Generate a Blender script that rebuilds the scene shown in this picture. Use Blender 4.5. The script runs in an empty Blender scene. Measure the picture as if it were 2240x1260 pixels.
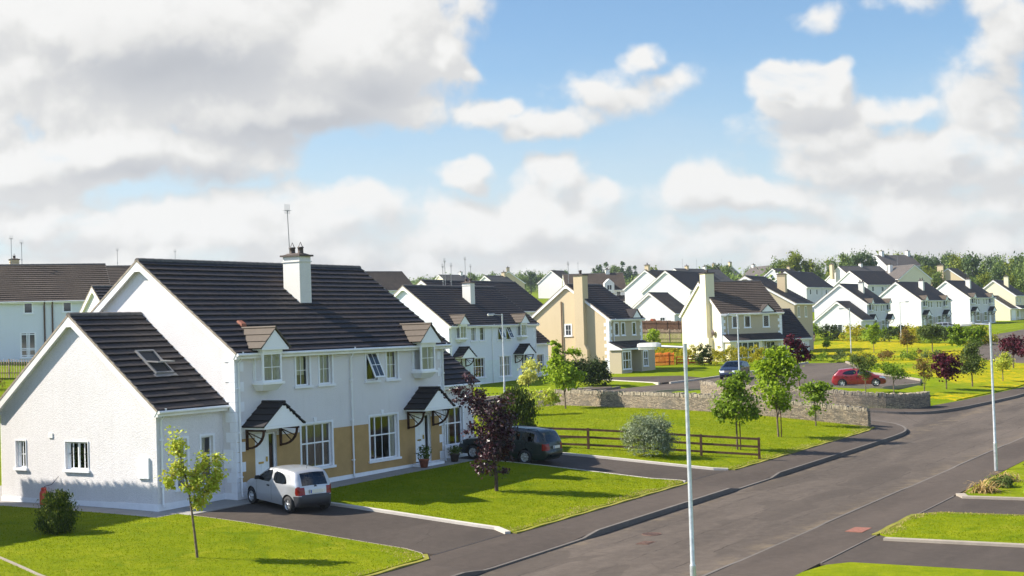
import bpy, math, random
import numpy as np
from mathutils import Vector, Matrix
from mathutils.geometry import delaunay_2d_cdt
rad = math.radians
SC = bpy.context.scene
COL = SC.collection
# tuned values
EXPOSURE = 1.12
SUN_E = 4.7
SKY_STR = 0.1
CLOUD_HI = 4.0
BACK_CLOUD = 0.2
SKY_SAT, SKY_VAL, SKY_HUE = 1.15, 0.74, 0.5
GRASS_A, GRASS_B = (.108, .152, .004), (.205, .235, .006)
# ------------------------------------------------------------------ camera
cam_d = bpy.data.cameras.new('camera')
cam_o = bpy.data.objects.new('camera', cam_d)
COL.objects.link(cam_o)
YAW, PITCH, ROLL = 0.5513, 0.02931, -0.03199
CAM = Vector((-38.189, -35.380, 5.748))
_f = Vector((math.cos(PITCH) * math.cos(YAW), math.cos(PITCH) * math.sin(YAW), math.sin(PITCH)))
_r = Vector((math.sin(YAW), -math.cos(YAW), 0))
_u = _r.cross(_f)
_r2 = math.cos(ROLL) * _r + math.sin(ROLL) * _u
_u2 = -math.sin(ROLL) * _r + math.cos(ROLL) * _u
cam_o.matrix_world = Matrix(((_r2.x, _u2.x, -_f.x, CAM.x), (_r2.y, _u2.y, -_f.y, CAM.y), (_r2.z, _u2.z, -_f.z, CAM.z), (0, 0, 0, 1)))
cam_d.lens = 3085.0 / 2240 * 36
cam_d.sensor_width = 36
cam_d.clip_start = 0.5
cam_d.clip_end = 6000
SC.camera = cam_o
# ------------------------------------------------------------------ exposure
SC.view_settings.view_transform = 'Standard'
SC.view_settings.look = 'None'
SC.view_settings.exposure = EXPOSURE
SC.view_settings.gamma = 1
SC.view_settings.use_curve_mapping = False
SC.cycles.max_bounces = 6
SC.cycles.transparent_max_bounces = 10
SC.cycles.use_denoising = True
# ------------------------------------------------------------------ sun
SUN_AZ = rad(28)      # measured from +Y towards -X
SUN_EL = rad(40.5)
sd = Vector((-math.sin(SUN_AZ) * math.cos(SUN_EL), math.cos(SUN_AZ) * math.cos(SUN_EL), math.sin(SUN_EL)))
sun_d = bpy.data.lights.new('sun', 'SUN')
sun_d.energy = SUN_E
sun_d.angle = rad(0.5)
sun_d.color = (1.0, 0.925, 0.81)
sun_o = bpy.data.objects.new('sun', sun_d)
COL.objects.link(sun_o)
sun_o.rotation_euler = (-sd).to_track_quat('-Z', 'Y').to_euler()
sun_o.location = (0, 0, 120)
# ------------------------------------------------------------------ world: sky with clouds
W = bpy.data.worlds.new('World')
SC.world = W
W.use_nodes = True
NT = W.node_tree
for n in list(NT.nodes): NT.nodes.remove(n)
class NG:
    """small helper to chain shader nodes"""
    def __init__(s, nt): s.nt = nt
    def n(s, t, **k):
        nd = s.nt.nodes.new(t)
        for a, b in k.items(): setattr(nd, a, b)
        return nd
    def put(s, sock, v):
        if hasattr(v, 'is_output'): s.nt.links.new(v, sock)
        elif v is not None: sock.default_value = v
    def m(s, op, a, b=None, c=None, clamp=False):
        nd = s.n('ShaderNodeMath', operation=op, use_clamp=clamp)
        for i, v in enumerate((a, b, c)):
            if v is not None: s.put(nd.inputs[i], v)
        return nd.outputs[0]
    def v(s, op, a, b=None):
        nd = s.n('ShaderNodeVectorMath', operation=op)
        s.put(nd.inputs[0], a)
        if b is not None: s.put(nd.inputs[1], b)
        return nd.outputs['Value'] if op in ('LENGTH', 'DOT_PRODUCT', 'DISTANCE') else nd.outputs[0]
    def mix(s, f, a, b):
        nd = s.n('ShaderNodeMix', data_type='RGBA')
        s.put(nd.inputs[0], f); s.put(nd.inputs[6], a); s.put(nd.inputs[7], b)
        return nd.outputs[2]
    def noise(s, vec, scale, detail=4, rough=.55, dist=0.0, lac=2.0):
        nd = s.n('ShaderNodeTexNoise')
        if vec is not None: s.put(nd.inputs['Vector'], vec)
        nd.inputs['Scale'].default_value = scale; nd.inputs['Detail'].default_value = detail
        nd.inputs['Roughness'].default_value = rough; nd.inputs['Distortion'].default_value = dist
        nd.inputs['Lacunarity'].default_value = lac
        return nd.outputs['Fac']
    def step(s, x, lo, hi, a=0.0, b=1.0):
        nd = s.n('ShaderNodeMapRange', interpolation_type='SMOOTHSTEP')
        s.put(nd.inputs[0], x); s.put(nd.inputs[1], lo); s.put(nd.inputs[2], hi)
        nd.inputs[3].default_value = a; nd.inputs[4].default_value = b
        return nd.outputs[0]
    def lin(s, x, lo, hi, a=0.0, b=1.0):
        nd = s.n('ShaderNodeMapRange')
        s.put(nd.inputs[0], x); s.put(nd.inputs[1], lo); s.put(nd.inputs[2], hi)
        nd.inputs[3].default_value = a; nd.inputs[4].default_value = b
        return nd.outputs[0]
    def comb(s, x, y, z=0.0):
        nd = s.n('ShaderNodeCombineXYZ')
        s.put(nd.inputs[0], x); s.put(nd.inputs[1], y); s.put(nd.inputs[2], z)
        return nd.outputs[0]
g = NG(NT)
sky = g.n('ShaderNodeTexSky', sky_type='NISHITA')
sky.sun_disc = False
sky.sun_elevation = SUN_EL
sky.sun_rotation = math.atan2(sd.x, sd.y)
sky.altitude = 0
sky.air_density = 1.0; sky.dust_density = 0.6; sky.ozone_density = 2.0
tc = g.n('ShaderNodeTexCoord').outputs['Generated']
fh = Vector((math.cos(YAW), math.sin(YAW), 0)); rh = Vector((math.sin(YAW), -math.cos(YAW), 0))
fw = g.m('MAXIMUM', g.m('ABSOLUTE', g.v('DOT_PRODUCT', tc, tuple(fh))), 0.08)
uu = g.m('DIVIDE', g.v('DOT_PRODUCT', tc, tuple(rh)), fw)
vv = g.m('DIVIDE', g.v('DOT_PRODUCT', tc, (0, 0, 1)), fw)
P0 = g.comb(uu, vv, 0)
# warp for billowing edges
def wn(vec, sc, det):
    nd = g.n('ShaderNodeTexNoise'); g.put(nd.inputs['Vector'], vec)
    nd.inputs['Scale'].default_value = sc; nd.inputs['Detail'].default_value = det; nd.inputs['Roughness'].default_value = .6
    return nd.outputs['Color']
w1 = g.v('MULTIPLY', g.v('SUBTRACT', wn(P0, 9.0, 4), (.5, .5, .5)), (.085, .06, 0))
P1 = g.v('ADD', P0, w1)
def blob_field(lst, P):
    out = None
    for (cx, cy, rx, ry, a) in lst:
        q = g.v('MULTIPLY', g.v('SUBTRACT', P, (cx, cy, 0)), (1 / rx, 1 / ry, 0))
        d = g.m('MULTIPLY', g.m('SUBTRACT', 1.0, g.v('LENGTH', q)), a)
        if out is None: out = d
        else:
            nd = g.n('ShaderNodeMath', operation='SMOOTH_MAX')
            g.put(nd.inputs[0], out); g.put(nd.inputs[1], d); nd.inputs[2].default_value = .12
            out = nd.outputs[0]
    return out
CLOUDS = [(-0.2518, 0.2136, 0.2075, 0.0875, 1.2), (-0.1054, 0.1991, 0.094, 0.0583, 1.1), (-0.0502, 0.194, 0.0373, 0.0243, 0.8), (-0.3264, 0.2324, 0.107, 0.0519, 1.1), (-0.1783, 0.1556, 0.1361, 0.0292, 0.8), (-0.074, 0.1588, 0.0486, 0.0227, 0.6), (-0.0188, 0.1537, 0.0308, 0.0146, 0.6), (0.0298, 0.1463, 0.0389, 0.0156, 0.62), (0.0075, 0.1611, 0.0162, 0.0081, 0.4), (-0.2864, 0.1313, 0.1394, 0.0266, 0.9), (-0.3418, 0.1249, 0.0648, 0.0227, 0.8), (-0.1934, 0.0778, 0.1621, 0.0298, 0.85), (-0.1087, 0.0848, 0.0583, 0.0243, 0.7), (-0.2971, 0.0876, 0.0583, 0.0146, 0.5), (-0.314, 0.0621, 0.0972, 0.0194, 0.5), (-0.155, 0.057, 0.1621, 0.0194, 0.6), (-0.0346, 0.0662, 0.0519, 0.0276, 0.8), (0.0381, 0.1029, 0.0324, 0.0253, 0.85), (0.0604, 0.0892, 0.0389, 0.0201, 0.8), (0.0404, 0.0735, 0.0713, 0.0276, 0.85), (0.092, 0.0621, 0.0648, 0.0259, 0.7), (-0.0327, 0.1062, 0.0201, 0.0097, 0.55), (0.06, 0.1725, 0.0276, 0.0194, 0.55), (0.0899, 0.1895, 0.0162, 0.0136, 0.5), (0.0826, 0.1668, 0.0389, 0.0162, 0.4), (0.216, 0.1625, 0.0454, 0.0308, 0.9), (0.2418, 0.1568, 0.0389, 0.0259, 0.8), (0.2, 0.1712, 0.0259, 0.0162, 0.7), (0.2311, 0.1326, 0.0746, 0.0259, 0.7), (0.2563, 0.1122, 0.0972, 0.0227, 0.7), (0.3296, 0.1523, 0.0519, 0.0357, 0.55), (0.357, 0.1842, 0.0357, 0.0357, 0.55), (0.3216, 0.1167, 0.0357, 0.0194, 0.8), (0.3472, 0.106, 0.0389, 0.0259, 0.8), (0.2884, 0.1014, 0.107, 0.0259, 0.65), (0.1709, 0.0889, 0.0908, 0.0194, 0.65), (0.2809, 0.0756, 0.107, 0.0292, 0.8), (0.3523, 0.0733, 0.0486, 0.0194, 0.6), (0.1893, 0.059, 0.0843, 0.0194, 0.6), (0.2212, 0.045, 0.1621, 0.0162, 0.55), (0.1238, 0.0448, 0.1037, 0.013, 0.5), (0.2214, 0.2197, 0.0227, 0.0146, 0.35), (0.2803, 0.2227, 0.0259, 0.013, 0.3), (0.3551, 0.217, 0.0259, 0.0194, 0.35), (0.0006, 0.0488, 0.0713, 0.013, 0.5), (-0.249, 0.0633, 0.1361, 0.0194, 0.75), (-0.1353, 0.0629, 0.1037, 0.0227, 0.75), (0.0005, 0.0439, 0.1621, 0.0146, 0.7), (0.1177, 0.0548, 0.1037, 0.0194, 0.75), (0.254, 0.0537, 0.1361, 0.0194, 0.8), (0.3352, 0.0543, 0.0648, 0.0194, 0.7), (-0.3426, 0.0891, 0.0519, 0.0227, 0.6), (0.2068, 0.1792, 0.0259, 0.0162, 0.8), (0.2456, 0.1714, 0.0227, 0.0178, 0.8), (0.2739, 0.1443, 0.0357, 0.0194, 0.7), (0.3676, 0.2035, 0.0292, 0.0292, 0.5), (0.3453, 0.1388, 0.0421, 0.0259, 0.7), (0.1022, 0.1695, 0.0194, 0.013, 0.4), (-0.3401, 0.2033, 0.0389, 0.0389, 0.9), (-0.3539, 0.171, 0.0259, 0.0194, 0.6), (-0.0466, 0.2037, 0.0227, 0.0162, 0.9), (-0.0307, 0.1901, 0.0194, 0.0113, 0.8)]
GREYS = [(-0.223, 0.193, 0.1394, 0.0486, 0.9), (-0.1525, 0.1482, 0.107, 0.0292, 0.9), (-0.0998, 0.1694, 0.0583, 0.0292, 0.7), (-0.277, 0.1163, 0.107, 0.0146, 0.6), (-0.2054, 0.1156, 0.0551, 0.0162, 0.55), (-0.006, 0.1468, 0.0259, 0.0081, 0.4), (0.0329, 0.1406, 0.0324, 0.0081, 0.4), (0.2215, 0.1378, 0.0551, 0.0194, 0.55), (0.0727, 0.1622, 0.0357, 0.0097, 0.4), (0.2721, 0.0987, 0.107, 0.0146, 0.4), (0.3461, 0.1583, 0.0421, 0.0292, 0.55), (0.0269, 0.0577, 0.0519, 0.013, 0.35), (0.0982, 0.0538, 0.0648, 0.013, 0.3), (0.3164, 0.0712, 0.0713, 0.0162, 0.35), (-0.0966, 0.0552, 0.0972, 0.0097, 0.3)]
def billow(P):
    """rounded cauliflower lumps at three sizes"""
    out = None
    for sc, am in ((13.0, 1.0), (29.0, .5), (64.0, .24)):
        vo = g.n('ShaderNodeTexVoronoi', feature='F1'); g.put(vo.inputs['Vector'], g.v('ADD', P, (sc * .37, .1, 0))); vo.inputs['Scale'].default_value = sc
        t = g.m('MULTIPLY', g.m('SUBTRACT', .48, vo.outputs['Distance']), am)
        out = t if out is None else g.m('ADD', out, t)
    return out
def density(P):
    w = g.v('MULTIPLY', g.v('SUBTRACT', wn(P, 9.0, 4), (.5, .5, .5)), (.085, .06, 0))
    Pw = g.v('ADD', P, w)
    ww = g.v('ADD', P, g.v('MULTIPLY', g.v('SUBTRACT', wn(P, 30.0, 3), (.5, .5, .5)), (.02, .02, 0)))
    return g.m('ADD', blob_field(CLOUDS, Pw), g.m('ADD', g.m('MULTIPLY', billow(ww), .42), g.m('MULTIPLY', g.m('SUBTRACT', g.noise(P, 15.0, 9, .6, .2), .52), 1.0)))
dens2 = density(P0)
densU = density(g.v('ADD', P0, (-.008, .016, 0)))
thin = g.step(g.m('ADD', g.noise(g.v('MULTIPLY', P0, (1, 1.7, 1)), 12.0, 7, .58, .3), g.m('MULTIPLY', vv, 1.3)), .34, .60, .22, 1.0)
alpha = g.m('MULTIPLY', g.step(dens2, -.09, .25), thin)
# scattered cloud over the rest of the dome
f3 = g.noise(tc, 2.6, 7, .6, .3)
over = g.m('MULTIPLY', g.step(f3, .50, .66), g.step(vv, .30, .55))
behind = g.step(g.v('DOT_PRODUCT', tc, tuple(fh)), .25, -.1)
alpha = g.m('MULTIPLY', alpha, g.m('SUBTRACT', 1.0, behind))
rest = g.m('MAXIMUM', over, g.m('MULTIPLY', g.step(f3, .50, .66), behind))
alpha = g.m('MAXIMUM', alpha, rest)
grey = g.step(g.m('ADD', blob_field(GREYS, P1), g.m('MULTIPLY', g.m('SUBTRACT', g.noise(P0, 7, 5, .48), .5), .6)), -.05, .9)
relief = g.m('SUBTRACT', dens2, densU)
lit = g.step(relief, -.24, .30)
val = g.m('SUBTRACT', g.m('ADD', CLOUD_HI * .84, g.m('MULTIPLY', lit, CLOUD_HI * .22)), g.m('MULTIPLY', grey, CLOUD_HI * .20))
val = g.m('MINIMUM', g.m('MAXIMUM', val, CLOUD_HI * .4), CLOUD_HI * 1.06)
val = g.m('MULTIPLY', val, g.m('ADD', 1.0, g.m('MULTIPLY', behind, BACK_CLOUD)))  # unseen clouds behind the camera brightened as added fill light
tint = g.mix(g.step(val, CLOUD_HI * .5, CLOUD_HI * .97), (.93, .975, 1.06, 1), (1.0, .995, .98, 1))
ccol = g.v('SCALE', tint)
ccol.node.inputs['Scale'].default_value = 1
NT.links.new(val, ccol.node.inputs['Scale'])
hsv = g.n('ShaderNodeHueSaturation'); g.put(hsv.inputs['Color'], sky.outputs[0])
hsv.inputs['Saturation'].default_value = SKY_SAT; hsv.inputs['Value'].default_value = SKY_VAL; hsv.inputs['Hue'].default_value = SKY_HUE
# thin milky veil towards the horizon
veil = g.step(g.m('ADD', vv, g.m('MULTIPLY', g.m('SUBTRACT', g.noise(g.v('MULTIPLY', P0, (1, 3, 1)), 7, 5), .5), .08)), .21, .015)
base = g.mix(g.m('MULTIPLY', veil, .72), hsv.outputs[0], (CLOUD_HI * .82, CLOUD_HI * .90, CLOUD_HI * .99, 1))
ccol = g.mix(behind, ccol, g.v("MULTIPLY", ccol, (.92, .96, 1.06)))
base = g.v('MULTIPLY', base, g.mix(behind, (1, 1, 1, 1), (1.45, 1.5, 1.6, 1)))  # unseen sky behind the camera boosted to light the shaded house fronts
colr = g.mix(alpha, base, ccol)
bg = g.n('ShaderNodeBackground'); bg.inputs['Strength'].default_value = SKY_STR
g.put(bg.inputs['Color'], colr)
wo = g.n('ShaderNodeOutputWorld'); NT.links.new(bg.outputs[0], wo.inputs['Surface'])
W.cycles.sampling_method = 'MANUAL'; W.cycles.sample_map_resolution = 512
# ------------------------------------------------------------------ terrain height
FY = [(-60, -.9), (-30, -1.0), (-19.6, -1.02), (-13.1, -.99), (-11, -.85), (0, -.1), (4, -.03), (14, .02), (33, .28), (45, 1.2), (67, 3.75), (90, 5.6), (130, 8.2), (165, 9.6), (260, 13), (500, 20), (900, 26)]
GX = [(-60, -.72), (0, 0), (40, .48), (100, 1.3), (200, 2.85), (300, 4.35), (420, 6.2), (700, 10), (1200, 14)]
def pch(pts):
    X = np.array([p[0] for p in pts], float); Y = np.array([p[1] for p in pts], float)
    h = np.diff(X); d = np.diff(Y) / h; m = np.zeros(len(X)); m[0] = d[0]; m[-1] = d[-1]
    for i in range(1, len(X) - 1):
        if d[i - 1] * d[i] > 0:
            a = 2 * h[i] + h[i - 1]; b = h[i] + 2 * h[i - 1]; m[i] = (a + b) / (a / d[i - 1] + b / d[i])
    def f(x):
        x = np.clip(np.asarray(x, float), X[0], X[-1]); i = np.clip(np.searchsorted(X, x) - 1, 0, len(X) - 2)
        t = (x - X[i]) / h[i]
        return (2 * t**3 - 3 * t * t + 1) * Y[i] + (t**3 - 2 * t * t + t) * h[i] * m[i] + (-2 * t**3 + 3 * t * t) * Y[i + 1] + (t**3 - t * t) * h[i] * m[i + 1]
    return f
_fy = pch(FY); _gx = pch(GX)
def T(x, y): return _gx(x) + _fy(y)
def TZ(x, y): return float(T(x, y))
def road_z(x, y):
    """surface of the main road: a real step below the kerb"""
    return T(x, y) - np.interp(y, [-19.7, -13.0], [.055, .17])
# ------------------------------------------------------------------ materials
def new_mat(name):
    m = bpy.data.materials.new(name); m.use_nodes = True
    nt = m.node_tree
    for n in list(nt.nodes): nt.nodes.remove(n)
    gg = NG(nt)
    out = gg.n('ShaderNodeOutputMaterial')
    return m, gg, out
def pbr(gg, out, color, rough=.6, metal=0.0, bump=None, bstr=.3, bdist=.02, spec=None, coat=0.0):
    b = gg.n('ShaderNodeBsdfPrincipled')
    gg.put(b.inputs['Base Color'], color if hasattr(color, 'is_output') else (*color[:3], 1))
    gg.put(b.inputs['Roughness'], rough); b.inputs['Metallic'].default_value = metal
    if spec is not None: b.inputs['Specular IOR Level'].default_value = spec
    if coat: b.inputs['Coat Weight'].default_value = coat; b.inputs['Coat Roughness'].default_value = .03
    if bump is not None:
        bn = gg.n('ShaderNodeBump'); bn.inputs['Strength'].default_value = bstr; bn.inputs['Distance'].default_value = bdist
        gg.put(bn.inputs['Height'], bump); gg.nt.links.new(bn.outputs[0], b.inputs['Normal'])
    gg.nt.links.new(b.outputs[0], out.inputs['Surface'])
    return b
def C4(c): return (*c, 1)
def objco(gg): return gg.n('ShaderNodeTexCoord').outputs['Object']
def geoco(gg): return gg.n('ShaderNodeNewGeometry').outputs['Position']
def m_plain(name, c, rough=.5, metal=0.0, var=.0, scale=6, spec=None, coat=0):
    m, gg, out = new_mat(name)
    col = C4(c)
    if var:
        f = gg.noise(objco(gg), scale, 6, .65)
        f = gg.step(f, .3, .7)
        col = gg.mix(f, tuple(x * (1 - var) for x in c) + (1,), tuple(min(1, x * (1 + var)) for x in c) + (1,))
    pbr(gg, out, col if var else c, rough, metal, spec=spec, coat=coat)
    return m
def m_render(name, c, dirt=.12, bscale=38, bstr=.5, bdist=.03):
    """rough-cast render: pebbly bump, faint rain streaks and patches"""
    m, gg, out = new_mat(name)
    co = objco(gg)
    peb = gg.noise(co, bscale, 3, .6)
    big = gg.step(gg.noise(co, .55, 5, .6), .35, .75)
    st = gg.step(gg.noise(gg.v('MULTIPLY', co, (3.5, 3.5, .22)), 1.4, 5, .6), .48, .78)
    f = gg.m('ADD', gg.m('MULTIPLY', big, .5), gg.m('MULTIPLY', st, .5))
    col = gg.mix(gg.m('MULTIPLY', f, dirt * 2.2), C4(c), (c[0] * .74, c[1] * .73, c[2] * .70, 1))
    col = gg.mix(gg.m('MULTIPLY', gg.step(peb, .62, .35), .22), col, (c[0] * .5, c[1] * .5, c[2] * .5, 1))
    pbr(gg, out, col, .9, bump=peb, bstr=bstr, bdist=bdist, spec=.2)
    return m
def m_tile(name, c, brown, moss=.5):
    """concrete roof tiles: joints in UV (u along ridge, v up the slope), weathering patches"""
    m, gg, out = new_mat(name)
    uv = gg.n('ShaderNodeTexCoord').outputs['UV']
    br = gg.n('ShaderNodeTexBrick'); gg.put(br.inputs['Vector'], uv)
    br.offset = .5; br.inputs['Scale'].default_value = 1; br.inputs['Mortar Size'].default_value = .012
    br.inputs['Brick Width'].default_value = .33; br.inputs['Row Height'].default_value = .345
    br.inputs['Color1'].default_value = (.0, 0, 0, 1); br.inputs['Color2'].default_value = (1, 1, 1, 1); br.inputs['Mortar'].default_value = (.5, .5, .5, 1)
    co = geoco(gg)
    big = gg.step(gg.noise(co, .42, 6, .65, .4), .42, .70)
    fine = gg.noise(co, 9, 5, .7)
    runs = gg.step(gg.noise(gg.v('MULTIPLY', uv, (2.2, .35, 1)), 1.5, 5, .65), .45, .75)
    col = gg.mix(gg.m('MULTIPLY', gg.m('ADD', gg.m('MULTIPLY', big, .6), gg.m('MULTIPLY', runs, .4)), moss), C4(c), C4(brown))
    col = gg.mix(gg.m('MULTIPLY', br.outputs['Color'], .22), col, (c[0] * .55, c[1] * .55, c[2] * .6, 1))
    col = gg.mix(gg.m('MULTIPLY', gg.step(fine, .45, .75), .35), col, tuple(x * 1.7 for x in c) + (1,))
    col = gg.mix(gg.m('MULTIPLY', br.outputs['Fac'], .6), col, (.012, .012, .014, 1))
    pbr(gg, out, col, .62, bump=gg.m('ADD', gg.m('MULTIPLY', br.outputs['Fac'], -1.0), gg.m('MULTIPLY', fine, .5)), bstr=.5, bdist=.012, spec=.22)
    return m
def m_asphalt(name, c, patch=.25, gscale=55, street=False):
    m, gg, out = new_mat(name)
    co = geoco(gg)
    gr = gg.noise(co, gscale, 3, .7)
    mid = gg.noise(co, 3.0, 6, .7, .3)
    big = gg.noise(gg.v('MULTIPLY', co, (.25, 1, 1)), .35, 6, .62, .6)
    f = gg.m('ADD', gg.m('MULTIPLY', gg.step(mid, .35, .7), .4), gg.m('MULTIPLY', gg.step(big, .35, .68), .6))
    col = gg.mix(f, tuple(x * (1 - patch) for x in c) + (1,), tuple(x * (1 + patch) for x in c) + (1,))
    col = gg.mix(gg.m('MULTIPLY', gg.step(gr, .62, .75), .5), col, tuple(x * 1.9 for x in c) + (1,))
    col = gg.mix(gg.m('MULTIPLY', gg.step(gr, .38, .28), .5), col, tuple(x * .45 for x in c) + (1,))
    # pale dried puddle marks and thin cracks
    vo = gg.n('ShaderNodeTexVoronoi', feature='DISTANCE_TO_EDGE'); gg.put(vo.inputs['Vector'], gg.v('ADD', co, gg.v('SCALE', gg.n('ShaderNodeTexNoise').outputs['Color'])))
    vo.inputs['Scale'].default_value = .16
    col = gg.mix(gg.m('MULTIPLY', gg.m('MULTIPLY', gg.step(vo.outputs[0], .006, .002), .5), gg.step(big, .5, .6)), col, tuple(x * .35 for x in c) + (1,))
    if street:      # seams between lanes, dust along the gutters, darker repaired places
        sp = gg.n('ShaderNodeSeparateXYZ'); gg.put(sp.inputs[0], co); y = sp.outputs[1]
        wob = gg.m('MULTIPLY', gg.m('SUBTRACT', gg.noise(co, .9, 5, .6), .5), .35)
        for y0 in (-16.3, -14.4, -18.1):
            d = gg.m('ABSOLUTE', gg.m('ADD', gg.m('SUBTRACT', y, y0), wob))
            col = gg.mix(gg.m('MULTIPLY', gg.step(d, .035, .012), gg.step(gg.noise(co, .8, 4, .6), .42, .6)), col, tuple(x * .42 for x in c) + (1,))
        for y0, s in ((-13.1, 1.0), (-19.6, 1.2)):
            d = gg.m('ABSOLUTE', gg.m('SUBTRACT', y, y0))
            col = gg.mix(gg.m('MULTIPLY', gg.m('MULTIPLY', gg.step(d, s, .1), gg.step(gg.noise(co, 1.1, 6, .7), .42, .68)), .55), col, (.19, .145, .09, 1))
        rp = gg.noise(gg.v('MULTIPLY', co, (.35, .9, 1)), .55, 3, .4, .2)
        col = gg.mix(gg.m('MULTIPLY', gg.step(rp, .615, .63), .45), col, tuple(x * .6 for x in c) + (1,))
        st = gg.noise(co, 1.7, 3, .5); col = gg.mix(gg.m('MULTIPLY', gg.step(st, .70, .76), .55), col, tuple(x * .4 for x in c) + (1,))
    pbr(gg, out, col, .88, bump=gr, bstr=.5, bdist=.012, spec=.2)
    return m
def m_grass(name, a, b, dry, dryamt=.4, s=1.0, flowers=None, famt=.5):
    m, gg, out = new_mat(name)
    co = geoco(gg)
    big = gg.noise(co, .22 * s, 6, .62, .5)
    mid = gg.noise(co, 1.6 * s, 6, .7, .3)
    fine = gg.noise(gg.v('MULTIPLY', co, (1, 1, .3)), 17 * s, 5, .75)
    f = gg.m('ADD', gg.m('MULTIPLY', gg.step(big, .3, .7), .45), gg.m('MULTIPLY', gg.step(mid, .3, .7), .55))
    col = gg.mix(f, C4(a), C4(b))
    col = gg.mix(gg.m('MULTIPLY', gg.step(gg.noise(co, .75 * s, 7, .72, .6), .52, .74), dryamt), col, C4(dry))
    col = gg.mix(gg.m('MULTIPLY', gg.step(fine, .52, .3), .45), col, (a[0] * .5, a[1] * .55, a[2] * .5, 1))
    patch = gg.noise(co, .45 * s, 5, .68, 1.2)
    col = gg.mix(gg.m('MULTIPLY', gg.step(patch, .50, .70), .6), col, (a[0] * .62, a[1] * .82, a[2], 1))
    weed = gg.noise(co, 4.3 * s, 4, .7, .5)
    col = gg.mix(gg.m('MULTIPLY', gg.step(weed, .66, .74), .6), col, (a[0] * .45, a[1] * .7, a[2], 1))
    col = gg.mix(gg.m('MULTIPLY', gg.step(weed, .31, .26), .5), col, (.40, .34, .10, 1))
    if flowers:
        fl = gg.step(gg.noise(gg.v('MULTIPLY', co, (1, 1, .3)), 1.1, 8, .85, .3), .42, .62)
        lane = gg.step(gg.noise(co, .07, 4, .55), .36, .55)
        col = gg.mix(gg.m('MULTIPLY', gg.m('MULTIPLY', fl, lane), famt), col, C4(flowers))
    pbr(gg, out, col, .85, bump=gg.m('ADD', fine, gg.m('MULTIPLY', mid, .8)), bstr=.6, bdist=.05, spec=.03)
    return m
def m_leaf(name, a, b, c2=None, trans=.35, rough=.5, spec=.14):
    """leaves: each leaf its own shade between a and b (a few c2), partly translucent"""
    m, gg, out = new_mat(name)
    r = gg.n('ShaderNodeNewGeometry').outputs['Random Per Island']
    col = gg.mix(r, C4(a), C4(b))
    big = gg.noise(geoco(gg), 1.3, 3, .6)
    col = gg.mix(gg.m('MULTIPLY', gg.step(big, .4, .65), .45), col, C4(b))
    if c2: col = gg.mix(gg.m('MULTIPLY', gg.step(gg.m('FRACT', gg.m('MULTIPLY', r, 17.3)), .72, .9), .85), col, C4(c2))
    b1 = gg.n('ShaderNodeBsdfPrincipled'); gg.put(b1.inputs['Base Color'], col); b1.inputs['Roughness'].default_value = rough; b1.inputs['Specular IOR Level'].default_value = spec
    b2 = gg.n('ShaderNodeBsdfTranslucent'); gg.put(b2.inputs['Color'], gg.mix(.5, col, (b[0] * 1.25, b[1] * 1.25, b[2] * .7, 1)))
    mx = gg.n('ShaderNodeMixShader'); mx.inputs[0].default_value = trans
    gg.nt.links.new(b1.outputs[0], mx.inputs[1]); gg.nt.links.new(b2.outputs[0], mx.inputs[2]); gg.nt.links.new(mx.outputs[0], out.inputs['Surface'])
    return m
def m_glass(name, tint=(.55, .6, .62), refl=.16):
    m, gg, out = new_mat(name)
    t = gg.n('ShaderNodeBsdfTransparent'); t.inputs['Color'].default_value = C4(tint)
    s = gg.n('ShaderNodeBsdfGlossy'); s.inputs['Roughness'].default_value = .015; s.inputs['Color'].default_value = (.95, .97, 1, 1)
    bn = gg.n('ShaderNodeBump'); bn.inputs['Strength'].default_value = .12; bn.inputs['Distance'].default_value = .02
    gg.put(bn.inputs['Height'], gg.noise(geoco(gg), 1.7, 1, .5)); gg.nt.links.new(bn.outputs[0], s.inputs['Normal'])
    fr = gg.n('ShaderNodeFresnel'); fr.inputs['IOR'].default_value = 1.5
    mx = gg.n('ShaderNodeMixShader'); gg.put(mx.inputs[0], gg.m('ADD', fr.outputs[0], refl, clamp=True))
    gg.nt.links.new(t.outputs[0], mx.inputs[1]); gg.nt.links.new(s.outputs[0], mx.inputs[2]); gg.nt.links.new(mx.outputs[0], out.inputs['Surface'])
    return m
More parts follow.
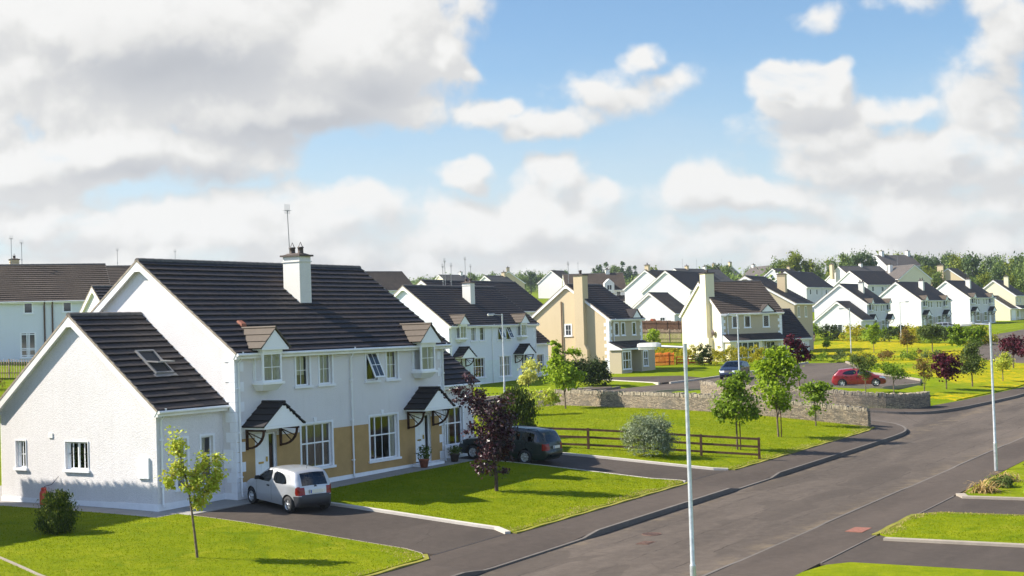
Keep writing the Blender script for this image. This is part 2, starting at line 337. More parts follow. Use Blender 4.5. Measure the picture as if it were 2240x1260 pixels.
def m_stone(name):
    m, gg, out = new_mat(name)
    uv = gg.n('ShaderNodeTexCoord').outputs['UV']
    nz = gg.n('ShaderNodeTexNoise'); gg.put(nz.inputs['Vector'], uv); nz.inputs['Scale'].default_value = 2.2; nz.inputs['Detail'].default_value = 3
    wv = gg.v('ADD', uv, gg.v('MULTIPLY', gg.v('SUBTRACT', nz.outputs['Color'], (.5, .5, .5)), (.22, .10, 0)))
    br = gg.n('ShaderNodeTexBrick'); gg.put(br.inputs['Vector'], wv)
    br.offset = .37; br.squash = .65; br.squash_frequency = 3
    br.inputs['Scale'].default_value = 1; br.inputs['Mortar Size'].default_value = .014; br.inputs['Mortar Smooth'].default_value = .35
    br.inputs['Brick Width'].default_value = .25; br.inputs['Row Height'].default_value = .066
    br.inputs['Color1'].default_value = (.40, .32, .215, 1); br.inputs['Color2'].default_value = (.14, .112, .078, 1); br.inputs['Mortar'].default_value = (.10, .09, .08, 1)
    n1 = gg.noise(uv, 3.1, 5, .65); n2 = gg.noise(uv, .55, 5, .6, .4)
    col = gg.mix(gg.m('MULTIPLY', gg.step(n1, .5, .72), .45), br.outputs['Color'], (.46, .33, .20, 1))
    col = gg.mix(gg.m('MULTIPLY', gg.step(n2, .50, .66), .55), col, (.10, .095, .085, 1))
    col = gg.mix(gg.m('MULTIPLY', gg.step(gg.noise(uv, 14, 4, .7), .5, .8), .4), col, (.6, .58, .53, 1))
    pbr(gg, out, col, .9, bump=gg.m('ADD', gg.m('MULTIPLY', br.outputs['Fac'], -1), gg.m('MULTIPLY', n1, .6)), bstr=.9, bdist=.03, spec=.2)
    return m
def m_wood(name, c, s=1.0):
    m, gg, out = new_mat(name)
    co = objco(gg)
    n1 = gg.noise(gg.v('MULTIPLY', co, (2 * s, 2 * s, 2 * s)), 2.2, 6, .7, .8)
    n2 = gg.noise(co, 24, 4, .7)
    col = gg.mix(gg.step(n1, .3, .7), tuple(x * .6 for x in c) + (1,), tuple(x * 1.35 for x in c) + (1,))
    col = gg.mix(gg.m('MULTIPLY', gg.step(n2, .5, .75), .4), col, tuple(x * .5 for x in c) + (1,))
    pbr(gg, out, col, .8, bump=n2, bstr=.3, bdist=.01, spec=.2)
    return m
def m_blind(name, c, c2, scale=60):
    """vertical strip blinds / net curtain"""
    m, gg, out = new_mat(name)
    co = objco(gg)
    wv = gg.n('ShaderNodeTexWave', bands_direction='X'); gg.put(wv.inputs['Vector'], co); wv.inputs['Scale'].default_value = scale / 6.28 * 1.0; wv.inputs['Distortion'].default_value = .6
    pbr(gg, out, gg.mix(wv.outputs['Fac'], C4(c2), C4(c)), .8)
    return m
M = {}
M['white'] = m_render('white_roughcast', (.76, .735, .73), .2, 30, .65, .03)
M['white2'] = m_render('cool_white_roughcast', (.74, .77, .81), .08)
M['cream'] = m_render('cream_render', (.78, .71, .50), .08, 26, .25, .02)
M['tanr'] = m_render('tan_render', (.62, .50, .32), .12, 26, .3, .02)
M['beige'] = m_render('beige_render', (.50, .43, .30), .08, 26, .25, .02)
M['far_white'] = m_render('white_painted_render', (.71, .70, .69), .06, 20, .2, .02)
M['band'] = m_plain('ochre_band_paint', (.43, .275, .115), .75, var=.07, scale=2, spec=.2)
M['band2'] = m_plain('grey_beige_band_paint', (.45, .40, .32), .75, var=.06, scale=2, spec=.2)
M['band3'] = m_plain('pale_green_band_paint', (.66, .72, .70), .75, var=.05, scale=2, spec=.2)
M['smooth'] = m_plain('smooth_white_plaster', (.80, .81, .83), .65, var=.04, scale=3, spec=.25)
M['pvc'] = m_plain('white_pvc', (.83, .84, .85), .35, var=.03, scale=3)
M['fascia'] = m_plain('white_fascia_board', (.80, .79, .76), .4, var=.06, scale=2)
M['cladding'] = m_plain('white_cladding', (.82, .83, .84), .4)
M['tile'] = m_tile('dark_concrete_tile', (.041, .037, .039), (.098, .066, .046), .7)
M['tile_d'] = m_tile('sunlit_dormer_tile', (.21, .165, .12), (.29, .23, .16), .6)  # lighter copy of the roof tile, sun on the dormers put into its colour
M['tile_b'] = m_tile('brown_concrete_tile', (.085, .066, .052), (.15, .115, .085), .6)
M['tile_c'] = m_tile('grey_concrete_tile', (.13, .115, .105), (.20, .17, .14), .5)
M['verge'] = m_plain('verge_mortar', (.30, .25, .19), .9, var=.3, scale=5)
M['ridge'] = m_plain('ridge_tile', (.085, .078, .072), .75, var=.3, scale=6)
M['chim'] = m_render('chimney_render', (.74, .72, .66), .14, 30, .25, .015)
M['clay'] = m_plain('dark_clay_pot', (.075, .055, .045), .7, var=.25)
M['concrete'] = m_asphalt('concrete', (.30, .285, .26), .18, 40)
M['kerb'] = m_asphalt('kerb_concrete', (.135, .12, .105), .2, 30)
M['palekerb'] = m_asphalt('pale_kerb_concrete', (.30, .26, .21), .15, 30)
M['whitekerb'] = m_asphalt('white_kerb_concrete', (.50, .46, .40), .12, 30)
M['glass'] = m_glass('window_glass', (.86, .88, .89), .03)
M['glassd'] = m_glass('distant_window_glass', (.25, .28, .3), .22)
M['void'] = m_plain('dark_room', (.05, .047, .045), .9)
M['blind'] = m_blind('pale_blind', (.62, .60, .55), (.38, .36, .33))
M['blindd'] = m_blind('brown_blind', (.24, .20, .16), (.10, .085, .07))
M['curtain'] = m_blind('cream_curtain', (.72, .68, .58), (.48, .45, .38), 26)
M['brown_wood'] = m_wood('dark_stained_wood', (.055, .026, .014))
M['fence_wood'] = m_wood('brown_fence_wood', (.10, .055, .034))
M['grey_wood'] = m_wood('weathered_fence_wood', (.26, .20, .15))
M['red_wood'] = m_wood('orange_stained_wood', (.58, .14, .03))
M['bark'] = m_wood('bark', (.15, .11, .075), 2)
M['barkd'] = m_wood('dark_bark', (.07, .05, .038), 2)
M['galv'] = m_plain('galvanised_steel', (.50, .52, .52), .42, .55, var=.16, scale=7)
M['lampgrey'] = m_plain('lamp_housing', (.48, .48, .46), .4, var=.08)
M['lens'] = m_plain('lamp_lens', (.70, .70, .66), .25)
M['steel'] = m_plain('aerial_metal', (.28, .28, .28), .5, .6)
M['black'] = m_plain('black_plastic', (.02, .02, .021), .5)
M['brass'] = m_plain('brass', (.55, .38, .12), .3, .9)
M['road'] = m_asphalt('road_asphalt', (.092, .074, .059), .30, 42, True)
M['path'] = m_asphalt('pavement_asphalt', (.076, .060, .048), .22, 50)
M['drive'] = m_asphalt('driveway_asphalt', (.065, .052, .042), .24, 50)
M['rust'] = m_plain('rusty_iron', (.12, .07, .052), .8, .2, var=.3, scale=12)
M['grass'] = m_grass('lawn_grass', GRASS_A, GRASS_B, (.34, .31, .03), .5)
M['turf'] = m_grass('field_grass', (.11, .16, .004), (.19, .23, .006), (.30, .27, .03), .45, .6)
M['meadow'] = m_grass('buttercup_meadow', (.12, .18, .006), (.20, .235, .008), (.30, .25, .03), .3, .5, (.56, .38, .006), .8)
M['straw'] = m_grass('dry_grass', (.19, .19, .03), (.29, .25, .07), (.15, .19, .005), .7)
M['blade'] = m_leaf('grass_blade', (GRASS_A[0], GRASS_A[1], GRASS_A[2]), (GRASS_B[0] * 1.05, GRASS_B[1] * 1.05, GRASS_B[2]), None, .3, .8, .0)
M['strawblade'] = m_leaf('straw_blade', (.34, .25, .09), (.50, .40, .17), (.26, .28, .04), .25, .7)
M['stone'] = m_stone('rubble_stone')
M['copst'] = m_plain('coping_stone', (.29, .245, .18), .9, var=.4, scale=5)
M['soil'] = m_plain('bare_soil', (.20, .13, .07), .95, var=.3, scale=8)
M['wood_far'] = m_plain('far_woodland', (.055, .085, .035), .9, var=.5, scale=.05)
M['terracotta'] = m_plain('terracotta', (.30, .10, .055), .7, var=.2)
M['redcover'] = m_plain('reddish_cover', (.22, .085, .055), .8, var=.25, scale=9)
M['gasred'] = m_plain('red_gas_bottle_paint', (.55, .06, .03), .4, var=.15)
M['cloth'] = m_plain('faded_cloth', (.45, .47, .62), .8)
L = {}
L['maple'] = m_leaf('maple_leaf', (.14, .235, .010), (.31, .41, .025), None)
L['lime'] = m_leaf('yellow_green_leaf', (.25, .34, .016), (.54, .58, .09), (.50, .38, .06))
L['pale'] = m_leaf('pale_yellow_leaf', (.38, .42, .07), (.60, .60, .16), None)
L['purple'] = m_leaf('purple_leaf', (.018, .006, .010), (.055, .014, .020), (.15, .09, .10), .2, .32, .4)
L['redmaple'] = m_leaf('crimson_leaf', (.035, .007, .012), (.10, .014, .026), None, .2)
L['green'] = m_leaf('mid_green_leaf', (.085, .15, .010), (.20, .29, .022), None)
L['dark'] = m_leaf('dark_evergreen_leaf', (.018, .034, .008), (.05, .075, .014), None, .15)
L['weep'] = m_leaf('weeping_leaf', (.022, .04, .008), (.065, .095, .014), (.16, .19, .02), .2)
L['olive'] = m_leaf('olive_leaf', (.055, .09, .022), (.13, .17, .04), None)
L['silver'] = m_leaf('silver_leaf', (.12, .155, .08), (.26, .31, .18), (.42, .46, .32), .2)
L['yelhedge'] = m_leaf('yellow_hedge_leaf', (.20, .22, .010), (.46, .39, .02), (.12, .17, .02))
L['bronze'] = m_leaf('bronze_leaf', (.12, .07, .02), (.24, .16, .04), (.10, .13, .02))
L['far1'] = m_leaf('far_leaf_mid', (.085, .14, .03), (.18, .24, .05), None, .2)
L['far2'] = m_leaf('far_leaf_dark', (.05, .095, .032), (.11, .155, .05), None, .15)
L['far3'] = m_leaf('far_leaf_yellow', (.10, .14, .012), (.22, .25, .025), None, .25)
L['phorm'] = m_leaf('dry_sword_leaf', (.26, .15, .05), (.56, .40, .17), (.16, .17, .05), .2)
# ------------------------------------------------------------------ mesh builder
class MB:
    def __init__(s): s.v = []; s.f = []; s.mi = []; s.uv = []; s.sm = []; s.fr = None
    def add(s, verts, faces, mi=0, uvs=None, smooth=False):
        o = len(s.v)
        if s.fr is not None: verts = [s.fr(*p) for p in verts]
        s.v += [tuple(p) for p in verts]
        for i, f in enumerate(faces):
            s.f.append(tuple(o + k for k in f)); s.mi.append(mi); s.sm.append(smooth)
            s.uv.append(uvs[i] if uvs else None)
        return s
    def quad(s, a, b, c, d, mi=0, uv=None): return s.add([a, b, c, d], [(0, 1, 2, 3)], mi, [uv] if uv else None)
    def poly(s, pts, mi=0): return s.add(pts, [tuple(range(len(pts)))], mi)
    def box(s, x0, x1, y0, y1, z0, z1, mi=0):
        v = [(x0, y0, z0), (x1, y0, z0), (x1, y1, z0), (x0, y1, z0), (x0, y0, z1), (x1, y0, z1), (x1, y1, z1), (x0, y1, z1)]
        return s.add(v, [(0, 3, 2, 1), (4, 5, 6, 7), (0, 1, 5, 4), (1, 2, 6, 5), (2, 3, 7, 6), (3, 0, 4, 7)], mi)
    def hexa(s, v, mi=0):
        return s.add(v, [(0, 3, 2, 1), (4, 5, 6, 7), (0, 1, 5, 4), (1, 2, 6, 5), (2, 3, 7, 6), (3, 0, 4, 7)], mi)
    def prism(s, poly, axis, a, b, mi=0):
        """poly: 2-D points in the two other axes, extruded from a to b along axis 0/1/2"""
        def P(p, t): return (t, p[0], p[1]) if axis == 0 else (p[0], t, p[1]) if axis == 1 else (p[0], p[1], t)
        n = len(poly)
        v = [P(p, a) for p in poly] + [P(p, b) for p in poly]
        fs = [tuple(range(n))[::-1], tuple(range(n, 2 * n))] + [(i, (i + 1) % n, n + (i + 1) % n, n + i) for i in range(n)]
        return s.add(v, fs, mi)
    def bar(s, a, b, w, h=None, mi=0, up=(0, 0, 1)):
        """rectangular bar from a to b"""
        a = Vector(a); b = Vector(b); d = (b - a).normalized(); h = h or w
        u = Vector(up)
        if abs(d.dot(u)) > .95: u = Vector((0, 1, 0))
        x = d.cross(u).normalized(); y = x.cross(d)
        v = [a + x * (i * w / 2) + y * (j * h / 2) for i, j in ((-1, -1), (1, -1), (1, 1), (-1, 1))]
        v += [b + x * (i * w / 2) + y * (j * h / 2) for i, j in ((-1, -1), (1, -1), (1, 1), (-1, 1))]
        return s.hexa(v, mi)
    def tube(s, pts, rs, seg=8, mi=0, cap=True):
        pts = [Vector(p) for p in pts]
        if not hasattr(rs, '__len__'): rs = [rs] * len(pts)
        vs = []; n = len(pts)
        for i, p in enumerate(pts):
            d = (pts[min(i + 1, n - 1)] - pts[max(i - 1, 0)]).normalized()
            u = Vector((0, 0, 1)) if abs(d.z) < .9 else Vector((1, 0, 0))
            x = d.cross(u).normalized(); y = x.cross(d)
            for k in range(seg):
                a = 2 * math.pi * k / seg
                vs.append(p + (x * math.cos(a) + y * math.sin(a)) * rs[i])
        fs = [(i * seg + k, i * seg + (k + 1) % seg, (i + 1) * seg + (k + 1) % seg, (i + 1) * seg + k) for i in range(n - 1) for k in range(seg)]
        s.add(vs, fs, mi, None, True)
        if cap: s.add([vs[k] for k in range(seg)], [tuple(range(seg))[::-1]], mi); s.add([vs[(n - 1) * seg + k] for k in range(seg)], [tuple(range(seg))], mi)
        return s
    def lathe(s, prof, c=(0, 0, 0), axis='z', seg=20, mi=0, smooth=True):
        vs = []
        for r, h in prof:
            for k in range(seg):
                a = 2 * math.pi * k / seg; x, y = r * math.cos(a), r * math.sin(a)
                p = (x, y, h) if axis == 'z' else (x, h, y) if axis == 'y' else (h, x, y)
                vs.append((p[0] + c[0], p[1] + c[1], p[2] + c[2]))
        n = len(prof)
        fs = [(i * seg + k, i * seg + (k + 1) % seg, (i + 1) * seg + (k + 1) % seg, (i + 1) * seg + k) for i in range(n - 1) for k in range(seg)]
        return s.add(vs, fs, mi, None, smooth)
    def build(s, name, mats, parent=None):
        me = bpy.data.meshes.new(name)
        me.from_pydata(s.v, [], s.f)
        for m in (mats if isinstance(mats, (list, tuple)) else [mats]): me.materials.append(m)
        if any(s.mi): me.polygons.foreach_set('material_index', s.mi)
        if any(s.sm): me.polygons.foreach_set('use_smooth', s.sm)
        if any(u is not None for u in s.uv):
            ul = me.uv_layers.new(name='uv'); data = []
            for f, u in zip(s.f, s.uv):
                for k in range(len(f)): data += list(u[k]) if u else [0, 0]
            ul.data.foreach_set('uv', data)
        me.update()
        o = bpy.data.objects.new(name, me); COL.objects.link(o)
        if parent is not None: o.parent = parent
        return o
def thing(name, label, cat, loc, rz=0.0, group=None):
    o = bpy.data.objects.new(name, None); COL.objects.link(o)
    o.location = loc; o.rotation_euler = (0, 0, rz); o.empty_display_size = .3
    o['label'] = label; o['category'] = cat
    if group: o['group'] = group
    return o
def tag(o, label, cat, group=None):
    o['label'] = label; o['category'] = cat
    if group: o['group'] = group
    return o
def struct(o): o['kind'] = 'structure'; return o
def stuff(o, label=None, cat=None):
    o['kind'] = 'stuff'
    if label: o['label'] = label; o['category'] = cat
    return o
def inst(root, loc, rz, scale, label, group=None):
    """a copy of a thing and of each of its parts, sharing mesh data"""
    c = root.copy(); COL.objects.link(c); c.location = loc; c.rotation_euler = (0, 0, rz); c.scale = scale
    c['label'] = label
    if group: c['group'] = group
    for ch in root.children:
        d = ch.copy(); COL.objects.link(d); d.parent = c
    return c
# ------------------------------------------------------------------ the ground and the roads
def fast_mesh(name, V, k, mat, parent=None, smooth=False):
    """V: (n*k,3) array, every k vertices are one face"""
    V = np.asarray(V, np.float32); nv = len(V); nf = nv // k
    me = bpy.data.meshes.new(name)
    me.vertices.add(nv); me.vertices.foreach_set('co', V.ravel())
    me.loops.add(nv); me.loops.foreach_set('vertex_index', np.arange(nv, dtype=np.int32))
    me.polygons.add(nf); me.polygons.foreach_set('loop_start', np.arange(0, nv, k, dtype=np.int32))
    me.materials.append(mat); me.update(calc_edges=True)
    o = bpy.data.objects.new(name, me); COL.objects.link(o)
    if parent is not None: o.parent = parent
    return o
def inside(P, poly):
    x, y = P[:, 0], P[:, 1]; r = np.zeros(len(P), bool); n = len(poly)
    for i in range(n):
        (x0, y0), (x1, y1) = poly[i], poly[(i + 1) % n]
        if y0 == y1: continue
        c = ((y0 > y) != (y1 > y)) & (x < (x1 - x0) * (y - y0) / (y1 - y0) + x0)
        r ^= c
    return r
def edge_dist(P, poly):
    d = np.full(len(P), 1e9); n = len(poly)
    for i in range(n):
        a = np.array(poly[i]); b = np.array(poly[(i + 1) % n]); ab = b - a
        t = np.clip(((P - a) @ ab) / max(ab @ ab, 1e-9), 0, 1)
        d = np.minimum(d, np.hypot(*(P - a - t[:, None] * ab).T))
    return d
def densify(poly, step, closed=True):
    out = []; n = len(poly)
    for i in range(n if closed else n - 1):
        a = np.array(poly[i], float); b = np.array(poly[(i + 1) % n], float)
        k = max(1, int(np.hypot(*(b - a)) / step))
        out += [tuple(a + (b - a) * j / k) for j in range(k)]
    if not closed: out.append(tuple(map(float, poly[-1])))
    return out
def smooth_path(p, it=2, closed=False):
    for _ in range(it):
        q = [p[0]] if not closed else []
        n = len(p)
        for i in range(n if closed else n - 1):
            a = np.array(p[i]); b = np.array(p[(i + 1) % n]); q += [tuple(.75 * a + .25 * b), tuple(.25 * a + .75 * b)]
        if not closed: q.append(p[-1])
        p = q
    return p
def sheet(name, poly, zf, mat, step=2.0, skirt=.22):
    B = densify(poly, step)
    x0, y0 = np.min(B, 0); x1, y1 = np.max(B, 0)
    gx, gy = np.meshgrid(np.arange(x0 + step * .4, x1, step), np.arange(y0 + step * .4, y1, step))
    G = np.stack([gx.ravel(), gy.ravel()], 1)
    if len(G): G = G[inside(G, B)]
    if len(G): G = G[edge_dist(G, poly) > step * .35]
    vs = [Vector(p) for p in B] + [Vector(p) for p in G]
    vo, eo, fo, *_ = delaunay_2d_cdt(vs, [], [list(range(len(B)))], 1, 1e-5)
    A = np.array([(v.x, v.y) for v in vo]); Z = zf(A[:, 0], A[:, 1])
    mb = MB()
    mb.add([(a[0], a[1], z) for a, z in zip(A, Z)], [tuple(f) for f in fo])
    Bz = zf(np.array(B)[:, 0], np.array(B)[:, 1]); n = len(B)
    if skirt:
        mb.add([(b[0], b[1], z) for b, z in zip(B, Bz)] + [(b[0], b[1], z - skirt) for b, z in zip(B, Bz)], [(i, (i + 1) % n, n + (i + 1) % n, n + i) for i in range(n)])
    return struct(mb.build(name, mat))
def strip(name, path, w, ztop, mat, depth=.3, step=.6):
    """a kerb or edging: rectangular strip along a path (list of x, y), ztop(x, y)"""
    p = np.array(densify(path, step, False)); t = np.gradient(p, axis=0); t /= np.maximum(np.hypot(*t.T), 1e-9)[:, None]
    nrm = np.stack([-t[:, 1], t[:, 0]], 1); a = p + nrm * w / 2; b = p - nrm * w / 2
    z = ztop(p[:, 0], p[:, 1]); n = len(p); mb = MB()
    v = [(*a[i], z[i]) for i in range(n)] + [(*b[i], z[i]) for i in range(n)] + [(*b[i], z[i] - depth) for i in range(n)] + [(*a[i], z[i] - depth) for i in range(n)]
    fs = []
    for i in range(n - 1):
        for k in range(4): fs.append((k * n + i, k * n + i + 1, ((k + 1) % 4) * n + i + 1, ((k + 1) % 4) * n + i))
    fs += [(0, n, 2 * n, 3 * n), (n - 1, 2 * n - 1, 3 * n - 1, 4 * n - 1)]
    mb.add(v, fs)
    return struct(mb.build(name, mat))
NEAR_KERB = smooth_path([(34, -13.08), (38, -13.02), (40, -12.7), (41.7, -12.0), (42.8, -11.0), (43.3, -9.6), (43.4, -5), (44.6, 3), (46.3, 12)], 2)
FAR_KERB = smooth_path([(112, -13.2), (70, -13.1), (60, -12.3), (53, -11.6), (50, -10.7), (48.8, -8.9), (48.4, -4), (49.2, 2), (50.8, 7), (53, 10.5)], 2)
CUL = [(57, 12.6), (60, 11.2), (63, 7), (64.2, 2), (66.2, -3.4), (72, -4.6), (75.6, -3.6), (84.7, 4.6), (94.4, 7.8), (103.5, 11.8), (103, 15.5), (90, 15), (76, 15), (68, 16), (62, 17.2)]
ROAD = [(-70, -13.1)] + NEAR_KERB + [(44.5, 12.8), (40.9, 13), (26, 13.4), (26, 20.9), (50, 20.4), (58, 19.4)] + CUL[::-1] + FAR_KERB[::-1] + [(112, -19.55), (-70, -19.55)]
ROAD2 = smooth_path([(104, -13.0), (104, -3.4), (117, 1.6), (140, 7.5), (181, 16), (206, 16), (262, 21), (262, 15), (206, 9.5), (150, 0), (124, -7), (113, -13), (111, -19), (104, -19)], 1, True)
H3DRIVE = [(68.8, 16.0), (75.5, 15.1), (79, 19), (76.5, 24.5), (73.8, 25.2), (71.5, 21)]
roads = [ROAD, ROAD2]
xs = np.concatenate([np.arange(-700, -80, 60), np.arange(-80, 150, 1.0), np.arange(150, 300, 3), np.arange(300, 700, 12), np.arange(700, 2600, 70)])
ys = np.concatenate([np.arange(-900, -70, 60), np.arange(-70, 70, 1.0), np.arange(70, 200, 4), np.arange(200, 500, 12), np.arange(500, 2300, 70)])
GXX, GYY = np.meshgrid(xs, ys)
PP = np.stack([GXX.ravel(), GYY.ravel()], 1)
ZZ = T(PP[:, 0], PP[:, 1])
low = np.zeros(len(PP))
for rp in roads:
    ins = inside(PP, rp); nearr = np.abs(PP[:, 0] - 40) < 240
    dd = np.full(len(PP), 99.0); dd[nearr] = edge_dist(PP[nearr], rp)
    low = np.maximum(low, np.where(ins | (dd < .75), 1.0, 0))
paved = (PP[:, 1] < 14) & (PP[:, 1] > -60) & (PP[:, 0] > -75) & (PP[:, 0] < 43)
ZZ = ZZ - .30 * low - .03
ZZ = np.where(paved & (low < .5), ZZ - .15, ZZ)
dist = np.hypot(PP[:, 0] - CAM.x, PP[:, 1] - CAM.y)
ang = np.arctan2(PP[:, 1] - CAM.y, PP[:, 0] - CAM.x)
hs = np.clip((dist - 520) / 900, 0, 1); hs = hs * hs * (3 - 2 * hs)
ZZ = ZZ + hs * (7 + 4 * np.sin(ang * 13 + 1.0) + 2 * np.sin(ang * 29 + dist * .004))
nx, ny = len(xs), len(ys)
mbt = MB(); mbt.add([(a[0], a[1], z) for a, z in zip(PP, ZZ)], [(j * nx + i, j * nx + i + 1, (j + 1) * nx + i + 1, (j + 1) * nx + i) for j in range(ny - 1) for i in range(nx - 1)], 0, None, True)
struct(mbt.build('ground', M['turf']))
rz = lambda x, y: T(x, y) - np.interp(y, [-19.7, -13.0, -9], [.055, .17, .13])
sheet('main_road', ROAD, rz, M['road'], 1.6, .3)
sheet('upper_road', ROAD2, lambda x, y: T(x, y) - .135 + .0 * x, M['road'], 3.0, .3)
def dip(x):
    return np.interp(x, [-4.9, -3.9, 1.9, 2.9, 14.0, 14.9, 18.5, 19.5], [0, 1, 1, 0, 0, 1, 1, 0])
def pave_z(x, y): return T(x, y) - .125 * dip(x) * np.clip((-12.0 - y) / 1.1, 0, 1)
PAVE = [(-70, -13.03)] + [(x - .0, y + .07) for x, y in NEAR_KERB[:12]] + [(x - .07, y) for x, y in NEAR_KERB[12:]] + [(44.5, 12.0), (42.6, 5), (41.1, 0), (40.5, -5), (40.15, -9.9), (39.9, -10.75), (38.0, -11.05), (-70, -11.05)]
sheet('left_pavement', PAVE, pave_z, M['path'], .9, .25)
def kerb_z(x, y): return T(x, y) - .125 * dip(x) + .006
strip('left_kerb', [(-70, -13.1)] + NEAR_KERB, .12, kerb_z, M['kerb'], .3, .5)
sheet('far_pavement', FAR_KERB + [(55.2, 7.5), (52.4, 4), (50.95, 0), (50.35, -5), (50.25, -7.4), (51.2, -9.25), (52.6, -9.95), (54.4, -10.05), (60, -10.7), (74, -11.6), (112, -11.4)], lambda x, y: T(x, y) + .0 * x, M['path'], 1.3, .25)
strip('far_kerb', FAR_KERB, .16, lambda x, y: T(x, y) + .006, M['kerb'], .3, .8)
strip('island_kerb', CUL[:6], .16, lambda x, y: T(x, y) + .02, M['palekerb'], .3, 1)
strip('upper_kerb', [(26, 20.95), (50, 20.45), (58, 19.45), (62, 17.25), (64.2, 17.6)], .16, lambda x, y: T(x, y) + .01, M['kerb'], .3, 1)
strip('court_kerb', [(69.5, 15.6), (76, 15.1), (90, 15.1), (103, 15.6)], .16, lambda x, y: T(x, y) + .02, M['whitekerb'], .3, 1)
strip('court_edge_kerb', [(75.7, -3.7), (84.8, 4.4), (94.5, 7.6), (103.6, 11.7)], .2, lambda x, y: T(x, y) + .02, M['palekerb'], .3, 1)
sheet('upper_pavement', [(26, 21.03), (50, 20.53), (58, 19.53), (62, 17.33), (64, 18.2), (63, 19.4), (59, 21.3), (50, 22.4), (26, 22.9)], lambda x, y: T(x, y) + .004, M['path'], 1.5, .2)
strip('lawn_edging', [(26, 22.95), (50, 22.45), (59, 21.35), (63, 19.45)], .14, lambda x, y: T(x, y) + .02, M['whitekerb'], .3, 1)
sheet('upper_driveway', H3DRIVE, lambda x, y: T(x, y) + .004, M['drive'], 1.5, .15)
strip('upper_driveway_kerb', [(68.7, 16.2), (71.4, 21.1), (73.7, 25.3)], .2, lambda x, y: T(x, y) + .03, M['whitekerb'], .3, 1)
# right-hand side of the street
sheet('right_pavement', [(-70, -21.8), (-70, -19.62), (112, -19.62), (112, -21.8)], lambda x, y: T(x, y) + .0 * x, M['path'], 1.5, .25)
def rk_z(x, y): return T(x, y) + .012 - .03 * np.clip(np.sin(x * .37 + .6) * 2, 0, 1)
strip('right_kerb', [(-70, -19.55), (112, -19.55)], .10, rk_z, M['kerb'], .25, .6)
sheet('right_driveway', [(-.3, -60), (-.3, -21.8), (14.3, -21.8), (14.3, -60)], lambda x, y: T(x, y) - .015, M['drive'], 2, .1)
strip('driveway_joint', [(-.2, -21.82), (14.2, -21.82)], .05, lambda x, y: T(x, y) + .006, M['kerb'], .1, 1)
lw = lambda x, y: T(x, y) + .035
sheet('right_lawn_near', [(-70, -60), (-70, -21.87), (-1.8, -21.87), (-.6, -22.1), (0.0, -22.6), (.2, -60)], lw, M['grass'], 2.5, .2)
sheet('right_lawn_middle', [(4.2, -60), (4.4, -22.5), (5.0, -21.9), (9.2, -21.87), (9.9, -22.5), (10.1, -60)], lw, M['grass'], 2, .2)
sheet('right_lawn_far', [(14.1, -60), (14.1, -22.2), (16, -21.9), (112, -21.87), (112, -60)], lw, M['grass'], 2.5, .2)
strip('lawn_border', [(4.1, -60), (4.15, -22.3)], .28, lambda x, y: T(x, y) + .06, M['palekerb'], .2, 1)
strip('planting_border', [(13.9, -60), (13.9, -22.3), (14.6, -21.95)], .32, lambda x, y: T(x, y) + .06, M['palekerb'], .2, 1)
# house 1 plot
LAWN1 = [(-70, -11.12), (-4.2, -11.12), (-3.7, -10.7), (-3.45, -9.9), (-3.45, -.45), (-4.4, -.45), (-4.4, 13), (-70, 13)]
LAWN2 = [(.75, -11.1), (1.22, -10.4), (1.2, -1.2), (14.12, -1.2), (14.22, -9.6), (14.55, -10.8), (14.0, -11.1)]
LAWN3 = [(18.75, -11.12), (18.1, -1.5), (17.6, 13), (40.5, 12.9), (44.0, 11.9), (42.2, 5), (40.75, 0), (40.2, -5), (39.8, -9.9), (39.5, -10.8), (37.6, -11.12)]
sheet('left_lawn', LAWN1, lw, M['grass'], 1.2, .2)
sheet('middle_lawn', LAWN2, lw, M['grass'], .8, .2)
sheet('corner_lawn', LAWN3, lw, M['grass'], 1.2, .2)
dz = lambda x, y: T(x, y) - .012
sheet('left_driveway', [(-3.4, -11.02), (-3.4, -.9), (1.0, -.9), (1.0, -10.4), (.55, -11.02)], dz, M['drive'], .9, .2)
sheet('middle_driveway', [(14.6, -11.02), (14.2, -9.6), (14.2, .2), (17.8, .2), (18.35, -10.6), (18.7, -11.02)], dz, M['drive'], .9, .2)
strip('driveway_edging', [(-3.41, -.9), (-3.41, -9.9), (-3.66, -10.66), (-4.1, -11.06)], .07, lambda x, y: T(x, y) + .03, M['palekerb'], .25, .6)
strip('left_driveway_kerb', [(1.09, -1.2), (1.08, -10.35), (.62, -11.06)], .2, lambda x, y: T(x, y) + .075, M['whitekerb'], .3, .6)
strip('middle_driveway_kerb', [(14.17, -1.2), (14.17, -9.6), (14.5, -10.7), (14.45, -11.0)], .1, lambda x, y: T(x, y) + .05, M['whitekerb'], .3, .6)
strip('corner_lawn_kerb', [(17.72, 6), (17.98, -1.0), (18.5, -10.5), (18.75, -11.05)], .2, lambda x, y: T(x, y) + .075, M['whitekerb'], .3, .6)
strip('pavement_joint', [(-3.6, -11.04), (.6, -11.04)], .035, lambda x, y: T(x, y) + .004, M['black'], .05, .6)
strip('pavement_seam', [(14.5, -11.04), (18.7, -11.04)], .03, lambda x, y: T(x, y) + .004, M['black'], .05, .6)
strip('plot_edging', [(-11.5, -1.2), (-12.5, -4.3), (-13.4, -8)], .08, lambda x, y: T(x, y) + .07, M['palekerb'], .2, .6)
cz = lambda x, y: T(x, y) + .012
sheet('house_path', [(-4.36, 13), (-4.36, -.42), (-3.4, -.42), (-3.4, -.88), (1.1, -.88), (1.1, -1.16), (14.1, -1.16), (14.1, .9), (17.5, .9), (17.5, 13)], cz, M['concrete'], .9, .2)
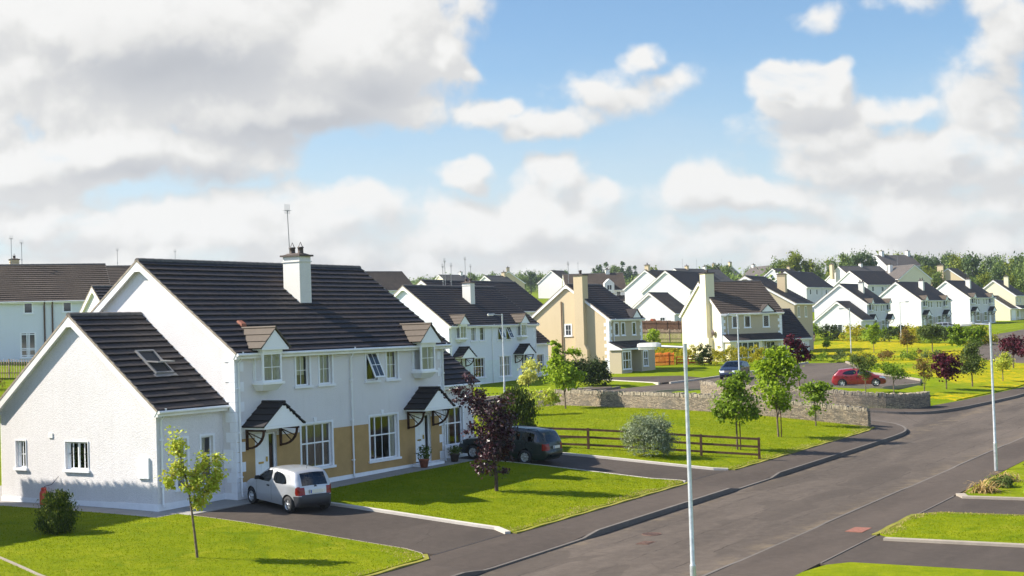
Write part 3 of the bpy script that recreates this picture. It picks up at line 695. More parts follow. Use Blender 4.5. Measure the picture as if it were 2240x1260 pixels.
sheet('buttercup_field', [(104, 24.5), (126, 23.5), (166, 37.5), (176, 30), (150, 17), (152, 9), (126, 5), (117, 3.2), (103.5, -1.5), (103, -10.6), (74, -11.3), (60, -10.4), (60.5, -8.5), (78, -5.5), (86, 2.8), (95.5, 6.6), (105.5, 11.2), (105.5, 16)], lambda x, y: T(x, y) + .03, M['meadow'], 2.5, .2)
# grass blades: uncountable, one object per lawn
RNG = np.random.default_rng(7)
def blades(name, poly, n, h, w, mat, zf=lw, keep=None, label=None):
    P = np.array(poly); lo, hi = P.min(0), P.max(0)
    lo = np.maximum(lo, (-18, -40)); hi = np.minimum(hi, (60, 12))
    Q = lo + RNG.random((n, 2)) * (hi - lo)
    Q = Q[inside(Q, poly)]
    if keep is not None: Q = Q[keep(Q)]
    k = len(Q); a = RNG.random(k) * 6.283; hh = h * (.5 + RNG.random(k)); ww = w * (.6 + .8 * RNG.random(k))
    z = zf(Q[:, 0], Q[:, 1]) - .01; lean = (RNG.random((k, 2)) - .5) * hh[:, None] * .9
    dx, dy = np.cos(a) * ww, np.sin(a) * ww
    V = np.empty((k, 3, 3)); V[:, 0] = np.stack([Q[:, 0] - dx, Q[:, 1] - dy, z], 1); V[:, 1] = np.stack([Q[:, 0] + dx, Q[:, 1] + dy, z], 1)
    V[:, 2] = np.stack([Q[:, 0] + lean[:, 0], Q[:, 1] + lean[:, 1], z + hh], 1)
    return stuff(fast_mesh(name, V.reshape(-1, 3), 3, mat), label, 'grass')
blades('grass', LAWN1, 80000, .034, .014, M['blade'], label='short mown grass on the lawn in front of the white gable')
blades('grass', LAWN2, 48000, .034, .014, M['blade'], label='short mown grass on the lawn between the two driveways')
blades('grass', LAWN3, 60000, .04, .018, M['blade'], label='mown grass on the corner lawn inside the stone wall')
blades('grass', [(4.2, -40), (4.4, -22.5), (5.0, -21.9), (9.2, -21.87), (9.9, -22.5), (10.1, -40)], 26000, .034, .014, M['blade'], label='patchy grass on the narrow lawn between right-hand driveways')
def near_edge(polyline, wmax):
    def f(Q):
        d = np.full(len(Q), 1e9)
        for a, b in zip(polyline[:-1], polyline[1:]):
            a = np.array(a); b = np.array(b); ab = b - a; t = np.clip(((Q - a) @ ab) / (ab @ ab), 0, 1)
            d = np.minimum(d, np.hypot(*(Q - a - t[:, None] * ab).T))
        wob = .55 + .45 * np.sin(Q[:, 0] * 1.9) * np.sin(Q[:, 0] * .53 + 1) 
        return d < wmax * wob * RNG.random(len(Q))**.6
    return f
for nm_, ln_ in (('dry_verge', [(-70, -11.24), (-4.2, -11.24), (-3.75, -10.85)]), ('dry_verge', [(.8, -11.2), (14.4, -11.2)]), ('dry_verge', [(18.9, -11.22), (37.6, -11.22), (39.7, -10.95)]), ('dry_verge', [(10.15, -60), (10.0, -22.45), (9.25, -21.75), (4.8, -21.78)])):
    strip(nm_, ln_, .17, lambda x, y: T(x, y) + .03 + .012 * np.sin(x * 3.1), M['straw'], .12, .5)
for poly, line, n, lab in ((LAWN1, [(-16, -11.12), (-4.2, -11.12), (-3.45, -9.9)], 160000, 'dry straw-coloured grass edge of the lawn before the white gable'), (LAWN2, [(.75, -11.1), (14.5, -11.1)], 110000, 'dry straw-coloured grass edge of the lawn between the driveways'),
                     (LAWN3, [(18.75, -11.12), (37.6, -11.12), (39.9, -10.2)], 260000, 'dry straw-coloured grass edge of the corner lawn by the pavement'), (LAWN3, [(39.9, -9.9), (40.3, -5), (40.85, 0), (42.3, 5), (44, 11.9)], 260000, 'dry grass strip along the foot of the stone wall')):
    blades('dry_grass', poly, n // 2, .04, .018, M['strawblade'], keep=near_edge(line, .95), label=lab)
for poly, line in (([(4.2, -40), (4.4, -22.5), (5.0, -21.9), (9.2, -21.87), (9.9, -22.5), (10.1, -40)], [(10.1, -40), (9.9, -22.5), (9.2, -21.87), (4.6, -22)]),):
    blades('dry_grass', poly, 36000, .05, .018, M['strawblade'], keep=near_edge(line, .6), label='dry straw-coloured rim of the narrow lawn between right-hand driveways')
# ------------------------------------------------------------------ houses
M['pane_far'] = m_plain('dark_window_pane', (.035, .042, .05), .07, spec=.9)
def front_map(off=0.0): return lambda a, d, z: (a, off + d, z)
def left_map(x): return lambda a, d, z: (x + d, a, z)
def right_map(x): return lambda a, d, z: (x - d, a, z)
def panel(mb, mp, a0, a1, z0, z1, holes, depth=.12, mi=0):
    A = sorted({a0, a1, *[h[0] for h in holes], *[h[1] for h in holes]}); Z = sorted({z0, z1, *[h[2] for h in holes], *[h[3] for h in holes]})
    A = [a for a in A if a0 - 1e-6 <= a <= a1 + 1e-6]; Z = [z for z in Z if z0 - 1e-6 <= z <= z1 + 1e-6]
    for i in range(len(A) - 1):
        for j in range(len(Z) - 1):
            ca, cz_ = (A[i] + A[i + 1]) / 2, (Z[j] + Z[j + 1]) / 2
            if any(h[0] < ca < h[1] and h[2] < cz_ < h[3] for h in holes): continue
            mb.quad(mp(A[i], 0, Z[j]), mp(A[i + 1], 0, Z[j]), mp(A[i + 1], 0, Z[j + 1]), mp(A[i], 0, Z[j + 1]), mi)
    for h in holes:
        p = [(h[0], h[2]), (h[1], h[2]), (h[1], h[3]), (h[0], h[3])]
        for k in range(4):
            (x0, y0), (x1, y1) = p[k], p[(k + 1) % 4]
            mb.quad(mp(x0, 0, y0), mp(x1, 0, y1), mp(x1, depth, y1), mp(x0, depth, y0), mi)
def window(H, mp, x0, x1, z0, z1, nv=(.5,), nh=(), bars=(), surround=0.0, sill=True, curtain=None, far=False, rec=.09, open_=False, split=.6):
    """frame with panes; nv/nh: frame mullions as fractions, bars: thin glazing bars (fx or None, fz or None)"""
    mb = MB(); mb.fr = mp; fw = .055 if not far else .07
    r0, r1 = (rec, rec + .05) if not far else (-.035, .0)
    for a0, a1, b0, b1 in ((x0, x0 + fw, z0, z1), (x1 - fw, x1, z0, z1), (x0 + fw, x1 - fw, z0, z0 + fw), (x0 + fw, x1 - fw, z1 - fw, z1)): mb.box(a0, a1, r0, r1, b0, b1)
    for f in nv: c = x0 + (x1 - x0) * f; mb.box(c - fw * .5, c + fw * .5, r0 - .004, r1, z0 + fw, z1 - fw)
    for f in nh: c = z0 + (z1 - z0) * f; mb.box(x0 + fw, x1 - fw, r0 - .007, r1 - .003, c - fw * .5, c + fw * .5)
    for fx, fz in bars:
        if fx is not None: c = x0 + (x1 - x0) * fx; mb.box(c - .012, c + .012, r0 + .012, r1 - .006, z0 + fw, z1 - fw)
        if fz is not None: c = z0 + (z1 - z0) * fz; mb.box(x0 + fw, x1 - fw, r0 + .014, r1 - .008, c - .012, c + .012)
    w = mb.build('window', M['pvc'], H)
    g_ = MB(); g_.fr = mp
    gd = r0 + .028 if not far else -.012
    g_.quad((x0 + .02, gd, z0 + .02), (x1 - .02, gd, z0 + .02), (x1 - .02, gd, z1 - .02), (x0 + .02, gd, z1 - .02))
    g_.build('pane', M['pane_far'] if far else M['glass'], w)
    if sill:
        s_ = MB(); s_.fr = mp; e = .06 + surround
        s_.box(x0 - e, x1 + e, -.085, (rec if not far else -.002), z0 - .09, z0 - .002); s_.build('sill', M['smooth'], w)
    if surround:
        s_ = MB(); s_.fr = mp; q = surround
        for a0, a1, b0, b1 in ((x0 - q, x0, z0, z1 + q), (x1, x1 + q, z0, z1 + q), (x0, x1, z1, z1 + q)): s_.box(a0, a1, -.028, -.003, b0, b1)
        s_.build('surround', M['smooth'], w)
    if curtain and not far:
        c_ = MB(); c_.fr = mp; d = rec + .056
        for (f0, f1, h0, h1, mt) in curtain:
            b = MB(); b.fr = mp
            a0, a1 = x0 + (x1 - x0) * f0, x0 + (x1 - x0) * f1; n = max(2, int((a1 - a0) / .05))
            pts = [(a0 + (a1 - a0) * i / n, d + (.018 if i % 2 else 0)) for i in range(n + 1)]
            zz0, zz1 = z0 + (z1 - z0) * h0, z0 + (z1 - z0) * h1
            for p, q in zip(pts[:-1], pts[1:]): b.quad((p[0], p[1], zz0), (q[0], q[1], zz0), (q[0], q[1], zz1), (p[0], p[1], zz1))
            b.build('curtain', M[mt], w)
    return w
def slope(mb, x0, x1, ye, ze, yr, zr, mi=0, gauge=.345, lift=.034, tiles=False, rng=None, clip=None):
    """courses of lapped tiles between an eave line and a ridge line (both along x)"""
    Ln = math.hypot(yr - ye, zr - ze); n = max(2, round(Ln / gauge)); sg = 1 if yr > ye else -1
    ty, tz = (yr - ye) / Ln, (zr - ze) / Ln; ny, nz = -tz * sg * 1.0 * (1 if sg > 0 else 1), ty * sg
    ny, nz = (-tz, ty) if ty > 0 else (tz, -ty)
    def P(x, s, h): return (x, ye + ty * s + ny * h, ze + tz * s + nz * h)
    for i in range(n):
        s0, s1 = Ln * i / n, Ln * (i + 1) / n
        xa, xb = (x0, x1) if clip is None else clip((s0 + s1) / 2)
        off = .165 * (i % 2)
        xs_ = [xa] + [x for x in np.arange(math.floor(xa / .33) * .33 + off, xb, .33) if xa + .05 < x < xb - .05] + [xb] if tiles else [xa, xb]
        for a, b in zip(xs_[:-1], xs_[1:]):
            l = lift + (rng.random() * .010 - .003 if rng else 0); l2 = .002
            mb.add([P(a, s0, l), P(b, s0, l), P(b, s1, l2), P(a, s1, l2)], [(0, 1, 2, 3)], mi, [[(a, s0), (b, s0), (b, s1), (a, s1)]])
            mb.add([P(a, s0, -.03), P(b, s0, -.03), P(b, s0, l), P(a, s0, l)], [(0, 1, 2, 3)], mi, [[(a, s0), (b, s0), (b, s0 + .01), (a, s0 + .01)]])
            if tiles: mb.add([P(b, s0, 0), P(b, s1, 0), P(b, s0, l)], [(0, 1, 2)], mi, [[(b, s0)] * 3])
        mb.add([P(xa, s0, -.06), P(xa, s1, -.06), P(xa, s1, l2), P(xa, s0, lift)], [(0, 1, 2, 3)], mi)
        mb.add([P(xb, s0, -.06), P(xb, s1, -.06), P(xb, s1, l2), P(xb, s0, lift)], [(0, 1, 2, 3)], mi)
    if clip is None: mb.quad(P(x0, 0, -.06), P(x1, 0, -.06), P(x1, Ln, -.06), P(x0, Ln, -.06), mi)
def gable_roof(H, name, x0, x1, y0, y1, E, R, mat, eave=.28, tiles=False, rng=None, ends=(1, 1), mats=None, verge=.18):
    """roof over a block x0..x1, y0..y1; verges overhang; returns the roof object"""
    yc = (y0 + y1) / 2; sl = (R - E - .1) / (yc - y0)
    a0, a1 = x0 - (verge if ends[0] else 0), x1 + (verge if ends[1] else 0)
    mb = MB()
    ze = E + .1 - eave * sl
    slope(mb, a0, a1, y0 - eave, ze, yc, R, 0, tiles=tiles, rng=rng, lift=.058 if tiles else .062)
    slope(mb, a0, a1, y1 + eave, ze, yc, R, 0, tiles=False)
    o = mb.build(name, mat, H)
    rb = MB()
    n = int((a1 - a0) / .45)
    for i in range(n):
        xa, xb = a0 + (a1 - a0) * i / n, a0 + (a1 - a0) * (i + 1) / n
        k = [(xa if t == 0 else xb - .008, yc + .13 * math.cos(p), R - .045 + (.13 + .008 * t) * math.sin(p)) for t in (0, 1) for p in (0, .8, 1.57, 2.34, 3.14)]
        rb.add(k, [(j, j + 1, 6 + j, 5 + j) for j in range(4)] + [(0, 1, 2, 3, 4), (5, 6, 7, 8, 9)])
    rb.build('ridge_tiles', M['ridge'], o)
    # bargeboards, mortar verge, fascia, gutter
    for e, xe, sg in ((ends[0], a0, -1), (ends[1], a1, 1)):
        if not e: continue
        bb = MB(); vg = MB()
        for ya in (y0 - eave, y1 + eave):
            p = Vector((xe, ya, ze)); q = Vector((xe, yc, R)); t = (q - p).normalized(); nrm = Vector((0, -t.z, t.y)) if t.y > 0 else Vector((0, t.z, -t.y))
            def rect(mbx, xa, xb, h0, h1, s0=0.0, s1=0.0):
                pp, qq = p + t * s0, q + t * s1
                v = []
                for P0 in (pp, qq):
                    for (x, h) in ((xa, h0), (xb, h0), (xb, h1), (xa, h1)): v.append((x, P0.y + nrm.y * h, P0.z + nrm.z * h))
                mbx.hexa(v)
            xin = xe - sg * .035
            rect(bb, min(xin, xe + sg * .006), max(xin, xe + sg * .006), -.27, -.055)
            wall = x0 if sg < 0 else x1
            rect(bb, min(xin - sg * .002, wall + sg * .002), max(xin - sg * .002, wall + sg * .002), -.235, -.215)
            rect(vg, min(xe - sg * .05, xe + sg * .016), max(xe - sg * .05, xe + sg * .016), -.052, .022, 0, .0)
        xi, xo_ = sorted((xe - sg * .036, xe + sg * .008)); bb.prism([(yc - .36, R - .44), (yc + .36, R - .44), (yc, R - .03)], 0, xi, xo_)
        bb.build('bargeboard', M['fascia'], o); vg.build('verge', M['verge'], o)
    for ya, s in ((y0 - eave, -1), (y1 + eave, 1)):
        gt = MB()
        yy = ya - s * .03
        gt.box(a0 + .02, a1 - .02, min(yy, ya + s * .0), max(yy, ya + s * .0) , ze - .2, ze - .02)
        gt.tube([(a0, ya + s * .055, ze - .055), (a1, ya + s * .055, ze - .055)], .058, 8)
        yw = y0 if s < 0 else y1
        gt.box(a0 + .02, a1 - .02, min(yy - s * .002, yw), max(yy - s * .002, yw), ze - .19, ze - .165)
        for e, xe, sg in ((ends[0], a0, -1), (ends[1], a1, 1)):   # boxed ends at the corners
            if e:
                xa, xb = sorted((xe - sg * .01, (x0 if sg < 0 else x1) + sg * .003))
                ylo, yhi = sorted((ya - s * .004, yw + s * .003))
                gt.box(xa, xb, ylo, yhi, ze - .215, ze + .03)
        gt.build('gutter', M['fascia'], o)
    return o
def downpipe(H, x, y, z0, z1, r=.038, mat='pvc', neck=.3):
    mb = MB(); mb.tube([(x, y - neck, z1), (x, y - neck, z1 - .12), (x, y - .07, z1 - .42), (x, y - .07, z0 + .1), (x, y - .15, z0 + .02)], r, 8)
    for z in np.arange(z0 + .7, z1 - .5, 1.6): mb.box(x - .055, x + .055, y - .11, y + .0, z, z + .05)
    return mb.build('downpipe', M[mat], H)
def aerial(H, x, y, z0, h, lean=0.0, two=False, thin=.018):
    mb = MB(); top = (x + lean, y, z0 + h)
    mb.tube([(x, y, z0), top], thin, 6)
    bx = Vector(top); mb.bar(bx + Vector((-.16, 0, -.03)), bx + Vector((.16, .03, -.03)), .022)
    for k in range(6):
        c = bx + Vector((-.15 + .06 * k, 0, -.03)); mb.bar(c + Vector((0, -.12, .0)), c + Vector((0, .12, .0)), .010)
        mb.bar(c + Vector((0, 0, -.14)), c + Vector((0, 0, .26)), .010)
    mb.box(x - .05, x + .05, y - .03, y + .03, z0 + h * .25, z0 + h * .25 + .09)
    return mb.build('aerial', M['steel'], H)
def chimney(H, x0, x1, y0, y1, z0, z1, mat, pots=2, cap=True, ant=0.0, lean=0.0):
    mb = MB(); mb.box(x0, x1, y0, y1, z0, z1 - .07); mb.box(x0 - .035, x1 + .035, y0 - .035, y1 + .035, z1 - .30, z1 - .26)
    o = mb.build('chimney', mat, H)
    cp = MB(); cp.box(x0 - .09, x1 + .09, y0 - .09, y1 + .09, z1 - .07, z1); cp.hexa([(x0, y0, z1), (x1, y0, z1), (x1, y1, z1), (x0, y1, z1), (x0 + .15, y0 + .15, z1 + .07), (x1 - .15, y0 + .15, z1 + .07), (x1 - .15, y1 - .15, z1 + .07), (x0 + .15, y1 - .15, z1 + .07)])
    cp.build('chimney_cap', M['clay'], o)
    for k in range(pots):
        f = (k + .5) / pots
        px, py = ((x0 + x1) / 2, y0 + (y1 - y0) * f) if (y1 - y0) > (x1 - x0) else (x0 + (x1 - x0) * f, (y0 + y1) / 2)
        p = MB(); p.lathe([(.12, z1 + .02), (.125, z1 + .10), (.115, z1 + .12), (.115, z1 + .27), (.135, z1 + .28), (.135, z1 + .33), (.09, z1 + .33), (.08, z1 + .2)], (px, py, 0), 'z', 12)
        for j in range(4):
            a = j * math.pi / 2; p.bar((px + .12 * math.cos(a), py + .12 * math.sin(a), z1 + .32), (px, py, z1 + .53), .014)
        p.build('chimney_pot', M['clay'], o)
    if ant: aerial(o, (x0 + x1) / 2 - .12 * 0, y1 - .08, z1 - .3, ant, lean)
    return o
def quoins(H, corners, z0, z1, mat='smooth', hh=.34):
    """corners: (x, y, dx, dy) with dx, dy the directions along the two faces"""
    for (x, y, dx, dy, la, lb) in corners:
        mb = MB()
        n = int((z1 - z0) / hh); h = (z1 - z0) / n
        for i in range(n):
            a, b = (la, lb) if i % 2 else (lb, la)
            za, zb = z0 + i * h + .006, z0 + (i + 1) * h - .006
            xs_ = sorted((x - dx * .022, x + dx * a)); ys_ = sorted((y - dy * .022, y + dy * .04)); mb.box(xs_[0], xs_[1], ys_[0], ys_[1], za, zb)
            ys2 = sorted((y + dy * .04, y + dy * b)); xs2 = sorted((x - dx * .022, x + dx * .035)); mb.box(xs2[0], xs2[1], ys2[0], ys2[1], za, zb)
        mb.build('quoins', M[mat], H)
def door(H, x0, x1, z0, z1, y=0.0, side=None, mat='pvc', far=False, ypush=.09):
    mb = MB(); mp = lambda a, d, z: (a, y + d, z); mb.fr = mp
    fw = .06; r0 = ypush if not far else -.03
    for a0, a1, b0, b1 in ((x0, x0 + fw, z0, z1), (x1 - fw, x1, z0, z1), (x0 + fw, x1 - fw, z1 - fw, z1)): mb.box(a0, a1, r0, r0 + .06, b0, b1)
    lx1 = side if side else x1 - fw
    mb.box(x0 + fw + .006, lx1, r0 + .015, r0 + .05, z0 + .03, z1 - fw - .006)
    w = lx1 - x0 - fw
    for k in range(4):      # raised panels
        a = x0 + fw + .10 + (w - .2) * (k % 2) * .52
        zb = z0 + .18 if k < 2 else z0 + 1.15
        mb.box(a, a + (w - .2) * .44, r0 + .003, r0 + .0149, zb, zb + (.72 if k < 2 else .68))
    if side: mb.box(lx1, lx1 + fw, r0 - .003, r0 + .06, z0, z1 - fw)
    o = mb.build('door', M[mat], H)
    if side:
        p = MB(); p.fr = mp; p.quad((lx1 + fw, r0 + .03, z0 + .06), (x1 - fw, r0 + .03, z0 + .06), (x1 - fw, r0 + .03, z1 - fw), (lx1 + fw, r0 + .03, z1 - fw)); p.build('pane', M['pane_far'] if far else M['glass'], o)
    if not far:
        b = MB(); b.fr = mp; c = (x0 + fw + lx1) / 2; b.box(c - .13, c + .13, r0 - .008, r0 + .014, z0 + .92, z0 + .99); b.build('letterbox', M['brass'], o)
        b = MB(); b.fr = mp; b.box(lx1 - .10, lx1 - .06, r0 - .05, r0 + .014, z0 + .98, z0 + 1.16); b.build('handle', M['brass'], o)
    return o
def canopy(H, cx, z, w=2.2, proj=1.0, h=.78, tilemat='tile', far=False, y=0.0):
    """small gabled porch roof on curved brackets"""
    g0, g1 = cx - w / 2, cx + w / 2; mb = MB(); F = y - proj
    mb.prism([(g0 + .04, z), (g1 - .04, z), (cx, z + h - .06)], 1, F + .01, F + .045)
    n = 6
    for i in range(n):      # cladding laps
        za = z + (h - .06) * i / n; hw = (w / 2 - .06) * (1 - i / n)
        if hw > .12: mb.hexa([(cx - hw, F - .006, za + .004), (cx + hw, F - .006, za + .004), (cx + hw, F + .01, za + .004), (cx - hw, F + .01, za + .004), (cx - hw * .9, F + .004, za + .1), (cx + hw * .9, F + .004, za + .1), (cx + hw * .9, F + .01, za + .1), (cx - hw * .9, F + .01, za + .1)])
    mb.box(g0 + .03, g1 - .03, F - .012, F + .05, z - .10, z - .002); mb.box(g0 + .03, g0 + .07, F + .05, y - .01, z - .10, z - .002); mb.box(g1 - .07, g1 - .03, F + .05, y - .01, z - .10, z - .002)
    mb.box(g0 + .07, g1 - .07, F + .05, y - .012, z - .03, z - .012)
    o = mb.build('porch_canopy', M['cladding'], H)
    r = MB()
    for sg in (-1, 1):
        xe, ze = cx + sg * (w / 2 + .05), z - .03; xr, zr = cx, z + h + .03
        Ln = math.hypot(xr - xe, zr - ze); k = 4 if not far else 3
        tx, tz = (xr - xe) / Ln, (zr - ze) / Ln; nx_, nz_ = (-tz, tx) if tx > 0 else (tz, -tx)
        for i in range(k):
            s0, s1 = Ln * i / k, Ln * (i + 1) / k; v = []
            for yy in (F - .07, y - .004):
                v += [(xe + tx * s0, yy, ze + tz * s0), (xe + tx * s1, yy, ze + tz * s1), (xe + tx * s1 + nx_ * .03, yy, ze + tz * s1 + nz_ * .03), (xe + tx * s0 + nx_ * .065, yy, ze + tz * s0 + nz_ * .065)]
            r.hexa(v)
    r.tube([(cx, F - .08, z + h + .06), (cx, y, z + h + .06)], .07, 6)
    r.build('canopy_roof', M[tilemat], o)
    for sg in (-1, 1):
        b = MB(); x = cx + sg * (w / 2 - .18)
        b.box(x - .045, x + .045, y - .075, y - .006, z - .86, z - .105); b.box(x - .04, x + .04, F + .08, y - .075, z - .185, z - .105)
        pts = [(x, y - .07 - (proj - .22) * math.sin(t) , z - .80 + .64 * (1 - math.cos(t))) for t in np.linspace(0, math.pi / 2, 7)]
        for p, q in zip(pts[:-1], pts[1:]): b.bar(p, q, .06, .075)
        for t in (.7, 1.1): b.bar((x, y - .06, z - .16 - .05), (x, y - .07 - (proj - .22) * math.sin(t), z - .80 + .64 * (1 - math.cos(t))), .03)
        b.build('bracket', M['brown_wood'] if not far else M['black'], o)
    return o
def oriel(H, cx, far=False, E=5.3, sl=.76, tilemat='tile', hw=.52, curtain=None):
    """projecting box window under its own little gable"""
    mb = MB(); F = -.5; zb, zt = 4.1, 5.18; p = .07
    for x0, x1, y0, y1 in ((cx - hw, cx - hw + p, F, F + p), (cx + hw - p, cx + hw, F, F + p), (cx - hw, cx - hw + p, -.1, -.003), (cx + hw - p, cx + hw, -.1, -.003)): mb.box(x0, x1, y0, y1, zb, zt)
    for za, zc in ((zb, zb + .07), (zt - .07, zt)):
        mb.box(cx - hw + p, cx + hw - p, F, F + p, za, zc)
        for x0 in (cx - hw, cx + hw - p): mb.box(x0, x0 + p, F + p, -.1, za, zc)
    mb.box(cx - .35 * 0 - .012, cx + .012, F + .02, F + .045, zb + .07, zt - .07); mb.box(cx - hw + p, cx + hw - p, F + .022, F + .043, (zb + zt) / 2 - .012, (zb + zt) / 2 + .012)
    mb.box(cx - hw - .03, cx + hw + .03, F - .03, -.003, zt, zt + .22)
    mb.box(cx - hw - .07, cx + hw + .07, F - .08, -.003, zb - .09, zb)
    mb.hexa([(cx - hw + .14, F + .16, zb - .32), (cx + hw - .14, F + .16, zb - .32), (cx + hw - .14, -.003, zb - .32), (cx - hw + .14, -.003, zb - .32), (cx - hw - .03, F - .03, zb - .091), (cx + hw + .03, F - .03, zb - .091), (cx + hw + .03, -.003, zb - .091), (cx - hw - .03, -.003, zb - .091)])
    o = mb.build('oriel_window', M['pvc'], H)
    gm = M['pane_far'] if far else M['glass']
    for q in (((cx - hw + p, F + .035), (cx + hw - p, F + .035)), ((cx - hw + .035, F + p), (cx - hw + .035, -.1)), ((cx + hw - .035, F + p), (cx + hw - .035, -.1))):
        g_ = MB(); g_.quad((*q[0], zb + .07), (*q[1], zb + .07), (*q[1], zt - .07), (*q[0], zt - .07)); g_.build('pane', gm, o)
    if not far and curtain:
        for (f0, f1, mt) in curtain:
            b = MB(); a0, a1 = cx - hw + .1 + (2 * hw - .2) * f0, cx - hw + .1 + (2 * hw - .2) * f1; n = max(2, int((a1 - a0) / .05))
            for i in range(n):
                xa, xb = a0 + (a1 - a0) * i / n, a0 + (a1 - a0) * (i + 1) / n; ya, yb = F + .16 + (.02 if i % 2 else 0), F + .16 + (0 if i % 2 else .02)
                b.quad((xa, ya, zb + .05), (xb, yb, zb + .05), (xb, yb, zt - .05), (xa, ya, zt - .05))
            b.build('curtain', M[mt], o)
    gb = MB(); zg = 5.36; gw = .72; zp = 6.02; fy_ = -.66
    gb.prism([(cx - gw, zg), (cx + gw, zg), (cx, zp)], 1, fy_, fy_ + .04); gb.box(cx - gw - .02, cx + gw + .02, fy_ - .012, -.2, zg - .08, zg - .002)
    gb.build('dormer_gable', M['cladding'], o)
    r = MB(); yb = (zp + .05 - E - .1) / sl + .1
    for sg in (-1, 1):
        A = Vector((cx, fy_ - .06, zp + .05)); B = Vector((cx, yb, zp + .05)); Cc = Vector((cx + sg * (gw + .10), fy_ - .06, zg - .04)); ye = (zg - .04 - E - .1) / sl - .02
        Dd = Vector((cx + sg * (gw + .10), ye, zg - .04)); n = Vector((-sg * 0, 0, 0)); nn = (B - A).cross(Cc - A); nn = nn if nn.z > 0 else -nn; nn.normalize()
        k = 3
        for i in range(k):
            t0, t1 = i / k, (i + 1) / k
            a, b, c, d = Cc.lerp(A, t0), Cc.lerp(A, t1), Dd.lerp(B, t1), Dd.lerp(B, t0)
            r.hexa([a, b, c, d, a + nn * .06, b + nn * .03, c + nn * .03, d + nn * .06])
    r.tube([(cx, fy_ - .07, zp + .09), (cx, yb, zp + .09)], .06, 6)
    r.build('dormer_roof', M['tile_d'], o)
    return o
def roof_window(H, x0, x1, y0, y1, zf, sl, parent):
    """centre-pivot roof window standing open"""
    nrm = Vector((0, -sl, 1)).normalized(); t = Vector((0, 1, sl)).normalized(); xv = Vector((1, 0, 0))
    o0 = Vector(((x0 + x1) / 2, (y0 + y1) / 2, zf((y0 + y1) / 2))); w = x1 - x0; h = (y1 - y0) * math.hypot(1, sl)
    def fr(rot=0.0):
        tt = (t * math.cos(rot) + nrm * math.sin(rot)); nn = nrm * math.cos(rot) - t * math.sin(rot)
        return lambda a, b, c: tuple(o0 + xv * a + tt * b + nn * (c + .045))
    mb = MB(); mb.fr = fr(); q = .07
    for a0, a1, b0, b1 in ((-w / 2, -w / 2 + q, -h / 2, h / 2), (w / 2 - q, w / 2, -h / 2, h / 2), (-w / 2 + q, w / 2 - q, -h / 2, -h / 2 + q), (-w / 2 + q, w / 2 - q, h / 2 - q, h / 2)): mb.box(a0, a1, b0, b1, -.03, .07)
    mb.box(-w / 2 - .1, w / 2 + .1, -h / 2 - .16, -h / 2 - .002, -.02, .012)
    ow = mb.build('roof_window', M['steel'], parent)
    return ow, fr, w, h
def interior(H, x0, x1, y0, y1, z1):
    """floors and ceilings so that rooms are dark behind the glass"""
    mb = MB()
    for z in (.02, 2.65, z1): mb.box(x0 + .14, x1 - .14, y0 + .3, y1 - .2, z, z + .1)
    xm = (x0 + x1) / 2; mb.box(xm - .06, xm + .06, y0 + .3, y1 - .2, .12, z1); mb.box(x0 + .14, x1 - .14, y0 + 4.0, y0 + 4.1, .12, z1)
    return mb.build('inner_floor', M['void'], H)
def block(mb, x0, x1, y0, y1, E, R, fh=(), lh=(), rh=(), z0=-.5, gl=True, gr=True):
    """rendered walls of a gabled block with window openings"""
    panel(mb, front_map(y0), x0, x1, z0, E, list(fh)); panel(mb, lambda a, d, z: (a, y1 - d, z), x0, x1, z0, E, [])
    yc = (y0 + y1) / 2; top = R - .10
    for on, mp, hh in ((gl, left_map(x0), lh), (gr, right_map(x1), rh)):
        if on: panel(mb, mp, y0, y1, z0, E, list(hh)); mb.add([mp(y0, 0, E), mp(y1, 0, E), mp(yc, 0, top)], [(0, 1, 2)])
def house_root(name, label, x, y, z, th, group='houses of the estate'): return thing(name, label, 'house', (x, y, z), th, group)
HR = random.Random(3)
CB = [(0, 1, 0, 1, 'blind')]
def open_sash(w, mp, x0, x1, z0, z1, ang=.42):
    """top-hung sash standing open"""
    mb = MB(); h = z1 - z0
    def fr(a, d, z):
        k = z1 - z; return mp(a, -.005 - k * math.sin(ang) + d * math.cos(ang), z1 - k * math.cos(ang) - d * math.sin(ang))
    mb.fr = fr; f = .055
    for a0, a1, b0, b1 in ((x0, x0 + f, z0, z1), (x1 - f, x1, z0, z1), (x0 + f, x1 - f, z0, z0 + f), (x0 + f, x1 - f, z1 - f, z1)): mb.box(a0, a1, 0, .045, b0, b1)
    c = (x0 + x1) / 2; mb.box(c - .012, c + .012, .01, .035, z0 + f, z1 - f); c = (z0 + z1) / 2; mb.box(x0 + f, x1 - f, .012, .033, c - .012, c + .012)
    mb.build('sash', M['pvc'], w)
    g_ = MB(); g_.fr = fr; g_.quad((x0 + .02, .022, z0 + .02), (x1 - .02, .022, z0 + .02), (x1 - .02, .022, z1 - .02), (x0 + .02, .022, z1 - .02)); g_.build('pane', M['pane_far'], w)
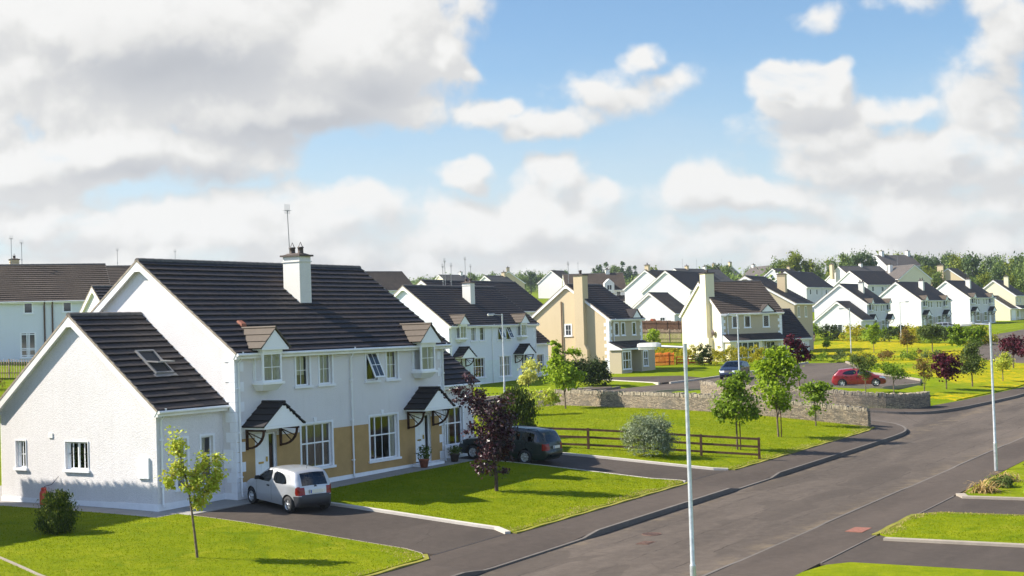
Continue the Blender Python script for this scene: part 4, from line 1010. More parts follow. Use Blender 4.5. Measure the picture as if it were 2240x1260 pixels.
def semi(root, L=13.3, D=9.26, E=5.3, R=8.82, wall='white', band=None, tile='tile', far=True, exts=(), opens=(), chim_x=6.8, ant=0, tiles=False, curt=None, canopy_tile='tile', lean=0.0, plinth=True):
    H = root; Yx = .62; EH, ER, ED, EW = 3.465, 6.776, 8.1, 3.28
    ups = [(3.40, 4.18), (4.80, 5.56), (7.78, 8.52), (9.17, 9.93)]; bigs = [(3.60, 5.44, .64, 2.34), (7.90, 9.80, .56, 2.36)]
    doors = [(.98, 2.18), (11.05, 12.22)]
    holes = [(a, b, 3.84, 5.02) for a, b in ups] + [(a, b, c, d) for a, b, c, d in bigs] + [(a, b, .15, 2.22) for a, b in doors] if not far else []
    mb = MB(); block(mb, 0, L, 0, D, E, R, holes, z0=-.6)
    mb.build('wall', M[wall], H)
    mp = front_map()
    if band:
        b = MB(); hb = [(a - .07, b_ + .07, c - .06, d + .10) for a, b_, c, d in bigs] + [(a, b_, .0, 2.22) for a, b_ in doors]
        panel(b, front_map(-.012), .05, L - .05, .16, 2.08, [h for h in hb] if not far else hb, .011); b.build('wall_band', M[band], H)
    if plinth:
        b = MB(); b.box(-.02, L + .02, -.022, -.001, -.5, .155); b.box(-.022, -.001, -.021, Yx if 'L' in exts else D, -.5, .155); b.box(L + .001, L + .022, -.021, Yx if 'R' in exts else D, -.5, .155)
        b.build('plinth', M['smooth'], H)
    sl = (R - E - .1) / (D / 2)
    rf = gable_roof(H, 'roof', 0, L, 0, D, E, R, M[tile], tiles=tiles, rng=HR if tiles else None)
    for i, (a, b_) in enumerate(ups):
        c = (curt or {}).get('u%d' % i) if not far else None
        w = window(H, mp, a, b_, 3.84, 5.02, nv=(), bars=((.5, .5),) if i not in opens else (), surround=.09, far=far, curtain=c)
        if i in opens: open_sash(w, mp, a + .03, b_ - .03, 3.88, 4.99)
    for i, (a, b_, c, d) in enumerate(bigs):
        window(H, mp, a, b_, c, d, nv=(.24, .76), nh=(.56,), bars=((.5, None),), surround=.09, far=far, curtain=(curt or {}).get('b%d' % i) if not far else None)
        if not far: k = MB(); x = (a + b_) / 2 - .1; k.hexa([(x - .06, -.05, d + .06), (x + .06, -.05, d + .06), (x + .06, -.001, d + .06), (x - .06, -.001, d + .06), (x - .09, -.05, d + .24), (x + .09, -.05, d + .24), (x + .09, -.001, d + .24), (x - .09, -.001, d + .24)]); k.build('keystone', M['smooth'], H)
    for k, (a, b_) in enumerate(doors):
        door(H, a, b_, .16, 2.2, 0, side=a + .80, far=far)
        s = MB(); s.box(a - .25, b_ + .2, -.55, -.024, -.4, .14); s.build('doorstep', M['smooth'], H)
    for cx in (1.5, 11.5):
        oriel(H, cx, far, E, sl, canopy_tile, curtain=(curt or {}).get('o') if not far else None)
        canopy(H, cx - .04, 2.52, tilemat=tile if far else 'tile', far=far)
    cs = [(0, 0, 1, 1, .26, .46), (L, 0, -1, 1, .26, .46)]
    quoins(H, cs, .16, E - .05)
    for x in (.14, 6.68, L - .14): downpipe(H, x, -.02, .0, E - .05, neck=.30)
    chimney(H, chim_x - .36, chim_x + .36, 2.25, 3.12, 6.6, 9.1, M['chim'], 2, ant=ant, lean=lean)
    for sd_ in exts:
        x0, x1 = (-EW, 0) if sd_ == 'L' else (L, L + EW)
        m2 = MB()
        fhs = ([(-2.34, -1.84, .55, 2.28), (-1.14, -.55, .55, 2.28)] if sd_ == 'L' else [(L + .75, L + 2.35, .6, 2.3)]) if not far else []
        lhs = [(7.32, 7.87, 1.22, 2.22), (4.02, 5.19, 1.22, 2.22)] if sd_ == 'L' and not far else []
        block(m2, x0, x1, Yx, Yx + ED, EH, ER, fhs, lhs, [], -.6, gl=sd_ == 'L', gr=sd_ == 'R'); m2.build('extension_wall', M[wall], H)
        rf2 = gable_roof(H, 'extension_roof', x0, x1, Yx, Yx + ED, EH, ER, M[tile], tiles=tiles, rng=HR if tiles else None, ends=(1, 0) if sd_ == 'L' else (0, 1), verge=.2)
        pl = MB(); xo = x0 if sd_ == 'L' else x1; so = -1 if sd_ == 'L' else 1
        pl.box(x0 + (.0 if sd_ == 'R' else -.02), x1 - (.0 if sd_ == 'L' else -.02), Yx - .022, Yx - .001, -.5, .13)
        pl.box(*sorted((xo + so * .001, xo + so * .022)), Yx - .021, Yx + ED, -.5, .13); pl.build('plinth', M['smooth'], H)
        if sd_ == 'L':
            lm = left_map(x0)
            # in left_map the horizontal axis runs into the depth of the plot
            window(H, lm, 7.32, 7.87, 1.22, 2.22, nv=(), bars=((.5, .5),), surround=.03, far=far, rec=.08, curtain=[(0, 1, 0, 1, 'blindd')])
            window(H, lm, 4.02, 5.19, 1.22, 2.22, nv=(.5,), bars=((.25, .55), (.75, .55)), surround=.03, far=far, rec=.08, curtain=[(0, 1, 0, 1, 'curtain')])
            window(H, front_map(Yx), -2.34, -1.84, .55, 2.28, nv=(), nh=(.6,), surround=.09, far=far, curtain=CB)
            window(H, front_map(Yx), -1.14, -.55, .55, 2.28, nv=(), nh=(.6,), surround=.09, far=far, curtain=[(0, .6, 0, 1, 'curtain')])
            b = MB(); b.box(x0 - .07, x0 - .001, .97, 1.5, 1.0, 1.72); b.build('meter_box', M['pvc'], H)
            b = MB(); b.box(x0 - .035, x0 - .001, 5.84, 6.06, 2.34, 2.52); b.build('vent', M['fascia'], H)
            b = MB(); b.box(-.06, -.001, .16, .58, 1.05, 1.72); b.build('meter_box', M['pvc'], H)
            downpipe(H, x0 + .16, Yx - .02, .0, EH - .05, neck=.3)
        else:
            window(H, front_map(Yx), L + .75, L + 2.35, .6, 2.3, nv=(.3, .7), nh=(.58,), surround=.10, far=far, curtain=[(0, .45, .0, 1, 'curtain')])
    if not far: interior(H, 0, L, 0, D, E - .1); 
    return rf
# --- the big white pair of houses in front
h1 = house_root('semi_detached_house', 'large white semi-detached pair in front, with ochre ground-floor band and open roof window', 0, 0, 0, 0)
cur = {'u0': [(.0, .8, .35, 1, 'curtain'), (.0, .8, 0, .35, 'blindd')], 'u1': [(.2, 1, 0, 1, 'blind')], 'u3': [(0, .85, 0, .8, 'curtain'), (0, 1, .8, 1, 'blindd')],
       'b0': [(0, 1, 0, 1, 'blindd')], 'b1': [(.78, 1, 0, 1, 'curtain')], 'o': [(.1, 1, 'blind')]}
rf1 = semi(h1, 13.32, 9.26, far=False, exts=('L', 'R'), band='band', opens=(2,), ant=2.2, tiles=True, curt=cur, lean=-.10)
esl = (6.776 - 3.465 - .1) / 4.05
rw, rfr, rw_w, rw_h = roof_window(h1, -2.09, -1.21, 1.83, 2.87, lambda y: 3.565 + esl * (y - .62), esl, h1)
s_ = MB(); s_.fr = rfr(-.62); f_ = .06; w_, h_ = rw_w / 2 - .03, rw_h / 2 - .03
for a0, a1, b0, b1 in ((-w_, -w_ + f_, -h_, h_), (w_ - f_, w_, -h_, h_), (-w_ + f_, w_ - f_, -h_, -h_ + f_), (-w_ + f_, w_ - f_, h_ - f_, h_)): s_.box(a0, a1, b0, b1, .02, .07)
s_.build('sash', M['steel'], rw)
s_ = MB(); s_.fr = rfr(-.62); s_.quad((-w_ + .02, -h_ + .02, .045), (w_ - .02, -h_ + .02, .045), (w_ - .02, h_ - .02, .045), (-w_ + .02, h_ - .02, .045)); s_.build('pane', M['glass'], rw)
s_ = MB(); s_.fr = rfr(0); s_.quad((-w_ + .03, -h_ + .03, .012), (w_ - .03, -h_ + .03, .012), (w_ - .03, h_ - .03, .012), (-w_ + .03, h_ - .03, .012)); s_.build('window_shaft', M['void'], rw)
vt = MB(); vt.hexa([(1.5, .98, 6.16), (1.8, .98, 6.16), (1.8, 1.22, 6.36), (1.5, 1.22, 6.36), (1.53, .98, 6.29), (1.77, .98, 6.29), (1.77, 1.2, 6.42), (1.53, 1.2, 6.42)]); vt.build('roof_vent', M['terracotta'], rf1)
# --- second pair behind it
h2 = house_root('semi_detached_house', 'bluish-white semi-detached pair behind the purple tree, with two small porches', 60.8, 31.9, TZ(60.8, 31.9), 0)
semi(h2, 14.4, 9.15, wall='white2', band='band3', exts=('R',), far=False, opens=(2, 3), curt={'u0': CB, 'b1': CB, 'o': [(0, 1, 'curtain')]}, chim_x=7.3)
for (px_, py_, h_, l_) in ((6.6, 4.7, 2.4, -.05), (7.6, 4.75, 2.0, .05), (6.3, 4.75, 1.9, 0)): aerial(h2, px_, py_, 8.75, h_, l_, thin=.03)
for i, (x, y, th, L_, lab, ext) in enumerate([(197.4, 38.9, 0, 11.8, 'white semi-detached pair with low gabled extension, first of three similar pairs at far right', True),
                          (221.5, 36.4, -6, 15.0, 'white semi-detached pair with two dark porches, middle of three similar pairs at far right', False),
                          (246.5, 33.7, -6, 14.4, 'white semi-detached pair, last of three similar pairs, next to the far-right cream house', False)]):
    r = house_root('semi_detached_house', lab, x, y, (2.95, 3.45, 3.9)[i], rad(th), 'white semi-detached pairs at far right')
    semi(r, L_, 9.27, wall='far_white', band='band2', tile='tile', far=True, chim_x=L_ * .5)
    if ext:
        m_ = MB(); block(m_, -6.5, 0, -1.0, 7.0, 2.6, 5.75, z0=-1.2); m_.build('extension_wall', M['far_white'], r)
        gable_roof(r, 'extension_roof', -6.5, 0, -1.0, 7.0, 2.6, 5.75, M['tile'], ends=(1, 0))
        window(r, left_map(-6.5), 2.2, 3.8, .5, 1.9, nv=(.5,), far=True, surround=.0)
def simple(name, label, x, y, z, th, L, D, E=5.3, R=8.8, wall='far_white', tile='tile', wins=(), gwins=(), chims=(), doors=(), group='houses further up the hill', gr=(), pipes=(), ants=(), z0=-2.0, eave=.28):
    """gabled house given by its block, windows (x0, x1, z0, z1 on the front; y0.. on the left gable) and chimneys (x, y, width, depth, top)"""
    H = house_root(name, label, x, y, z, rad(th), group)
    m_ = MB(); block(m_, 0, L, 0, D, E, R, z0=z0); m_.build('wall', M[wall], H)
    rf = gable_roof(H, 'roof', 0, L, 0, D, E, R, M[tile], eave=eave)
    for (a, b, c, d) in wins: window(H, front_map(), a, b, c, d, nv=(.5,) if b - a > .95 else (), far=True, surround=.06)
    for (a, b, c, d) in gwins: window(H, left_map(0), a, b, c, d, nv=(.5,) if b - a > .95 else (), bars=((.5, .5),), far=True, surround=.06)
    for (a, b, c, d) in gr: window(H, right_map(L), a, b, c, d, nv=(.5,) if b - a > .95 else (), far=True, surround=.06)
    for (cx, cy, w, d, zt, mt) in chims: chimney(H, cx - w / 2, cx + w / 2, cy - d / 2, cy + d / 2, min(E, zt - 3.0), zt, M[mt], 1)
    for (a, b) in doors: door(H, a, b, .1, 2.15, far=True)
    for px_ in pipes: downpipe(H, px_, -.02, .1, E - .05, .06, 'rust' if wall == 'white2' else 'pvc')
    for (ax, ay, az, ah) in ants: aerial(H, ax, ay, az, ah, thin=.03)
    return H
def wing(H, x0, x1, y0, y1, E, R, wall, tile, ends=(1, 1), z0=-2.0):
    m_ = MB(); block(m_, x0, x1, y0, y1, E, R, z0=z0); m_.build('extension_wall', M[wall], H)
    return gable_roof(H, 'extension_roof', x0, x1, y0, y1, E, R, M[tile], ends=ends)
def leanto(H, x0, x1, y0, E0, E1, tile, post=True, n=3):
    """lean-to porch roof across the front, y0 in front of the wall"""
    mb = MB(); slope(mb, x0, x1, y0 - .15, E0, -.004, E1, 0); r = mb.build('porch_roof', M[tile], H)
    f = MB(); f.box(x0 + .02, x1 - .02, y0 - .17, y0 - .12, E0 - .16, E0 - .01); f.box(x0 + .02, x1 - .02, y0 - .119, -.004, E0 - .14, E0 - .12)
    for xx in (x0 + .002, x1 - .052): f.add([(xx, y0 - .12, E0 - .15), (xx, -.004, E0 - .15), (xx, -.004, E1 - .06), (xx, y0 - .12, E0 - .05), (xx + .05, y0 - .12, E0 - .15), (xx + .05, -.004, E0 - .15), (xx + .05, -.004, E1 - .06), (xx + .05, y0 - .12, E0 - .05)], [(0, 1, 2, 3), (4, 7, 6, 5), (0, 4, 5, 1), (3, 2, 6, 7), (0, 3, 7, 4)])
    f.build('fascia', M['fascia'], H)
# --- tan detached house
h3 = simple('detached_house', 'tan rendered detached house with tall side chimney and white quoins', 82.5, 28.0, TZ(82.5, 28.0), -1.5, 6.75, 9.26, 5.3, 8.78, 'tanr', 'tile',
            wins=[(1.08, 1.84, 3.6, 4.85), (2.44, 3.14, 3.6, 4.85), (4.66, 5.40, 3.6, 4.85)], gwins=[(4.2, 4.92, 3.72, 4.82)], group='houses of the estate', z0=-.8)
fm_ = MB(); fm_.box(.03, 6.72, -.012, -.001, 2.9, 5.25); fm_.build('front_wall', M['beige'], h3)
c3_ = MB(); c3_.box(-.55, -.003, 2.5, 3.5, 2.8, 9.55); c3_.hexa([(-.55, 2.2, 2.3), (-.003, 2.2, 2.3), (-.003, 3.9, 2.3), (-.55, 3.9, 2.3), (-.55, 2.5, 2.8), (-.003, 2.5, 2.8), (-.003, 3.5, 2.8), (-.55, 3.5, 2.8)]); c3_.box(-.55, -.003, 2.2, 3.9, -.8, 2.3); c3_.box(-.003, .5, 2.5, 3.5, 6.0, 9.55)
co = c3_.build('chimney', M['tanr'], h3)
c3_ = MB(); c3_.box(-.63, .58, 2.42, 3.58, 9.55, 9.68); c3_.lathe([(.14, 9.68), (.13, 9.95), (.17, 9.98), (.17, 10.06), (.0, 10.1)], (0, 3, 0), 'z', 10); c3_.build('chimney_pot', M['clay'], co)
quoins(h3, [(0, 0, 1, 1, .3, .55), (6.75, 0, -1, 1, .3, .5)], .1, 5.2)
pp = MB(); pp.tube([(-.09, 5.25, 7.1), (-.09, 5.25, 0)], .06, 8); pp.build('waste_pipe', M['rust'], h3)
leanto(h3, -.25, 7.0, -1.35, 2.35, 3.05, 'tile')
pm = MB(); panel(pm, front_map(-1.3), -.1, 2.0, -.8, 2.24, [], mi=0); pm.quad((-.1, -1.3, -.8), (-.1, -.003, -.8), (-.1, -.003, 2.24), (-.1, -1.3, 2.24)); pm.quad((2.0, -1.3, -.8), (2.0, -.003, -.8), (2.0, -.003, 2.24), (2.0, -1.3, 2.24))
pm.build('bay_wall', M['beige'], h3); pm = MB(); panel(pm, front_map(-1.3), 4.0, 6.85, -.8, 2.24, []); pm.quad((4.0, -1.3, -.8), (4.0, -.003, -.8), (4.0, -.003, 2.24), (4.0, -1.3, 2.24)); pm.quad((6.85, -1.3, -.8), (6.85, -.003, -.8), (6.85, -.003, 2.24), (6.85, -1.3, 2.24)); pm.build('bay_wall', M['beige'], h3)
window(h3, front_map(-1.3), .15, 1.75, .35, 2.05, nv=(.28, .72), nh=(.5,), far=True, surround=.06); window(h3, front_map(-1.3), 4.4, 5.3, .5, 2.0, nv=(.5,), nh=(.5,), far=True, surround=.06)
door(h3, 2.5, 3.4, .1, 2.15, far=True); downpipe(h3, .75, -.02, 3.05, 5.25, .05)
dg = MB(); dg.prism([(4.25, 5.3), (5.95, 5.3), (5.1, 6.05)], 1, -.36, -.3); dgo = dg.build('dormer_gable', M['cladding'], h3)
dg = MB()
for sg in (-1, 1): a = [(5.1, -.45, 6.13), (5.1, .85, 6.13), (5.1 + sg * 1.0, -.05, 5.3), (5.1 + sg * 1.0, -.45, 5.27)]; dg.hexa([*a, *[(p[0], p[1], p[2] + .06) for p in a]])
dg.build('dormer_roof', M['tile'], dgo)
aerial(h3, .4, 4.6, 8.7, 2.1, thin=.03)
# --- cream house turned towards the close
h4 = simple('detached_house', 'pale cream detached house with side chimney, satellite dish and dark garage roof', 104.8, 25.9, TZ(104.8, 25.9), -37.6, 7.6, 9.2, 5.3, 8.88, 'cream', 'tile_b',
            wins=[(1.36, 2.08, 3.62, 4.92), (2.88, 3.6, 3.62, 4.92), (5.24, 5.98, 3.62, 4.92)], gwins=[(3.84, 4.22, 3.7, 4.8)], group='houses of the estate', z0=-.8)
fm_ = MB(); fm_.box(.03, 7.57, -.012, -.001, 2.85, 5.25); fm_.build('front_wall', M['beige'], h4)
c3_ = MB(); c3_.box(-.6, -.003, 2.2, 3.4, 2.6, 9.7); c3_.box(-.6, -.003, 1.9, 3.8, -.8, 2.6); c3_.box(-.003, .5, 2.2, 3.4, 6.0, 9.7)
co = c3_.build('chimney', M['cream'], h4)
c3_ = MB(); c3_.box(-.68, .58, 2.12, 3.48, 9.7, 9.82); c3_.lathe([(.14, 9.82), (.13, 10.05), (.16, 10.1), (0, 10.15)], (0, 2.8, 0), 'z', 10); c3_.build('chimney_pot', M['clay'], co)
quoins(h4, [(0, 0, 1, 1, .3, .5), (7.6, 0, -1, 1, .3, .5)], .1, 5.2)
leanto(h4, .1, 7.3, -1.35, 2.25, 2.95, 'tile')
pm = MB(); panel(pm, front_map(-1.3), .3, 1.0, -.8, 2.12, []); pm.quad((.3, -1.3, -.8), (.3, -.003, -.8), (.3, -.003, 2.12), (.3, -1.3, 2.12)); pm.build('bay_wall', M['cream'], h4)
for a_, b_ in ((3.9, 4.25), (6.6, 7.1)): pm = MB(); pm.box(a_, b_, -1.3, -1.2, -.8, 2.12); pm.build('porch_pillar', M['cream'], h4)
window(h4, front_map(-1.28), 1.0, 3.9, .35, 2.05, nv=(.25, .5, .75), nh=(.55,), far=True); window(h4, front_map(-.2), 5.4, 6.5, .5, 2.0, nv=(.5,), nh=(.5,), far=True); door(h4, 4.4, 5.3, .1, 2.1, far=True)
dg = MB(); dg.prism([(4.9, 5.3), (6.5, 5.3), (5.7, 6.02)], 1, -.36, -.3); dgo = dg.build('dormer_gable', M['cladding'], h4)
dg = MB()
for sg in (-1, 1): a = [(5.7, -.45, 6.1), (5.7, .85, 6.1), (5.7 + sg * .95, -.05, 5.3), (5.7 + sg * .95, -.45, 5.27)]; dg.hexa([*a, *[(p[0], p[1], p[2] + .06) for p in a]])
dg.build('dormer_roof', M['tile_b'], dgo)
ds = MB(); ds.lathe([(.0, -.30), (.2, -.27), (.36, -.2), (.37, -.19), (.2, -.25), (0, -.28)], (0, 0, 0), 'x', 14); ds.bar((-.28, 0, 0), (.0, .0, -.1), .04)
dso = ds.build('satellite_dish', M['clay'], h4); dso.location = (-.08, 1.5, 3.15)
wing(h4, 7.62, 11.2, .25, 8.3, 2.35, 5.55, 'far_white', 'tile', (0, 1)); downpipe(h4, .75, -.02, 2.95, 5.25, .05)
gd_ = MB(); gd_.box(8.1, 10.6, .2, .24, -.1, 2.1); gd_.build('garage_door', M['pvc'], h4)
# --- row behind and hillside
W2 = lambda L, n=4: [(L * (i + .5) / n - .45, L * (i + .5) / n + .45, 3.7, 4.9) for i in range(n)] + [(L * (i + .5) / n - .5, L * (i + .5) / n + .5, .9, 2.1) for i in range(n)]
simple('terraced_house', 'long dark-roofed house directly behind the second white pair', 85.8, 47.6, TZ(85.8, 47.6), 0, 19, 9.2, wall='far_white', tile='tile', ants=[(8.5, 4.6, 8.7, 2.6), (9.6, 4.6, 8.7, 1.8)], wins=W2(19, 6))
simple('detached_house', 'beige house with chimney on its front slope, just behind the pale cream house', 123.7, 24.5, 2.55, 6, 8.97, 11.86, 5.3, 8.82, 'beige', 'tile', chims=[(4.6, 2.6, .9, 1.0, 9.0, 'tanr')], wins=[(1.5, 2.5, 3.6, 4.9), (5, 6, 3.6, 4.9), (1.2, 2.8, .5, 2)], group='houses of the estate')
h17 = simple('terraced_house', 'broad white-gabled house with long dark roof above the brown fences', 184.5, 65.6, 6.3, 0, 18.8, 9.1, wins=W2(18.8, 6), group='houses further up the hill')
h17e = simple('bungalow', 'low white gabled house with brown roof, two little windows, above the brown fences', 160.5, 57.5, 4.9, 0, 6.5, 8.4, 2.6, 5.9, 'far_white', 'tile_b', gwins=[(1.6, 2.5, .9, 2.0), (6.0, 7.2, .9, 2.0)], wins=[(2, 3, .8, 2)])
simple('terraced_house', 'white-gabled house with brown roof peeping out behind the broad white gable', 209.2, 81.6, 7.7, 0, 11, 9.2, tile='tile_b', chims=[(1.0, 4.6, .8, .8, 9.8, 'tanr')])
h19 = simple('terraced_house', 'house with big brown roof and white dormer, up behind the tan house', 208.7, 103.6, 7.8, -54.7, 12, 9.2, wall='far_white', tile='tile_b', wins=W2(12), chims=[(9.0, 4.6, .8, .8, 9.6, 'chim')], ants=[(3, 4.6, 8.8, 2.2)])
dm = MB(); dm.prism([(7.6, 4.6), (9.6, 4.6), (9.6, 6.6), (8.6, 7.5), (7.6, 6.6)], 1, -.6, 2.6); dmo = dm.build('dormer', M['far_white'], h19); window(h19, front_map(-.6), 8.1, 9.1, 5.2, 6.3, nv=(.5,), far=True)
wing(h19, 9.7, 15.2, -1.5, 6.0, 2.9, 5.6, 'far_white', 'tile', (0, 1)); window(h19, front_map(-1.5), 11, 13.6, .9, 2.3, nv=(.33, .66), far=True)
simple('terraced_house', 'white-gabled house with dark brown roof, on the slope left of the big brown roof', 318.8, 165.9, 13.8, 0, 7, 9.2, tile='tile_b')
simple('detached_house', 'tan-gabled house with grey roof, far up the slope above the tan house roof', 306, 172, 13.6, 35, 12, 9.0, wall='tanr', tile='tile_c', chims=[(2.5, 4.5, .9, .9, 9.9, 'tanr')])
simple('bungalow', 'small white-gabled house low between the far tan gable and the tan house roof', 262, 127, 9.6, 0, 8, 8, 3.4, 6.4, tile='tile_c', chims=[(5.5, 2.6, .8, .8, 7.2, 'tanr')])
simple('detached_house', 'white house with plain dark roof above the beige house and left of the far-right pairs', 249.0, 68.0, 7.5, 0, 17.2, 9.2, wins=[(2, 2.8, 3.6, 4.8), (6, 6.8, 3.6, 4.8), (12, 12.8, 3.6, 4.8), (15, 15.8, 3.6, 4.8), (3, 3.9, .9, 2)], pipes=(9, 9.8))
simple('detached_house', 'white house with dark roof turned slightly, behind the first far-right white pair', 294.3, 69.1, 8.5, -12.8, 16.2, 9.3, wins=[(2, 3, 3.6, 4.8), (6.5, 7.5, 3.6, 4.8), (12, 13, 3.6, 4.8)], pipes=(9, 9.8))
simple('detached_house', 'white-gabled house with long grey-brown roof and chimney in the middle of the hillside', 334.4, 85.7, 11.3, -22.3, 17, 9.3, tile='tile_c', chims=[(-1.2, 6.0, .9, .9, 9.4, 'tanr'), (9, 4.6, .8, .8, 9.6, 'chim')])
simple('detached_house', 'grey-roofed house with shaded cream gable to the right, just below the topmost house', 316.1, 73.4, 9.9, -130, 9.7, 9.2, wall='cream', tile='tile_c', chims=[(2.2, 2.6, .9, .9, 9.2, 'chim')], ants=[(2.4, 4.6, 8.8, 2.6)])
simple('detached_house', 'topmost white house with two chimneys on the skyline among the trees', 399.3, 95.7, 16.6, -31.8, 13.9, 9.2, tile='tile_c', chims=[(2.2, 4.6, 1.0, 1.2, 10.2, 'chim'), (12.9, 4.6, 1.0, 1.2, 10.2, 'chim')], ants=[(7, 4.6, 8.8, 1.6)])
simple('detached_house', 'tan-gabled house with a tall tan chimney in front of the far-right trees', 325.2, 53.3, 9.0, 0, 10, 9.2, wall='tanr', tile='tile_b', chims=[(-.4, 6.3, .9, 1.5, 9.6, 'tanr')])
h8 = simple('detached_house', 'cream house with attached garage at the right edge', 280.6, 32.2, 4.4, 0, 10, 9.03, wall='cream', tile='tile', wins=[(1.2, 2.2, 3.6, 4.9), (4.5, 5.5, 3.6, 4.9), (1, 2.6, .5, 2)], doors=[(3.3, 4.3)], chims=[(4.0, 2.6, .9, .9, 9.6, 'cream')], group='houses of the estate')
leanto(h8, -.1, 10, -1.2, 2.4, 3.1, 'tile')
wing(h8, -6.5, 0, -.2, 7.5, 2.5, 5.3, 'cream', 'tile_b', (1, 0)); gd_ = MB(); gd_.box(-5.2, -1.6, -.26, -.205, -.1, 2.1); gd_.build('garage_door', M['pvc'], h8)
simple('detached_house', 'far beige-gabled house with two chimneys and grey roof, behind the cream house ridge', 403.8, 160.4, 15.8, -120, 10.2, 9.2, wall='beige', tile='tile_c', chims=[(.6, 4.6, .9, .9, 10.2, 'tanr'), (9.6, 4.6, .9, .9, 10.2, 'tanr')], ants=[(5, 4.6, 8.8, 2.6)])
simple('detached_house', 'grey-roofed house with pale gable to the right, in the middle of the far rows', 366.1, 131.1, 13.7, -120, 10.7, 9.1, tile='tile_c', chims=[(.8, 4.6, .8, .8, 9.6, 'chim')])
simple('detached_house', 'small far grey-roofed house behind the middle of the far rows', 519, 180.9, 20.1, -120, 9, 9.2, tile='tile_c', ants=[(5, 4.6, 8.8, 2.6)])
simple('farm_building', 'far shed with a blue-grey roof half hidden by the right-hand trees', 430, 60, 11.5, -35, 16, 9, 3.2, 6.0, tile='tile_c', chims=[])
# --- left background
hl = simple('terraced_house', 'bluish-white house with long brown roof and plum downpipes behind the left gable', 43.3, 68.2, TZ(43.3, 68.2), -34.6, 10.1, 9.5, 5.3, 8.7, wall='white2', tile='tile_b', wins=[(2.55, 3.29, 4.14, 5.2), (5.87, 6.6, 4.19, 5.2), (-3.0, -2.2, .8, 2.4)], ants=[(2.0, 5.2, 8.6, 2.6), (2.9, 5.2, 8.6, 2.2)], group='houses behind the front row')
wing(hl, -9, 0, 0, 9.5, 5.28, 8.66, 'white2', 'tile_b', (1, 0))
window(hl, front_map(), 2.17, 3.54, .25, 2.45, nv=(.08, .42, .5, .58, .92), nh=(.08, .30, .36, .92), far=True); downpipe(hl, 4.27, -.02, .2, 5.2, .07, 'rust'); downpipe(hl, 4.95, -.02, .2, 5.2, .07, 'rust')
chimney(hl, 1.9, 2.7, 5.6, 6.4, 7.5, 9.3, M['tanr'], 1)
simple('detached_house', 'small white gable with dark roof, between the left brown roof and the big white gable', 26.95, 35.07, TZ(26.95, 35.07), -18, 8, 7.0, 5.95, 8.85, wall='far_white', tile='tile', group='houses behind the front row')
simple('terraced_house', 'brown-roofed house showing just over the ridge beside the big white gable', 79, 93, TZ(79, 93) - .6, -34, 14, 9.4, wall='white2', tile='tile_b', group='houses behind the front row', ants=[(2, 4.7, 8.6, 2.2), (9, 4.7, 8.6, 2.0)])
simple('terraced_house', 'house whose brown roof end shows right of the big dark roof', 158.1, 117.7, 8.2, -20, 13, 9.2, wall='white2', tile='tile_b', group='houses behind the front row')
simple('bungalow', 'low dark-roofed house between the big roof and the second white pair', 88, 63.5, TZ(88, 63.5) - .5, 0, 9, 8, 3.6, 7.0, wall='white2', tile='tile', group='houses behind the front row')

simple('bungalow', 'little white house front low in the gap left of the tan house roof', 196, 92, 6.6, 0, 7.5, 8.0, 3.2, 6.4, wall='far_white', tile='tile_b', chims=[(5.2, 2.4, .8, .8, 7.0, 'tanr')])
simple('terraced_house', 'far white-gabled house with chimney in the gap left of the tan house roof', 258, 150, 10.6, 0, 10, 9.2, tile='tile_c', chims=[(9, 4.6, .9, .9, 9.8, 'tanr')])
simple('detached_house', 'far house with a pale gable, at the very left end of the distant roofs', 330, 214, 15.0, -10, 12, 9.2, wall='cream', tile='tile_c', chims=[(10, 4.6, .9, .9, 9.8, 'chim')])
simple('terraced_house', 'long far grey roof on the skyline behind the broad white gable', 300, 118, 11.6, -8, 22, 9.2, tile='tile_c', chims=[(6, 4.6, .8, .8, 9.6, 'tanr'), (15, 4.6, .8, .8, 9.6, 'chim')], ants=[(4, 4.6, 8.8, 2.4), (11, 4.6, 8.8, 2.4)])
simple('detached_house', 'white-gabled house between the two long far roofs behind the cream house', 345, 108, 12.0, -4, 14, 9.2, tile='tile_b', chims=[(11, 4.6, .8, .8, 9.6, 'tanr')])
